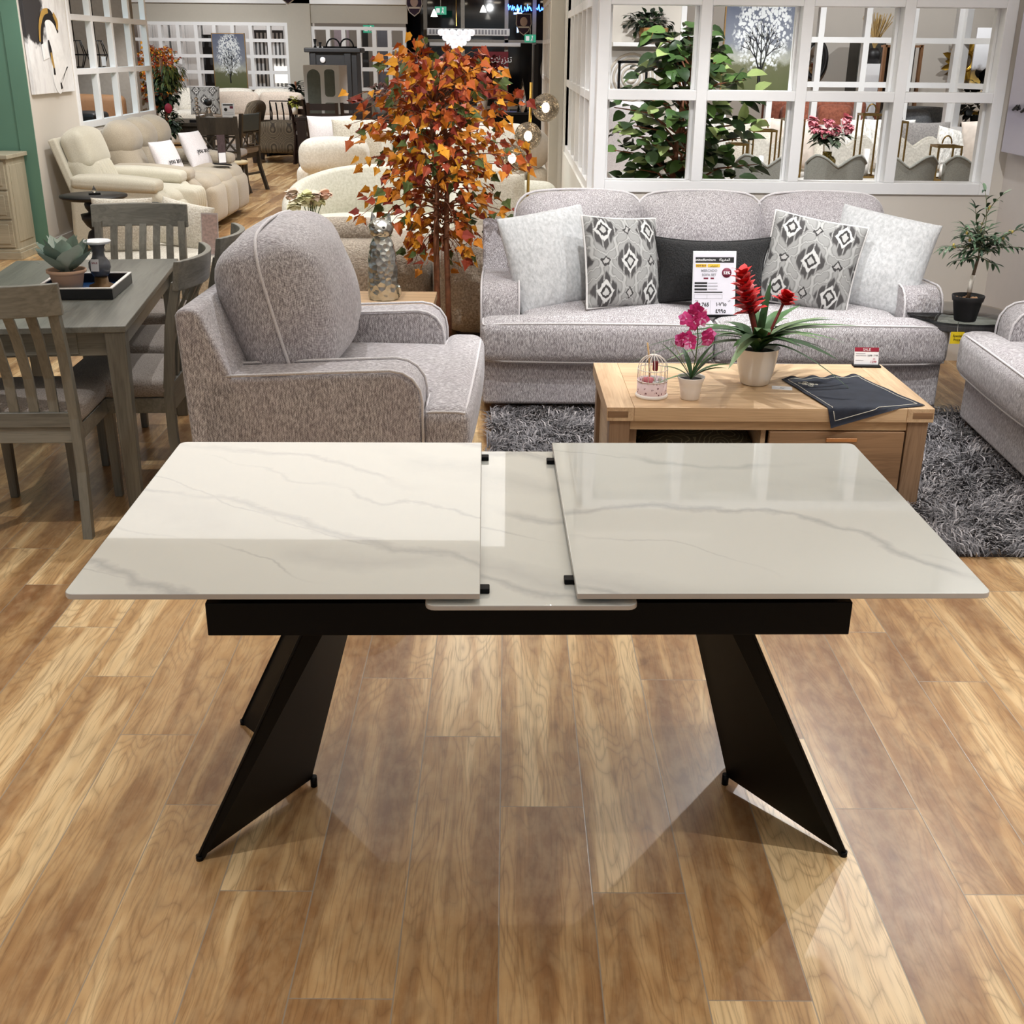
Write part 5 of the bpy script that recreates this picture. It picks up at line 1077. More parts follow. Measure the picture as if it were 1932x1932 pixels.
# ================================================================ tall table and chairs further back
DK = wood('dark_grey_brown', (44, 38, 32), (72, 64, 54), 2, .45); ESP = wood('espresso', (22, 13, 11), (44, 28, 24), 2, .4)
bh = thing('dark_table', 'dark dining table with glass pieces on it beyond the reclining sofa', 'dining table', (-4.05, 14.75, 0), 0)
part('top', MB().box(-.80, .62, -.45, .45, .80, .84), DK, bh, .004); part('apron', MB().box(-.7, .52, -.38, .38, .71, .80), DK, bh)
for x in (-.68, .5):
    for y in (-.36, .36): part('leg', MB().box(x-.04, x+.04, y-.04, y+.04, 0, .8), DK, bh)
def xchair(label, loc, rz, cushionback):
    o = thing('fretwork_chair', label, 'chair', loc, rz, 'fretwork-back chairs at the dark table')
    m = MB(); m.soft((0, 0, .50), (.46, .44, .08), .03, (0, 0, .02), 6); part('seat', m, SEATF, o); part('seat_rail', MB().box(-.22, .22, -.2, .2, .40, .46), DK, o, .004)
    for s in (-1, 1):
        part('leg', MB().hexa([(s*.2-.02, .19, 0), (s*.2+.02, .19, 0), (s*.2+.02, .23, 0), (s*.2-.02, .23, 0)], [(s*.2-.02, .16, .42), (s*.2+.02, .16, .42), (s*.2+.02, .2, .42), (s*.2-.02, .2, .42)]), DK, o)
        m = MB(); P = [(-.30, 0), (-.21, .3), (-.2, .5), (-.25, .93)]
        for (y0, z0), (y1, z1) in zip(P, P[1:]): m.hexa([(s*.215-.02, y0-.02, z0), (s*.215+.02, y0-.02, z0), (s*.215+.02, y0+.02, z0), (s*.215-.02, y0+.02, z0)], [(s*.215-.02, y1-.02, z1), (s*.215+.02, y1-.02, z1), (s*.215+.02, y1+.02, z1), (s*.215-.02, y1+.02, z1)])
        part('leg', m, DK, o)
    part('back_panel', MB().hexa([(-.2, -.245, .72), (.2, -.245, .72), (.2, -.215, .72), (-.2, -.215, .72)], [(-.205, -.265, .92), (.205, -.265, .92), (.205, -.235, .92), (-.205, -.235, .92)]), DK if not cushionback else plain('slate_leatherette', (62, 70, 72), .45), o, .01)
    m = MB()
    for a, b in (((-.19, .54), (-.06, .70)), ((-.19, .70), (-.06, .54)), ((.19, .54), (.06, .70)), ((.19, .70), (.06, .54)), ((-.07, .56), (.07, .56)), ((-.07, .68), (.07, .68)), ((-.07, .56), (-.07, .68)), ((.07, .56), (.07, .68)), ((-.2, .535), (.2, .535)), ((-.2, .705), (.2, .705))): m.tube([(a[0], -.22, a[1]), (b[0], -.23, b[1])], .012, 4, sm=False)
    part('fretwork', m, DK, o); part('stretcher', MB().box(-.2, .2, -.23, -.2, .20, .225).box(-.2, .2, .18, .2, .20, .225), DK, o); return o
xc = xchair('dark fretwork-back chair with a wooden back panel behind the reclining sofa', (-3.38, 14.30, 0), 0, False)
xchair('dark fretwork-back chair with a slate padded panel, right of the wooden-backed one', (-3.40, 14.95, 0), 72, True)
o = thing('round_stool', 'pale round stool top peeping out by the arm of the reclining sofa', 'stool', (-3.20, 14.05, 0), 0); part('top', MB().lathe([(.001, .40), (.13, .40), (.15, .42), (.13, .44), (.001, .44)], 24), plain('pale_straw', (214, 196, 158), .7), o)
for k in range(3): a = 2*PI*k/3; part('leg', MB().tube([(.09*math.cos(a), .09*math.sin(a), .4), (.11*math.cos(a), .11*math.sin(a), 0)], .014, 8), DK, o)
tp = thing('topiary', 'dark green two-ball topiary at the end of the left lattice wall', 'artificial plant', (-3.98, 14.12, 0), 0)
part('pot', MB().lathe([(.001, 0), (.13, 0), (.16, .28), (.001, .28)], 24), TB, tp); part('stem', MB().tube([(0, 0, .2), (0, 0, 1.55)], .02, 8), BARK, tp)
GRN = tinted('dark_leaf', [(0, (24, 38, 28)), (.35, (34, 52, 36)), (.65, (48, 70, 44)), (.9, (96, 120, 80))], .5, noise_amt=.2)
r = random.Random(6)
for cz, rr, nm in ((.84, .165, 300), (1.19, .185, 340)):
    m = MB(); m.tint = 0
    for k in range(nm):
        d = Vector((r.gauss(0, 1), r.gauss(0, 1), r.gauss(0, 1))).normalized(); m.tint = r.random(); m.leaf(Vector((0, 0, cz))+d*rr*r.uniform(.55, .95), d+Vector((r.uniform(-.9, .9), r.uniform(-.9, .9), r.uniform(-.6, .6))), (0, 0, 1), .065, .04, .5, .2, 3)
    part('foliage', m, GRN, tp)
m = MB(); m.tint = 0
for k in range(260):
    a = r.uniform(0, 6.28); c = Vector((.06+.2*math.cos(a)*r.random(), .2*math.sin(a)*r.random(), 1.36+r.uniform(-.12, .12))); m.tint = r.random(); m.leaf(c, (math.cos(a), math.sin(a), r.uniform(-.9, .5)), (0, 0, 1), .10, .022, .8, .2, 3)
part('sprays', m, tinted('olive_green_spray', [(0, (70, 82, 40)), (.5, (104, 112, 50)), (.85, (60, 78, 44))], .5), tp)
o = part('red_bloom', MB().ball((0, 0, 0), (.045, .03, .055), 10, 8), REDI); o.location = (-3.88, 13.88, 1.02); tag(o, 'small red bloom tucked between the two topiary balls', 'flower')
for i, (x, h_, rr, lb) in enumerate(((-3.74, .24, .035, 'stacked clear glass balls on the dark table beside the topiary'), (-3.60, .26, .05, 'clear glass decanter on the dark table'), )):
    o = thing('glass_ornament', lb, 'ornament', (x, 14.6, .8405), 0); m = MB()
    if i == 0:
        for k in range(6): m.ball((0, 0, .03+.045*k), .025, 10, 8)
    else: m.lathe([(.001, 0), (.07, 0), (.065, .04), (.02, .14), (.03, .16), (.001, .17)], 16); 
    part('body', m, glassy('clear_crystal'), o)
    if i: part('stopper', MB().ball((0, 0, .22), (.05, .05, .045), 10, 8), INKB, o)
o = thing('menu_card', 'white price card standing on the dark table', 'price card', (-3.36, 14.58, .8405), 0); cd = part('card', MB().box(-.075, .075, 0, .006, 0, .21), PAPER, o); ontag(cd, Matrix(), [('header', INK, 'bar', (-.06, .06, .185, .2)), ('field', MAROON, 'bar', (.02, .06, .15, .18)), ('disc', INK, 'disc', (-.03, .14, .02)), ('rule', GREYI, 'bar', (-.06, .06, .1, .103)), ('rule', GREYI, 'bar', (-.06, .06, .08, .083)), ('rule', GREYI, 'bar', (-.06, .0, .05, .053))])
o = thing('tray_box', 'flat black box with a pale block on it on the dark table', 'box', (-3.62, 14.42, .8405), 0); part('box', MB().box(-.16, .14, -.06, .06, 0, .03), TB, o, .004); part('pale_block', MB().box(.02, .14, -.05, .05, .03, .06), IV, o, .003)
# ================================================================ espresso dining set, patterned armchair
ed = thing('espresso_table', 'dark espresso dining table in the middle distance', 'dining table', (-2.02, 18.0, 0), 0)
part('top', MB().box(-1.06, 1.0, -.5, .5, .70, .74), ESP, ed, .004)
for x in (-.98, .92):
    for y in (-.44, .44): part('leg', MB().box(x-.06, x+.06, y-.06, y+.06, 0, .7), ESP, ed)
def ladder(label, loc, rz):
    o = thing('ladder_back_chair', label, 'chair', loc, rz, 'espresso ladder-back chairs'); m = MB(); m.soft((0, 0, .46), (.45, .42, .08), .03, (0, 0, .015), 5); part('seat', m, SEATF, o); part('seat_rail', MB().box(-.22, .22, -.2, .2, .36, .43), ESP, o)
    for s in (-1, 1):
        part('leg', MB().box(s*.2-.022, s*.2+.022, .16, .2, 0, .4), ESP, o); m = MB(); P = [(-.25, 0), (-.2, .42), (-.28, .96)]
        for (y0, z0), (y1, z1) in zip(P, P[1:]): m.hexa([(s*.2-.022, y0-.02, z0), (s*.2+.022, y0-.02, z0), (s*.2+.022, y0+.02, z0), (s*.2-.022, y0+.02, z0)], [(s*.2-.022, y1-.02, z1), (s*.2+.022, y1-.02, z1), (s*.2+.022, y1+.02, z1), (s*.2-.022, y1+.02, z1)])
        part('leg', m, ESP, o)
    for k, (z, h_) in enumerate(((.86, .09), (.735, .085), (.62, .075), (.51, .06))): y = -.2-.08*(z-.42)/.54; part('rung', MB().box(-.19, .19, y-.012, y+.012, z, z+h_), ESP, o)
    part('stretcher', MB().box(-.19, .19, -.225, -.205, .16, .2), ESP, o); return o
lc = ladder('dark ladder-back chair on the left of the near side of the espresso table', (-2.62, 17.35, 0), 2)
dup(lc, (-2.13, 17.45, 0), -4, 'dark ladder-back chair on the right of the near side of the espresso table')
dup(lc, (-2.98, 18.55, 0), -50, 'dark ladder-back chair at the far left corner of the espresso table')
pk = thing('patterned_planter', 'pale bucket planter of pink blossom on the espresso table', 'flowers', (-1.86, 17.85, .7405), 0); part('bucket', MB().lathe([(.001, 0), (.075, 0), (.13, .22), (.12, .22), (.001, .19)], 20), plain('pale_tin', (196, 194, 190), .5), pk)
PKB = tinted('pale_pink_petal', [(0, (222, 186, 196)), (.4, (232, 206, 210)), (.7, (206, 160, 176)), (.9, (84, 96, 66))], .7)
def bunch(par, c, rad, n, mat, L=.06, seed=1):
    r = random.Random(seed); m = MB(); m.tint = 0
    for k in range(n): d = Vector((r.gauss(0, 1), r.gauss(0, 1), r.gauss(0, 1))).normalized(); m.tint = r.random(); m.leaf(Vector(c)+Vector((d.x*rad[0], d.y*rad[1], d.z*rad[2]))*r.uniform(.3, 1), d+Vector((r.uniform(-.8, .8), r.uniform(-.8, .8), r.uniform(-.3, .8))), (0, 0, 1), L, L*.7, .6, .2, 3, .8)
    return part('blooms', m, mat, par)
bunch(pk, (0, 0, .33), (.2, .15, .13), 150, PKB, .07)
def paisley():
    t = NT('medallion_cloth'); c = t.coord(); p = t.sep(c); a = t.math('SUBTRACT', t.math('PINGPONG', p[0], .125), 0); b = t.math('PINGPONG', p[2], .125); a2 = t.math('PINGPONG', p[1], .125)
    d = t.math('SQRT', t.math('ADD', t.math('ADD', t.math('POWER', a, 2), t.math('POWER', b, 2)), t.math('POWER', a2, 2))); n = t.noise(c, 26, 3)
    return t.fin(t.ramp(t.math('ADD', t.math('ABSOLUTE', t.math('SINE', t.math('MULTIPLY', d, 75))), t.math('MULTIPLY', n, .5)), [(.3, lin(62, 54, 46)), (.75, lin(126, 114, 96)), (1, lin(98, 88, 74))]), .9)
ps = thing('patterned_armchair', 'armchair in brown medallion-print cloth seen from its side', 'armchair', (-3.62, 18.95, 0), -90)
PAI = paisley(); m = MB(); m.soft((0, .0, .38), (.74, .78, .44), .08, (.0, .0, .02), 7); part('body', m, PAI, ps); m = MB(); m.M = T(0, .36, .64) @ RX(18); m.soft((0, 0, 0), (.72, .18, .52), .08, (0, .03, .02), 7); part('back', m, PAI, ps)
ps.rotation_euler = (0, 0, R(90))
for x in (-.3, .3):
    for y in (-.32, .32): part('leg', MB().hexa([(x-.025, y-.025, 0), (x+.025, y-.025, 0), (x+.025, y+.025, 0), (x-.025, y+.025, 0)], [(x-.04, y-.04, .17), (x+.04, y-.04, .17), (x+.04, y+.04, .17), (x-.04, y+.04, .17)]), ESP, ps)

# ================================================================ pale sofas in the distance
PALES = cloth('pale_linen', (206, 200, 188), (236, 231, 220), (60, 60, 60), .9, .1); BEIG = cloth('pink_beige_linen', (186, 172, 158), (212, 198, 184), (60, 60, 60), .9, .1); WSUE = cloth('white_boucle', (222, 218, 206), (246, 243, 234), (60, 60, 60), .9, .3)
def blocksofa(name, label, loc, rz, W, D, mat, n, sh=.42, bh=.80, pil=0, cat='sofa'):
    o = thing(name, label, cat, loc, rz); h = W/2; m = MB(); m.soft((0, 0, sh/2+.02), (W, D, sh), .06, (0, 0, .0), 5); part('base', m, mat, o)
    m = MB(); m.soft((0, D/2-.11, bh/2), (W, .24, bh-.02), .08, (0, .0, .02), 5); part('back', m, mat, o)
    for s in (-1, 1): m = MB(); m.soft((s*(h-.1), -.02, (sh+.2)/2), (.2, D-.02, sh+.18), .08, (0, 0, .01), 5); part('arm', m, mat, o)
    for k in range(n):
        x = -h+.2+(W-.4)*(k+.5)/n; m = MB(); m.soft((x, -.06, sh+.08), ((W-.4)/n-.01, D-.28, .17), .06, (0, 0, .03), 5); part('seat_cushion', m, mat, o)
        m = MB(); m.M = T(x, D/2-.28, sh+.33) @ RX(-14); m.soft((0, 0, 0), ((W-.4)/n-.01, .2, .42), .08, (0, .04, .02), 5); part('back_cushion', m, mat, o)
    return o
blocksofa('white_sofa', 'long white sofa behind the autumn tree', (-.82, 11.9, 0), 0, 2.42, 1.0, WSUE, 3, .44, .80)
throw('ivory_cushion', 'square ivory cushion with a furry face on the left end of the white sofa', CREAM, .48, .44, .16, (-1.45, 11.62, .83), -16, 0, 12, None, .04, .004, 31)
throw('white_cushion', 'plain white cushion behind the furry ivory one on the white sofa', WPIL, .46, .46, .16, (-1.72, 11.80, .84), -14, 0, 24, None, .04, .004, 32)
o = part('roll_cushion', MB().soft((0, 0, 0), (.62, .40, .27), .09, (.01, .02, .04), 7), WSUE); o.location = (-1.62, 11.20, .74); tag(o, 'thick white roll cushion on the near edge of the white sofa', 'cushion')
o = part('round_cushion', MB().ball((0, 0, 0), (.22, .12, .20), 18, 12), plain('pearl_fabric', (206, 200, 190), .8)); o.location = (.20, 11.45, .80); tag(o, 'round pearl-grey cushion at the right end of the white sofa', 'cushion')
blocksofa('cream_sectional', 'cream sofa with puffy back cushions below the far lattice window', (-5.05, 22.3, 0), 0, 2.5, 1.0, PALES, 3, .42, .84)
blocksofa('beige_sofa', 'pink-beige sofa in front of the cream one in the distance', (-4.25, 20.6, 0), 0, 1.9, .95, BEIG, 2, .42, .78)
o = throw('lattice_cushion', 'grey and white lattice-print cushion at the left end of the beige sofa', IKAT, .48, .44, .16, (-4.95, 19.9, .86), -12, 0, 8, None, .04, .004, 33)
o = thing('sofa_table', 'dark metal figure stand beside the beige sofa', 'ornament', (-3.70, 20.0, 0), 0); part('top', MB().box(-.3, .3, -.2, .2, .50, .53), WHITE, o)
for x in (-.27, .27): part('leg', MB().box(x-.02, x+.02, -.18, .18, 0, .5), BLACK, o)
m = MB()
for x in (-.2, -.1, .0, .1, .2): m.tube([(x, 0, .53), (x+.03*math.sin(x*30), 0, .68), (x-.02, 0, .84)], .013, 5)
m.tube([(-.22, 0, .53), (-.22, 0, .86), (.22, 0, .86), (.22, 0, .53)], .012, 5); part('figures', m, BLACK, o)
al = thing('aloe_plant', 'spiky aloe behind the grey and white cushion', 'artificial plant', (-5.28, 21.25, .62), 0); m = MB(); m.tint = 0; r = random.Random(3)
for k in range(26): a = r.uniform(0, 6.28); m.tint = r.random()*.7; m.leaf((0, 0, .05), (math.cos(a), math.sin(a), r.uniform(.3, 1.6)), (0, 0, 1), .38, .045, .15, .3, 3)
part('leaves', m, GRN, al); part('pot', MB().lathe([(.001, -.62), (.12, -.62), (.14, .06), (.001, .06)], 16), WHITE, al)
# painting of a blossoming tree, white arch cabinet, dark cabinet, palms
def tree_painting(nm):
    t = NT(nm); c = t.coord(); p = t.sep(c); n = t.noise(c, 7, 4, .6); base = t.ramp(t.math('ADD', p[1], t.math('MULTIPLY', t.math('SUBTRACT', n, .5), .25)), [(.0, lin(84, 92, 50)), (.28, lin(96, 98, 66)), (.36, lin(170, 172, 160)), (.5, lin(122, 128, 140)), (1, lin(84, 92, 116))])
    d = t.math('SQRT', t.math('ADD', t.math('POWER', t.math('SUBTRACT', p[0], .5), 2), t.math('POWER', t.math('MULTIPLY', t.math('SUBTRACT', p[1], .63), .95), 2)))
    v = t.voro(c, 30, 'F1'); b = t.noise(c, 11, 4, .7); k = t.math('MULTIPLY', t.math('SUBTRACT', 1, t.step(t.math('ADD', d, t.math('MULTIPLY', t.math('SUBTRACT', b, .5), .35)), .30, .40)), t.math('SUBTRACT', 1, t.step(v, .50, .66)))
    return t.fin(t.mix(k, base, lin(226, 230, 232)), .6)
def painting(label, loc, W, H):
    o = thing('tree_painting', label, 'painting', loc, 0, 'paintings of a blossoming tree'); m = MB(); m.box(0, 1, 0, 1, -.03, 0); q = part('canvas', m, tree_painting('blossom_canvas') if 'blossom_canvas' not in bpy.data.materials else bpy.data.materials['blossom_canvas'], o); q.scale = (W, H, 1); q.rotation_euler = (R(90), 0, 0)
    part('frame', MB().box(-.012, 0, -.005, .035, -.01, H+.01).box(W, W+.012, -.005, .035, -.01, H+.01).box(-.012, W+.012, -.005, .035, -.012, 0).box(-.012, W+.012, -.005, .035, H, H+.012), plain('thin_gilt_frame', (150, 118, 72), .4, .6), o)
    tr = MB(); rr = random.Random(5)
    def br(p, a, L, w, dep):
        q = (p[0]+math.cos(a)*L, p[1]+math.sin(a)*L); tr.tube([(p[0]*W, -.003, p[1]*H), (q[0]*W, -.003, q[1]*H)], [w*W, w*W*.65], 4, cap=False)
        if dep:
            for s in (-1, 0, 1): br(q, a+s*rr.uniform(.3, .6)+rr.uniform(-.1, .1), L*rr.uniform(.6, .8), w*.6, dep-1)
    br((.49, .10), R(93), .17, .022, 0); br((.49, .2), R(112), .16, .012, 3); br((.50, .22), R(70), .16, .013, 3); br((.5, .2), R(92), .2, .012, 3); part('painted_tree', tr, INKB, o); return o
painting('blossom tree painting on the far wall above the cream sofa', (-5.72, 23.93, .93), .62, .98)
wc = thing('arch_cabinet', 'white display cabinet with arched glass panes in the distance', 'cabinet', (-2.98, 19.6, 0), -10); X = .30
GLZ = plain('dim_glazing', (120, 124, 116), .15, var=.1)
part('carcass', MB().box(-X, X, -.02, .4, .0, 1.42), WHITE, wc, .01); 
def arch(m, x0, x1, z0, z1, y):
    P = [(x0, z0), (x1, z0), (x1, z1-(x1-x0)/2)] + [((x0+x1)/2+(x1-x0)/2*math.cos(R(a)), z1-(x1-x0)/2+(x1-x0)/2*math.sin(R(a))) for a in range(15, 180, 15)] + [(x0, z1-(x1-x0)/2)]; m.prism(P, y-.004, y, 'y'); return m
part('pane', arch(MB(), -.24, -.02, .55, 1.36, -.021), GLZ, wc); part('pane', MB().prism(rrect(.05, .22, .95, 1.36, .05), -.025, -.021, 'y'), GLZ, wc); part('pane', MB().prism(rrect(.03, .24, .32, .86, .05), -.025, -.021, 'y'), GLZ, wc); part('pane', MB().prism(rrect(-.24, .24, .10, .50, .03), -.025, -.021, 'y'), GLZ, wc)
dk = thing('dark_cabinet', 'tall charcoal cabinet with a cornice behind the white arched one', 'cabinet', (-3.10, 21.9, 0), 0)
CHA = plain('charcoal_lacquer', (52, 52, 54), .5); part('carcass', MB().box(-.42, .42, -.1, .5, 0, 1.60), CHA, dk, .01); part('cornice', MB().box(-.5, .5, -.16, .5, 1.60, 1.68), CHA, dk, .02); part('pilaster', MB().box(.2, .32, -.13, -.1, .1, 1.6).box(-.4, -.3, -.13, -.1, .1, 1.6), CHA, dk, .01); part('disc', MB().ball((-.18, -.12, 1.48), (.05, .01, .05), 12, 8), PAPER, dk)
o = thing('cabinet_top_ornament', 'dark scroll ornament on top of the charcoal cabinet', 'ornament', (-2.98, 21.9, 1.6805), 0); m = MB()
for x0, s in ((-.12, 1), (.12, -1)): m.tube([(x0+s*.12*math.cos(R(a)), 0, .14*math.sin(R(a))+.01) for a in range(0, 181, 20)], .014, 5)
m.tube([(-.3, 0, .01), (.3, 0, .01)], .014, 5); part('scroll', m, BLACK, o)
o = thing('goblet_ornament', 'pair of dark candle cups on the left of the charcoal cabinet top', 'ornament', (-3.42, 21.9, 1.6805), 0); part('cups', MB().lathe([(.001, 0), (.03, 0), (.012, .04), (.03, .14), (.001, .13)], 10).lathe([(.001, 0), (.03, 0), (.012, .03), (.03, .09), (.001, .08)], 10, (.09, 0, 0)), BLACK, o)
def palm(label, loc, H, rad, n, seed, group):
    o = thing('dark_palm', label, 'artificial plant', loc, 0, group); part('pot', MB().lathe([(.001, 0), (.14, 0), (.18, .3), (.001, .3)], 18), TB, o); m = MB(); m.tint = 0; r = random.Random(seed)
    for k in range(n): a = r.uniform(0, 6.28); m.tint = r.random()*.5; z = r.uniform(.3, H*.75); m.leaf((0, 0, z), (math.cos(a), math.sin(a), r.uniform(.2, 1.6)), (0, 0, 1), rad*r.uniform(.7, 1.2), .07, .9, .25, 4)
    part('stem', MB().tube([(0, 0, .25), (0, 0, H*.8)], .02, 6), BARK, o); part('foliage', m, GRN, o); return o
palm('dark palm between the far pilaster and the white arched cabinet', (-4.05, 23.3, 0), 1.35, .36, 110, 3, 'palms in the distance')
yl = thing('yellow_flowers', 'small bunch of yellow-green flowers left of the white cabinet', 'flowers', (-3.22, 18.35, .7405), 0); bunch(yl, (0, 0, .17), (.09, .08, .09), 60, tinted('lime_bloom', [(0, (214, 220, 110)), (.5, (180, 190, 80)), (.8, (120, 140, 70))], .7), .05, 4); part('vase', MB().lathe([(.001, 0), (.04, 0), (.05, .1), (.001, .1)], 14), IV, yl)
dup(AT, (-6.64, 23.35, 0), 60, 'second autumn tree far back before the lattice window at left')
# white panels in the bright room behind the far lattice
for k, x in enumerate((-7.6, -6.9, -6.2, -5.5, -4.8)):
    o = thing('white_wardrobe', 'white wardrobe door panel seen through the far lattice, column %s from the left' % ('first', 'second', 'third', 'fourth', 'fifth')[k], 'wardrobe', (x, 26.8, 0), 0); part('carcass', MB().box(-.33, .33, -.25, .3, 0, 2.3), WHITE, o, .01)
    for s in (-1, 1): d = part('door', MB().box(min(s*.01, s*.32), max(s*.01, s*.32), -.275, -.25, .05, 2.25), WHITE, o, .006); part('panel', MB().box(min(s*.06, s*.27), max(s*.06, s*.27), -.283, -.275, .2, 2.1), WHITE, d, .006)
o = thing('black_screen', 'black panel standing left of the far blossom painting', 'panel', (-5.92, 24.6, 0), 0); part('panel', MB().box(-.16, .16, 0, .05, 0, 1.9), INKB, o)
o = thing('striped_screen', 'grey slatted screen right of the far blossom painting', 'screen', (-4.9, 25.2, 0), 0); part('back', MB().box(-.32, .32, .02, .05, 0, 2), plain('grey_screen', (90, 90, 92), .7), o)
for k in range(8): part('slat', MB().box(-.3+.08*k, -.26+.08*k, 0, .02, .1, 1.95), WHITE, o)
for x, w_, mt, lb in ((-3.62, .16, plain('lilac_door', (150, 138, 146), .6), 'mauve panel behind the right far lattice'), (-3.15, .10, INKB, 'narrow black panel behind the right far lattice'), (-2.72, .14, plain('slate_panel', (84, 84, 92), .5), 'slate panel at the right of the right far lattice')):
    o = thing('wall_panel', lb, 'panel', (x, 26.9, 0), 0); part('board', MB().box(-w_, w_, 0, .05, 0, 2.1), mt, o)
ls = thing('table_lamp', 'white square lampshade seen through the far lattice near the pilaster', 'table lamp', (-4.62, 25.3, 0), 0); part('stand', MB().box(-.2, .2, -.15, .15, 0, .85), WHITE, ls); part('stem', MB().cyl((0, 0, .85), (0, 0, 1.0), .03), BRASS, ls); part('shade', MB().box(-.2, .2, -.15, .15, 1.0, 1.32), glow('lit_shade', (255, 248, 235), 1.6), ls)
# ================================================================ storefront at the end of the hall
ALU = plain('bronze_aluminium', (150, 142, 130), .5, .1); DGL = plain('night_glass', (9, 10, 13), .06, var=.2, scale=2, Specular_IOR_Level=.6)
struct('window_9', MB().box(-14, 1.4, 30.0, 30.03, 0, 2.82), DGL, label='dark night-time shop window at the end of the hall')
m = MB()
for x in (-2.0, -1.1, -.05, .62, 1.3): m.box(x-.045, x+.045, 29.9, 30.0, 0, 2.82)
for z in (1.86, .35): m.box(-2.2, 1.4, 29.9, 30.0, z-.035, z+.035)
struct('trim_3', m, ALU, label='bronze mullions of the dark shop window')
o = thing('air_grille', 'long white air grille across the shop window', 'grille', (-.95, 29.7, 1.98), 0); part('frame', MB().box(-1.0, .98, -.05, .05, .0, .16), WHITE, o, .01)
for k in range(24): part('slot', MB().box(-.94+.078*k, -.89+.078*k, -.056, -.05, .03, .13), GREYI, o)
o = thing('white_beam', 'white horizontal duct below the air grille', 'duct', (-.7, 29.75, 1.74), 0); part('duct', MB().box(-1.2, 1.0, -.06, .06, 0, .09), WHITE, o, .02)
BAN = plain('sale_banner_red', (128, 18, 36), .6)
for x, z0, lb in ((-.42, 1.05, 'red sale banner with white lettering at the right of the shop window'), (-2.62, 1.02, 'red sale banner with white lettering half hidden by the left side of the autumn tree')):
    o = thing('sale_banner', lb, 'banner', (x, 29.85, z0), 0, 'red sale banners in the shop window'); q = part('cloth', MB().box(-.4, .42, 0, .02, -.5, .58), BAN, o)
    ontag(q, T(0, -.004, 0), [('lettering', PAPER, 'text', ('تنزيلات', .20, .16, .34, 'CENTER', .004)) if False else ('lettering', PAPER, 'text', ('ﻯﺮﺒﻛ ﺕﻼﻳﺰﻨﺗ', .20, .0, .34, 'CENTER', .003)), ('lettering', PAPER, 'text', ('BIG', .42, .12, -.05, 'CENTER', .012))])
rb = thing('red_blossom_branches', 'tall dull-red blossom branches before the right sale banner', 'artificial plant', (-.52, 24.5, 0), 0); part('vase', MB().lathe([(.001, 0), (.14, 0), (.1, .6), (.12, .8), (.001, .8)], 18), IV, rb); bunch(rb, (0, 0, 1.28), (.52, .3, .34), 420, tinted('dull_red_blossom', [(0, (128, 50, 52)), (.5, (160, 78, 76)), (.8, (104, 40, 44))], .7), .11, 9)
BLUE = glow('blue_fairy_light', (60, 110, 255), 9); r = random.Random(14)
for x0, x1, lb in ((-.02, .55, 'left tangle of blue fairy lights above the shop window'), (.66, 1.25, 'right tangle of blue fairy lights above the shop window')):
    m = MB(); P = [(x0+(x1-x0)*k/40, 29.8+r.uniform(-.05, .05), 2.60+r.uniform(-.09, .09)) for k in range(41)]; m.tube(P, .011, 4); tag(part('fairy_lights', m, BLUE), lb, 'fairy lights', 'blue fairy lights')
NEON = glow('white_blue_neon', (150, 190, 255), 5); o = part('neon_cross', MB().box(-.02, .02, 0, .02, -.42, .1).box(-.1, .1, 0, .02, -.02, .02), NEON); o.location = (.22, 29.8, 2.48); tag(o, 'thin pale-blue lit cross in the dark shop window', 'light')
GREEN = plain('exit_green', (24, 96, 70), .5, Emission_Color=(.05, .5, .3, 1), Emission_Strength=.5)
def exitsign(label, loc, s=1.0):
    o = thing('exit_sign', label, 'exit sign', loc, 0, 'green exit signs'); q = part('panel', MB().box(-.13*s, .13*s, 0, .03, -.085*s, .085*s), GREEN, o); m = MB(); m.box(-.10*s, -.02*s, -.003, 0, -.05*s, .05*s); m.ball((.05*s, -.004, .045*s), (.018*s, .004, .018*s), 8, 6); m.tube([(.05*s, -.004, .03*s), (.045*s, -.004, -.01*s), (.07*s, -.004, -.06*s)], .012*s, 5); m.tube([(.045*s, -.004, -.01*s), (.02*s, -.004, -.06*s)], .012*s, 5); part('running_figure', m, PAPER, q); part('rod', MB().cyl((0, .015, .085*s), (0, .015, .3), .008, n=6), ALU, o)
exitsign('green exit sign hanging before the upper shop window', (-1.55, 28.5, 2.49)); exitsign('green exit sign low at the right end of the shop window', (.50, 28.5, 1.92)); exitsign('green exit sign seen through the far right lattice window', (-2.98, 26.5, 2.06), .9)
cd = thing('chandelier', 'lit chandelier of white glass petals hanging before the shop window', 'chandelier', (-.86, 20.5, 1.93), 0); part('chain', MB().cyl((0, 0, .1), (0, 0, .9), .008, n=6), BRASS, cd); PET = glow('lit_glass_petal', (250, 250, 255), .9)
for rr, z, n in ((.26, .0, 14), (.19, -.08, 11), (.12, -.15, 8), (.05, -.21, 5)):
    for k in range(n): a = 2*PI*k/n; part('petal', MB().ball((rr*math.cos(a), rr*math.sin(a), z), (.05, .05, .05), 8, 6), PET, cd)
for x, y, z, lb in ((-1.55, 26.0, 2.30, 'left'), (-.55, 27.0, 2.42, 'middle'), (.32, 27.5, 2.20, 'right')):
    o = thing('pendant_lamp', 'small white pendant lamp before the shop window, the %s one of three' % lb, 'pendant lamp', (x, y, z), 0, 'white pendant lamps'); part('shade', MB().lathe([(.07, 0), (.05, .06), (.01, .14), (.001, .14)], 16, cap=False), glow('pendant_glow', (255, 250, 238), 5), o); part('cord', MB().cyl((0, 0, .14), (0, 0, 2.82-z), .004, n=5), BLACK, o)
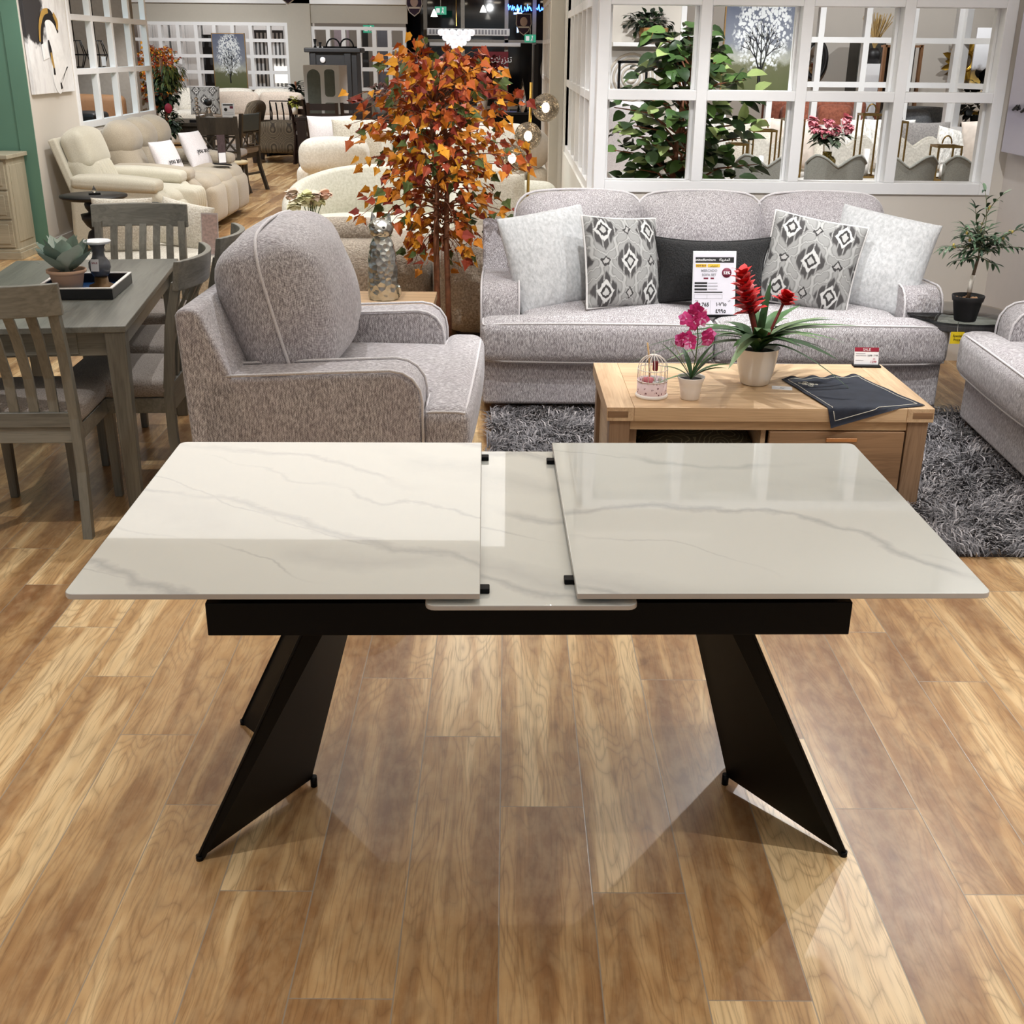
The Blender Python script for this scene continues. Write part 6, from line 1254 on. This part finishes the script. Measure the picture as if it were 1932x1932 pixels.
for x, y, z, lb in ((-3.52, 20.0, 2.51, 'dark shield-shaped sign hanging at the top over the far pilaster'), (-1.66, 22.0, 2.40, 'dark shield-shaped sign hanging at the end of the far wall'), (.28, 23.0, 2.12, 'dark shield-shaped sign hanging left of the passage wall')):
    o = thing('shield_sign', lb, 'hanging sign', (x, y, z), 0, 'hanging shield signs'); P = [(-.12, .16), (.12, .16), (.13, .0), (.08, -.12), (0, -.18), (-.08, -.12), (-.13, 0)]; part('edge', MB().prism([(a*1.12, b*1.1) for a, b in P], .004, .02, 'y'), PAPER, o); q = part('plate', MB().prism(P, -.004, .004, 'y'), plain('shield_purple', (52, 36, 70), .5), o); part('emblem', MB().ball((0, -.006, .04), (.07, .004, .08), 12, 8), plain('pale_emblem', (206, 190, 190), .6), q); part('band', MB().box(-.1, .1, -.008, -.004, -.07, -.04), PAPER, q); part('cord', MB().cyl((0, 0, .18), (0, 0, .6 if z > 2.3 else .7), .003, n=5), BLACK, o)
DOWN = glow('downlight_lens', (255, 240, 215), 12)
for (x, y), lb in zip(((-2.9, 26.2), (-2.1, 27), (-1.2, 26.4), (-.3, 27.4), (.5, 26.6), (.9, 28.2)), ('first', 'second', 'third', 'fourth', 'fifth', 'sixth')):
    o = thing('downlight', 'round recessed downlight in the wooden ceiling, %s from the left' % lb, 'downlight', (x, y, 2.80), 0, 'recessed downlights'); part('lens', MB().lathe([(.001, 0), (.09, 0), (.09, .02), (.001, .02)], 16), DOWN, o)
# right side of the hall
struct('wall_hall', MB().box(.66, 1.4, 22.0, 22.15, 0, 2.15), WALL); struct('trim_4', MB().box(.64, 1.4, 21.95, 22.1, 2.15, 2.24), WHITE)
o = thing('round_mirror', 'round grey-framed mirror on the wall at the right of the hall', 'mirror', (.93, 21.9, 1.35), 0); m = MB(); m.M = RX(90); m.lathe([(.26, 0), (.36, 0), (.36, .04), (.26, .04), (.26, 0)], 36, cap=False); part('frame', m, plain('grey_frame', (110, 106, 100), .5), o); m = MB(); m.M = RX(90); m.lathe([(.001, 0), (.262, 0), (.262, .015), (.001, .015)], 36); part('glass', m, plain('mirror_silver', (210, 212, 214), .05, 1), o)
sb = thing('sideboard', 'black sideboard with glass ornaments behind the floor lamp', 'sideboard', (.25, 16.2, 0), 0); part('carcass', MB().box(-.45, .2, -.2, .2, .1, .88), BLACK, sb, .01); part('top', MB().box(-.47, .2, -.22, .22, .88, .91), TB, sb)
for x in (-.4, .15): part('leg', MB().box(x-.03, x+.03, -.18, .18, 0, .1), BLACK, sb)
o = thing('glass_cone', 'clear glass cone ornament on the black sideboard', 'ornament', (.19, 16.1, .9105), 0); part('cone', MB().lathe([(.001, 0), (.075, 0), (.001, .42)], 12), glassy('clear_crystal'), o)
o = thing('glass_box', 'clear glass box on the black sideboard', 'ornament', (-.08, 16.1, .9105), 0); part('box', MB().box(-.1, .1, -.07, .07, 0, .14), glassy('clear_crystal'), o, .01)
o = thing('black_partition', 'black panel edge beside the far passage lattice', 'panel', (.40, 18.2, 0), 0); part('panel', MB().box(-.03, .03, -.6, .6, 0, 1.75), INKB, o)
# things seen through the left lattice
TAN = plain('tan_leather', (150, 112, 78), .6); o = thing('tan_sofa', 'tan leather sofa seen through the left lattice window', 'sofa', (-6.7, 18.1, 0), 0); m = MB(); m.soft((0, 0, .36), (1.8, .8, .62), .08, (0, 0, .02), 6); part('base', m, TAN, o); m = MB(); m.soft((0, .34, .62), (1.8, .22, .72), .08, (0, .02, .02), 6); part('back', m, TAN, o)
o = thing('black_bench', 'black upholstered block at the bottom left of the left lattice window', 'ottoman', (-5.85, 16.6, 0), 0); m = MB(); m.soft((0, 0, .42), (.6, .6, .82), .05, (0, 0, .02), 5); part('body', m, INKB, o)
for x, y, lb in ((-5.95, 17.0, 'hexagonal black wire pendant behind the left column of the left lattice window'), (-5.66, 17.0, 'hexagonal black wire pendant with a white tag behind the second column')):
    o = thing('wire_pendant', lb, 'pendant', (x, y, 1.40), 0, 'black wire pendants'); m = MB(); H6 = [(.14*math.cos(2*PI*k/6), .14*math.sin(2*PI*k/6)) for k in range(6)]
    for z0, s0, z1, s1 in ((0, .6, .16, 1), (.16, 1, .34, .6)):
        for k in range(6): a, b = H6[k], H6[(k+1) % 6]; m.tube([(a[0]*s0, a[1]*s0, z0), (a[0]*s1, a[1]*s1, z1)], .007, 4); m.tube([(a[0]*s1, a[1]*s1, z1), (b[0]*s1, b[1]*s1, z1)], .007, 4); m.tube([(a[0]*s0, a[1]*s0, z0), (b[0]*s0, b[1]*s0, z0)], .007, 4)
    part('wire', m, BLACK, o); part('tag', MB().box(.10, .16, -.15, -.148, .02, .14), PAPER, o) if 'tag' in lb else None
    part('cord', MB().cyl((0, 0, .34), (0, 0, 1.7), .006, n=5), BLACK, o)

# ================================================================ lounge seen through the white lattice
fc = thing('fig_tree', 'broad-leaved green artificial tree behind the left half of the white lattice', 'artificial tree', (1.07, 7.52, 0), 0)
part('pot', MB().lathe([(.001, 0), (.13, 0), (.16, .28), (.001, .26)], 24), TB, fc)
part('trunk', MB().tube([(-.04, 0, .2), (-.045, .01, .6), (-.02, 0, 1.0), (.01, 0, 1.4)], [.026, .024, .02, .012], 8), BARK, fc); part('trunk', MB().tube([(.03, .01, .2), (.02, .02, .6), (.05, 0, 1.0), (.10, 0, 1.6)], [.026, .024, .018, .008], 8), BARK, fc)
FIG = tinted('fig_leaf', [(0, (38, 58, 32)), (.3, (58, 86, 42)), (.6, (88, 118, 58)), (.82, (150, 168, 104))], .35, noise_amt=.2); r = random.Random(17); m = MB(); m.tint = 0; tw = MB()
for k in range(46):
    h = (k+.5)/46; th = k*2.39996+.5; z = .92+.88*h; rad = (.48 - .30*max(0, h-.55)/.45)*r.uniform(.55, 1.05); tip = Vector((.02+rad*math.cos(th), rad*math.sin(th), z)); st0 = Vector((.0+.06*h, 0, z-.18)); mid = st0.lerp(tip, .5)+Vector((0, 0, .06)); tw.tube([st0, mid, tip], [.008, .006, .003], 5, cap=False)
    for q in range(12):
        t = .3+.7*q/11; c = st0.lerp(mid, t*2) if t < .5 else mid.lerp(tip, t*2-1); c = c+Vector((r.uniform(-.05, .05), r.uniform(-.05, .05), r.uniform(-.04, .05))); ou = Vector((math.cos(th), math.sin(th), 0)); m.tint = r.random(); m.leaf(c, ou+Vector((r.uniform(-.9, .9), r.uniform(-.9, .9), r.uniform(-.4, .7))), (r.uniform(-.4, .4), -.5, 1), r.uniform(.085, .13), r.uniform(.07, .10), r.uniform(.2, .7), .18, 4, .8)
part('twigs', tw, BARK, fc); part('foliage', m, FIG, fc)
GREYW = cloth('grey_linen_wing', (146, 146, 138), (170, 170, 162), (200, 200, 200), .9, .15)
def wing(label, loc, rz):
    """dining chair with a heart-shaped top to its back, facing +y"""
    o = thing('scalloped_chair', label, 'chair', loc, rz, 'scallop-backed grey dining chairs'); n = 16; top = []
    for i in range(n+1):
        u = -1+2*i/n; top.append((u, .955+.078*math.sin(abs(u)*PI*.70)**1.25-.035*(abs(u) > .8)*(abs(u)-.8)/.2))
    vs = []; fs = []
    for u, zt in top:
        for z, wd in ((.40, .158), (.6, .172), (.8, .192), (zt, .203)):
            y = -.2-.06*(z-.4)/.6 + .05*abs(u)**3
            vs += [(u*wd, y-.035, z), (u*wd, y+.035, z)]
    Q = 8
    for i in range(n):
        a = i*Q; b = a+Q
        for j in range(3): fs += [(a+2*j, b+2*j, b+2*j+2, a+2*j+2), (b+2*j+1, a+2*j+1, a+2*j+3, b+2*j+3)]
        fs += [(a+6, b+6, b+7, a+7), (b, a, a+1, b+1)]
    for a, rev in ((0, 0), (n*Q, 1)):
        for j in range(3): q = (a+2*j, a+2*j+2, a+2*j+3, a+2*j+1); fs.append(q[::-1] if rev else q)
    b = part('back', MB().add(vs, fs, True), GREYW, o, .012, 3)
    part('welt', MB().tube([(u*.203, -.2-.06*(zt-.4)/.6+.05*abs(u)**3-.03, zt+.002) for u, zt in top], .010, 6), cloth('grey_welt', (140, 140, 132), (160, 160, 152)), b)
    m = MB(); m.soft((0, .02, .42), (.46, .46, .14), .04, (0, 0, .02), 6); part('seat', m, GREYW, o)
    for s in (-1, 1):
        for y in (-.19, .2): part('leg', MB().hexa([(s*.18-.014, y-.014, 0), (s*.18+.014, y-.014, 0), (s*.18+.014, y+.014, 0), (s*.18-.014, y+.014, 0)], [(s*.19-.022, y-.022, .36), (s*.19+.022, y-.022, .36), (s*.19+.022, y+.022, .36), (s*.19-.022, y+.022, .36)]), DK, o)
    return o
WC0 = wing('grey scallop-backed chair in the second pane from the left', (1.755, 8.34, 0), 0)
dup(WC0, (2.235, 8.34, 0), 0, 'grey scallop-backed chair in the third pane, in front of the pink flowers')
dup(WC0, (2.72, 8.34, 0), 0, 'grey scallop-backed chair in the right-hand pane')
dup(WC0, (3.19, 8.36, 0), 0, 'grey scallop-backed chair cut off by the right frame of the lattice')
for x, lb in ((1.24, 'grey scallop-backed chair at the left, tilted behind the fig leaves'),): dup(WC0, (x, 8.45, 0), 30, lb)
for x, lb in ((2.20, 'left'), (2.82, 'middle'), (3.38, 'right')):
    q = dup(WC0, (x, 9.72, 0), 180, 'scallop-backed chair, coloured paler as if lit, on the far side of the white table, the %s one of three' % lb, 'scallop-backed chairs on the far side of the table')
    for c in q.children_recursive:
        if c.name.split('.')[0] in ('back', 'seat', 'welt'): c.material_slots[0].link = 'OBJECT'; c.material_slots[0].material = PALES  # same grey chairs; pale cloth colour stands in for light falling on them
wt = thing('white_dining_table', 'white marble-topped table behind the scalloped chairs', 'dining table', (2.74, 9.02, 0), 0); part('top', MB().box(-1.10, 1.10, -.45, .45, .76, .80), plain('white_table_top', (238, 236, 230), .25), wt, .01); part('apron', MB().box(-1.05, 1.05, -.4, .4, .68, .76), plain('greige_wood', (172, 164, 148), .5), wt, .004)
for x in (-.98, .98):
    for y in (-.34, .34): part('leg', MB().box(x-.06, x+.06, y-.06, y+.06, 0, .68), plain('greige_wood', (172, 164, 148), .5), wt, .01)
pf = thing('vase_of_peonies', 'pink peonies in a mosaic gold vase on the white table', 'flowers', (2.40, 8.98, .8005), 0)
def mosaic():
    t = NT('gold_mosaic'); v = t.voro(t.coord(), 90, 'F1', 'Color'); e = t.voro(t.coord(), 90, 'DISTANCE_TO_EDGE'); c = t.ramp(t.sep(v)[0], [(0, lin(70, 54, 22)), (.5, lin(168, 138, 62)), (1, lin(222, 200, 130))]); return t.fin(t.mix(t.step(e, .03, .08), lin(40, 32, 16), c), .3, .7)
part('vase', MB().lathe([(.001, 0), (.06, 0), (.068, .02), (.068, .13), (.05, .155), (.034, .16), (.034, .19), (.001, .185)], 24), mosaic(), pf)
PEO = tinted('peony_petal', [(0, (222, 118, 134)), (.4, (236, 152, 162)), (.75, (244, 190, 194))], .7); r = random.Random(23); GG = tinted('grey_green_leaf', [(0, (62, 74, 58)), (.4, (86, 98, 76)), (.8, (118, 128, 104))], .6)
m = MB(); m.tint = 0
for k in range(70): a = r.uniform(0, 6.28); m.tint = r.random(); m.leaf((r.uniform(-.1, .1), r.uniform(-.08, .08), .28+r.uniform(-.04, .06)), (math.cos(a), math.sin(a), r.uniform(-.1, .9)), (0, 0, 1), .12, .045, .6, .2, 4)
part('leaves', m, GG, pf)
for c in ((-.12, -.05, .33), (-.06, -.09, .31), (.02, -.09, .33), (.1, -.05, .40), (.12, -.06, .34), (-.02, -.02, .38), (-.14, -.02, .38)):
    m = MB(); m.tint = 0
    for j in range(30): d = Vector((r.uniform(-1, 1), r.uniform(-1.2, .4), r.uniform(-.8, 1))); m.tint = r.random(); m.leaf((c[0], c[1], c[2]+.03), d, (0, 0, 1), .055, .052, .9, .2, 3, .7)
    part('bloom', m, PEO, pf)
GMET = plain('antique_gold_metal', (140, 112, 64), .35, .9)
def lantern(label, loc, w, h):
    o = thing('gold_lantern', label, 'lantern', loc, 0, 'gold-framed lanterns on the white table'); m = MB(); s = w/2
    for x in (-s, s):
        for y in (-s, s): m.box(x-.006, x+.006, y-.006, y+.006, 0, h)
    for z in (0, h-.015): m.box(-s, s, -s-.008, -s+.008, z, z+.015).box(-s, s, s-.008, s+.008, z, z+.015).box(-s-.008, -s+.008, -s, s, z, z+.015).box(s-.008, s+.008, -s, s, z, z+.015)
    part('frame', m, GMET, o); part('ring', MB().tube([(.035*math.cos(R(a)), 0, h+.01+.055*math.sin(R(a))) for a in range(0, 181, 15)], .006, 5), GMET, o); part('base', MB().box(-s, s, -s, s, 0, .008), GMET, o); part('candle', MB().lathe([(.001, .008), (.026, .008), (.026, h*.45), (.001, h*.45)], 16), IV, o); return o
lantern('short gold lantern left of the second pane', (1.73, 9.06, .8005), .13, .24); lantern('tall gold lantern in the second pane', (1.92, 9.06, .8005), .17, .34); lantern('gold lantern beside the mullion between the second and third panes', (2.14, 9.06, .8005), .14, .42); lantern('tallest gold lantern at the right of the third pane', (2.72, 9.06, .8005), .15, .46); lantern('gold lantern frame low in the right-hand pane', (3.26, 8.9, .8005), .17, .25); lantern('gold lantern with a tag at the left of the right-hand pane', (2.98, 9.25, .8005), .13, .40)
# light sofas along the back of the lounge
blocksofa('lounge_sofa', 'pale grey sofa with knitted cushions at the back of the lounge', (2.75, 11.9, 0), 0, 2.3, .95, PALES, 3, .44, .86)
blocksofa('corner_sofa', 'pale sofa under the angled lattice at the right of the lounge', (4.68, 10.9, 0), -62, 1.7, .9, PALES, 2, .44, .86)
KNIT = cloth('chunky_white_knit', (190, 188, 182), (240, 238, 232), (40, 40, 18), .95, 1, .2, 2, .02); SATIN = cloth('champagne_satin', (196, 184, 172), (220, 208, 196), (12, 12, 12), .5, .1)
for k, (x, mt, rz, lb) in enumerate(((2.0, KNIT, 10, 'white ribbed cushion behind the fig leaves'), (2.32, CREAM, 4, 'cream textured cushion, second from the left on the lounge sofa'), (2.72, SATIN, -6, 'champagne cushion behind the tall lantern'), (3.45, KNIT, 12, 'ribbed white cushion right of the peonies'), (3.66, KNIT, -10, 'chunky cable-knit cushion right of the ribbed one'))):
    throw('sofa_cushion', lb, mt, .50, .48, .17, (x, 11.58, .86), -16, 0, rz, None, .05, .006, 40+k)
throw('grey_cushion', 'dark grey cushion at the left of the right-hand pane', cloth('grey_wool', (110, 106, 104), (140, 136, 132), (80, 80, 80)), .5, .46, .16, (3.95, 11.35, .86), -14, 0, 6, None, .05, .006, 50)
throw('knitted_cushion', 'grey and white knitted cushion in the right-hand pane', KNIT, .46, .40, .16, (4.12, 10.95, .84), -16, 12, 10, None, .05, .008, 51)
throw('champagne_cushion', 'big champagne cushion in the right-hand pane', SATIN, .60, .60, .2, (4.42, 10.80, .86), -16, -8, -20, None, .04, .01, 52)
o = part('white_card_sheet', MB().box(-.16, .16, 0, .01, -.1, .1), PAPER); o.location = (4.62, 10.3, .80); o.rotation_euler = (R(-30), R(-28), 0); tag(o, 'white folded sheet lying at the right edge of the right-hand pane', 'paper')
for k, (x, rz) in enumerate(((4.15, 8), (4.33, -12))): throw('charcoal_cushion', 'charcoal cushion above the rightmost chair, %s one of two' % ('left', 'right')[k], cloth('charcoal_velvet', (38, 40, 40), (66, 68, 68)), .3, .42, .14, (x, 9.05, .87), -10, 0, rz+50, None, .05, .004, 60+k)
o = thing('side_plinth', 'grey plinth carrying the two charcoal cushions', 'plinth', (4.24, 9.1, 0), 0); part('block', MB().box(-.3, .3, -.28, .28, 0, .67), FARW, o, .02)
# hangings and things beyond the back lattice
q = painting('large blossom tree painting hanging on the back lattice of the lounge', (2.255, 12.92, 1.265), .80, 1.0)
o = thing('circle_relief', 'white relief of concentric rings left of the fig tree', 'wall art', (1.30, 12.95, 1.42), 0); part('panel', MB().box(-.26, .26, 0, .03, -.26, .26), WHITE, o, .006); m = MB()
for k in range(5): m.M = RX(90); m.tube([((.05+.045*k)*math.cos(R(a)), (.05+.045*k)*math.sin(R(a)), .004) for a in range(0, 360, 12)], .014, 6, closed=True)
part('rings', m, plain('warm_plaster', (206, 198, 186), .8), o)
o = thing('wall_shelf', 'white wall shelf carrying a basket plant', 'shelf', (1.50, 12.88, 1.72), 0); part('board', MB().box(-.42, .42, -.12, .12, 0, .04), WHITE, o, .004)
bp = thing('basket_plant', 'trailing plant in a small brown basket on the white shelf', 'potted plant', (1.50, 12.86, 1.7605), 0); part('basket', MB().lathe([(.001, 0), (.13, 0), (.16, .14), (.001, .12)], 20), plain('brown_wicker', (150, 110, 64), .8, var=.3, scale=40, bump=.5), bp); bunch(bp, (-.05, 0, .2), (.24, .14, .12), 130, GRN, .08, 5)
o = thing('black_frame_console', 'black metal frame behind the top of the fig tree', 'console', (1.52, 12.6, 0), 0); m = MB()
for x in (-.38, -.1, .3): m.box(x-.012, x+.012, -.012, .012, 0, 1.58)
m.box(-.4, .42, -.012, .012, 1.56, 1.585); part('frame', m, BLACK, o)
mk = thing('marble_cabinet', 'white marble-topped cabinet with dishes behind the fig tree trunk', 'cabinet', (1.18, 9.3, 0), 0); part('carcass', MB().box(-.36, .36, -.22, .22, 0, .74), plain('pale_oak', (196, 184, 164), .5), mk, .006); part('top', MB().box(-.38, .38, -.24, .24, .74, .78), WHITE, mk, .006); part('tray', MB().box(-.2, .1, -.12, .08, .78, .80), plain('mirror_silver', (210, 212, 214), .05, 1), mk, .004)
o = thing('white_headboard', 'white quilted headboard at the left edge of the first pane', 'headboard', (.98, 11.4, 0), 0); m = MB(); m.soft((0, 0, .62), (.8, .14, 1.2), .06, (0, .02, .02), 6); part('panel', m, WPIL, o)
om = thing('oval_mirror', 'small black-framed oval mirror beyond the back lattice', 'mirror', (4.47, 17.9, 1.58), 0); m = MB(); m.M = RX(90); m.tube([(.15*math.cos(R(a)), .25*math.sin(R(a)), 0) for a in range(0, 360, 10)], .035, 8, closed=True); part('frame', m, INKB, om); m = MB(); m.M = RX(90); m.lathe([(.001, 0), (.15, 0), (.15, .02), (.001, .02)], 30, sy=1.65); part('glass', m, plain('mirror_silver', (210, 212, 214), .05, 1), om)
o = thing('dark_doorway_cabinet', 'tall dark cabinet beyond the back lattice', 'cabinet', (5.10, 17.5, 0), 0); part('carcass', MB().box(-.19, .19, -.2, .3, 0, 1.84), plain('dark_olive_wood', (46, 44, 36), .5, var=.3, scale=8), o, .01); part('door', MB().box(-.15, .10, -.22, -.2, .1, 1.75), plain('dark_olive_wood', (46, 44, 36), .5), o, .006)
o = thing('straw_vase', 'dried straw in a dark vase at the top of the third pane', 'dried flowers', (4.80, 16.2, 0), 0); part('pedestal', MB().box(-.14, .14, -.14, .14, 0, 1.55), WHITE, o); part('vase', MB().lathe([(.001, 1.55), (.08, 1.55), (.1, 1.68), (.06, 1.74), (.001, 1.74)], 18), INKB, o); m = MB(); r = random.Random(4)
for k in range(70): a = r.uniform(0, 6.28); q2 = r.random(); m.tube([(0, 0, 1.72), (.08*math.cos(a)*q2, .08*math.sin(a)*q2, 1.9), (.2*math.cos(a)*q2, .2*math.sin(a)*q2, 2.05+.12*r.random())], .005, 3, cap=False)
part('straw', m, plain('dried_straw', (190, 160, 104), .8), o)
cb = thing('copper_shelf', 'copper-framed shelf with dark ornaments beyond the back lattice', 'shelf unit', (5.02, 15.6, 0), 0); COP = plain('brushed_copper', (198, 146, 106), .3, .8)
m = MB()
for x in (-.26, .2): m.box(x-.018, x+.018, -.03, .03, 0, 1.78)
for z in (.9, 1.3, 1.75): m.box(-.26, .2, -.03, .18, z, z+.025)
part('frame', m, COP, cb); part('back', MB().box(-.24, .18, .16, .18, .5, 1.75), plain('dark_brown', (70, 60, 52), .7), cb)  # back board in plain dark brown
for z, lb, mt in ((1.3255, 'silvery bulb vase on the middle board of the copper shelf', plain('gunmetal', (90, 90, 92), .2, 1)), (.9255, 'pale bundle on the lower board of the copper shelf', SATIN)): o = part('shelf_ornament', MB().ball((0, 0, .13), (.12, .1, .13), 14, 10), mt); o.location = (4.98, 15.5, z); tag(o, lb, 'ornament')
sm = thing('sunburst_mirror', 'gold sunburst mirror beyond the right-hand pane', 'mirror', (6.62, 17.85, 1.58), 0); GLD = plain('gilt', (206, 164, 70), .28, .95); m = MB(); m.tint = None
for k in range(20): a = 2*PI*k/20; L = .34 if k % 2 else .27; m.leaf((.12*math.cos(a), 0, .12*math.sin(a)), (math.cos(a), -.15, math.sin(a)), (0, -1, 0), L-.1, .085, .1, .3, 4)
part('rays', m, GLD, sm); m = MB(); m.M = RX(90); m.lathe([(.001, 0), (.13, 0), (.13, .03), (.001, .03)], 28); part('glass', m, plain('mirror_silver', (210, 212, 214), .05, 1), sm); m = MB(); m.M = RX(90); m.tube([(.13*math.cos(R(a)), .13*math.sin(R(a)), .02) for a in range(0, 360, 15)], .02, 6, closed=True); part('rim', m, GLD, sm)
def bands():
    t = NT('white_gold_canvas'); p = t.sep(t.coord()); z = t.math('ADD', p[2], t.math('MULTIPLY', t.math('SUBTRACT', t.noise(t.coord(), 4, 4), .5), .35)); return t.fin(t.ramp(t.math('ADD', z, .5), [(.15, lin(236, 232, 226)), (.3, lin(214, 176, 84)), (.44, lin(90, 74, 58)), (.5, lin(222, 222, 224)), (.75, lin(246, 246, 248))]), .6)
o = part('gold_landscape', MB().box(-.3, .3, 0, .03, -.45, .45), bands()); o.location = (6.42, 16.2, 1.55); tag(o, 'white and gold striped abstract at the right of the right-hand pane', 'painting')
o = thing('dark_plant', 'dark leafy plant at the lower right of the right-hand pane', 'artificial plant', (5.68, 14.6, 0), 0); part('pot', MB().lathe([(.001, 0), (.15, 0), (.18, .7), (.001, .7)], 18), WHITE, o); bunch(o, (0, 0, 1.12), (.28, .25, .36), 220, plain('near_black_leaf', (14, 18, 14), .5), .12, 8)
TER = cloth('terracotta_velvet', (136, 74, 52), (172, 100, 74), (30, 30, 30), .8, .1)
blocksofa('terracotta_sofa', 'terracotta sofa beyond the back lattice above the peonies', (4.02, 15.6, 0), 0, 1.35, .9, TER, 2, .50, 1.12)
o = blocksofa('slate_armchair', 'slate-blue armchair beyond the back lattice', (4.85, 14.45, 0), -20, .8, .8, cloth('slate_wool', (126, 130, 134), (156, 160, 164), (50, 50, 50)), 1, .5, 1.08, cat='armchair')
o = thing('gold_console', 'low gold-legged console with a blue box beyond the angled lattice', 'console', (6.0, 15.2, 0), 0); part('top', MB().box(-.5, .5, -.2, .2, .98, 1.02), GLD, o); part('blue_box', MB().box(.1, .45, -.15, .15, 1.02, 1.16), plain('cobalt_box', (40, 62, 130), .5), o)
for x in (-.46, .46): part('leg', MB().box(x-.02, x+.02, -.18, .18, 0, .98), GLD, o)
# picture on the right wall
def seascape():
    t = NT('lilac_seascape'); p = t.sep(t.coord()); n = t.noise(t.mapping(t.coord(), (2, 2, 9)), 1, 4); return t.fin(t.ramp(t.math('ADD', t.math('ADD', p[2], .5), t.math('MULTIPLY', t.math('SUBTRACT', n, .5), .16)), [(.05, lin(196, 192, 204)), (.18, lin(178, 174, 190)), (.22, lin(150, 146, 160)), (.25, lin(190, 186, 198)), (.6, lin(206, 202, 212)), (.9, lin(178, 176, 190))]), .55)
sp = thing('seascape_painting', 'lilac seascape canvas on the wall at the upper right edge of the photo', 'painting', (2.715, 6.30, 1.69), 0); part('canvas', MB().box(-.018, .04, -.42, .24, -.505, .55), seascape(), sp, .003)
m = MB()
for y, z, s in ((.13, -.275, 1), (.10, -.27, .8), (.02, -.28, 1)): m.tube([(-.021, y-.03*s, z-.008), (-.021, y-.01*s, z+.012*s), (-.021, y+.02*s, z-.004), (-.021, y+.035*s, z-.01)], .007*s, 5)
part('rocks', m, INKB, sp)
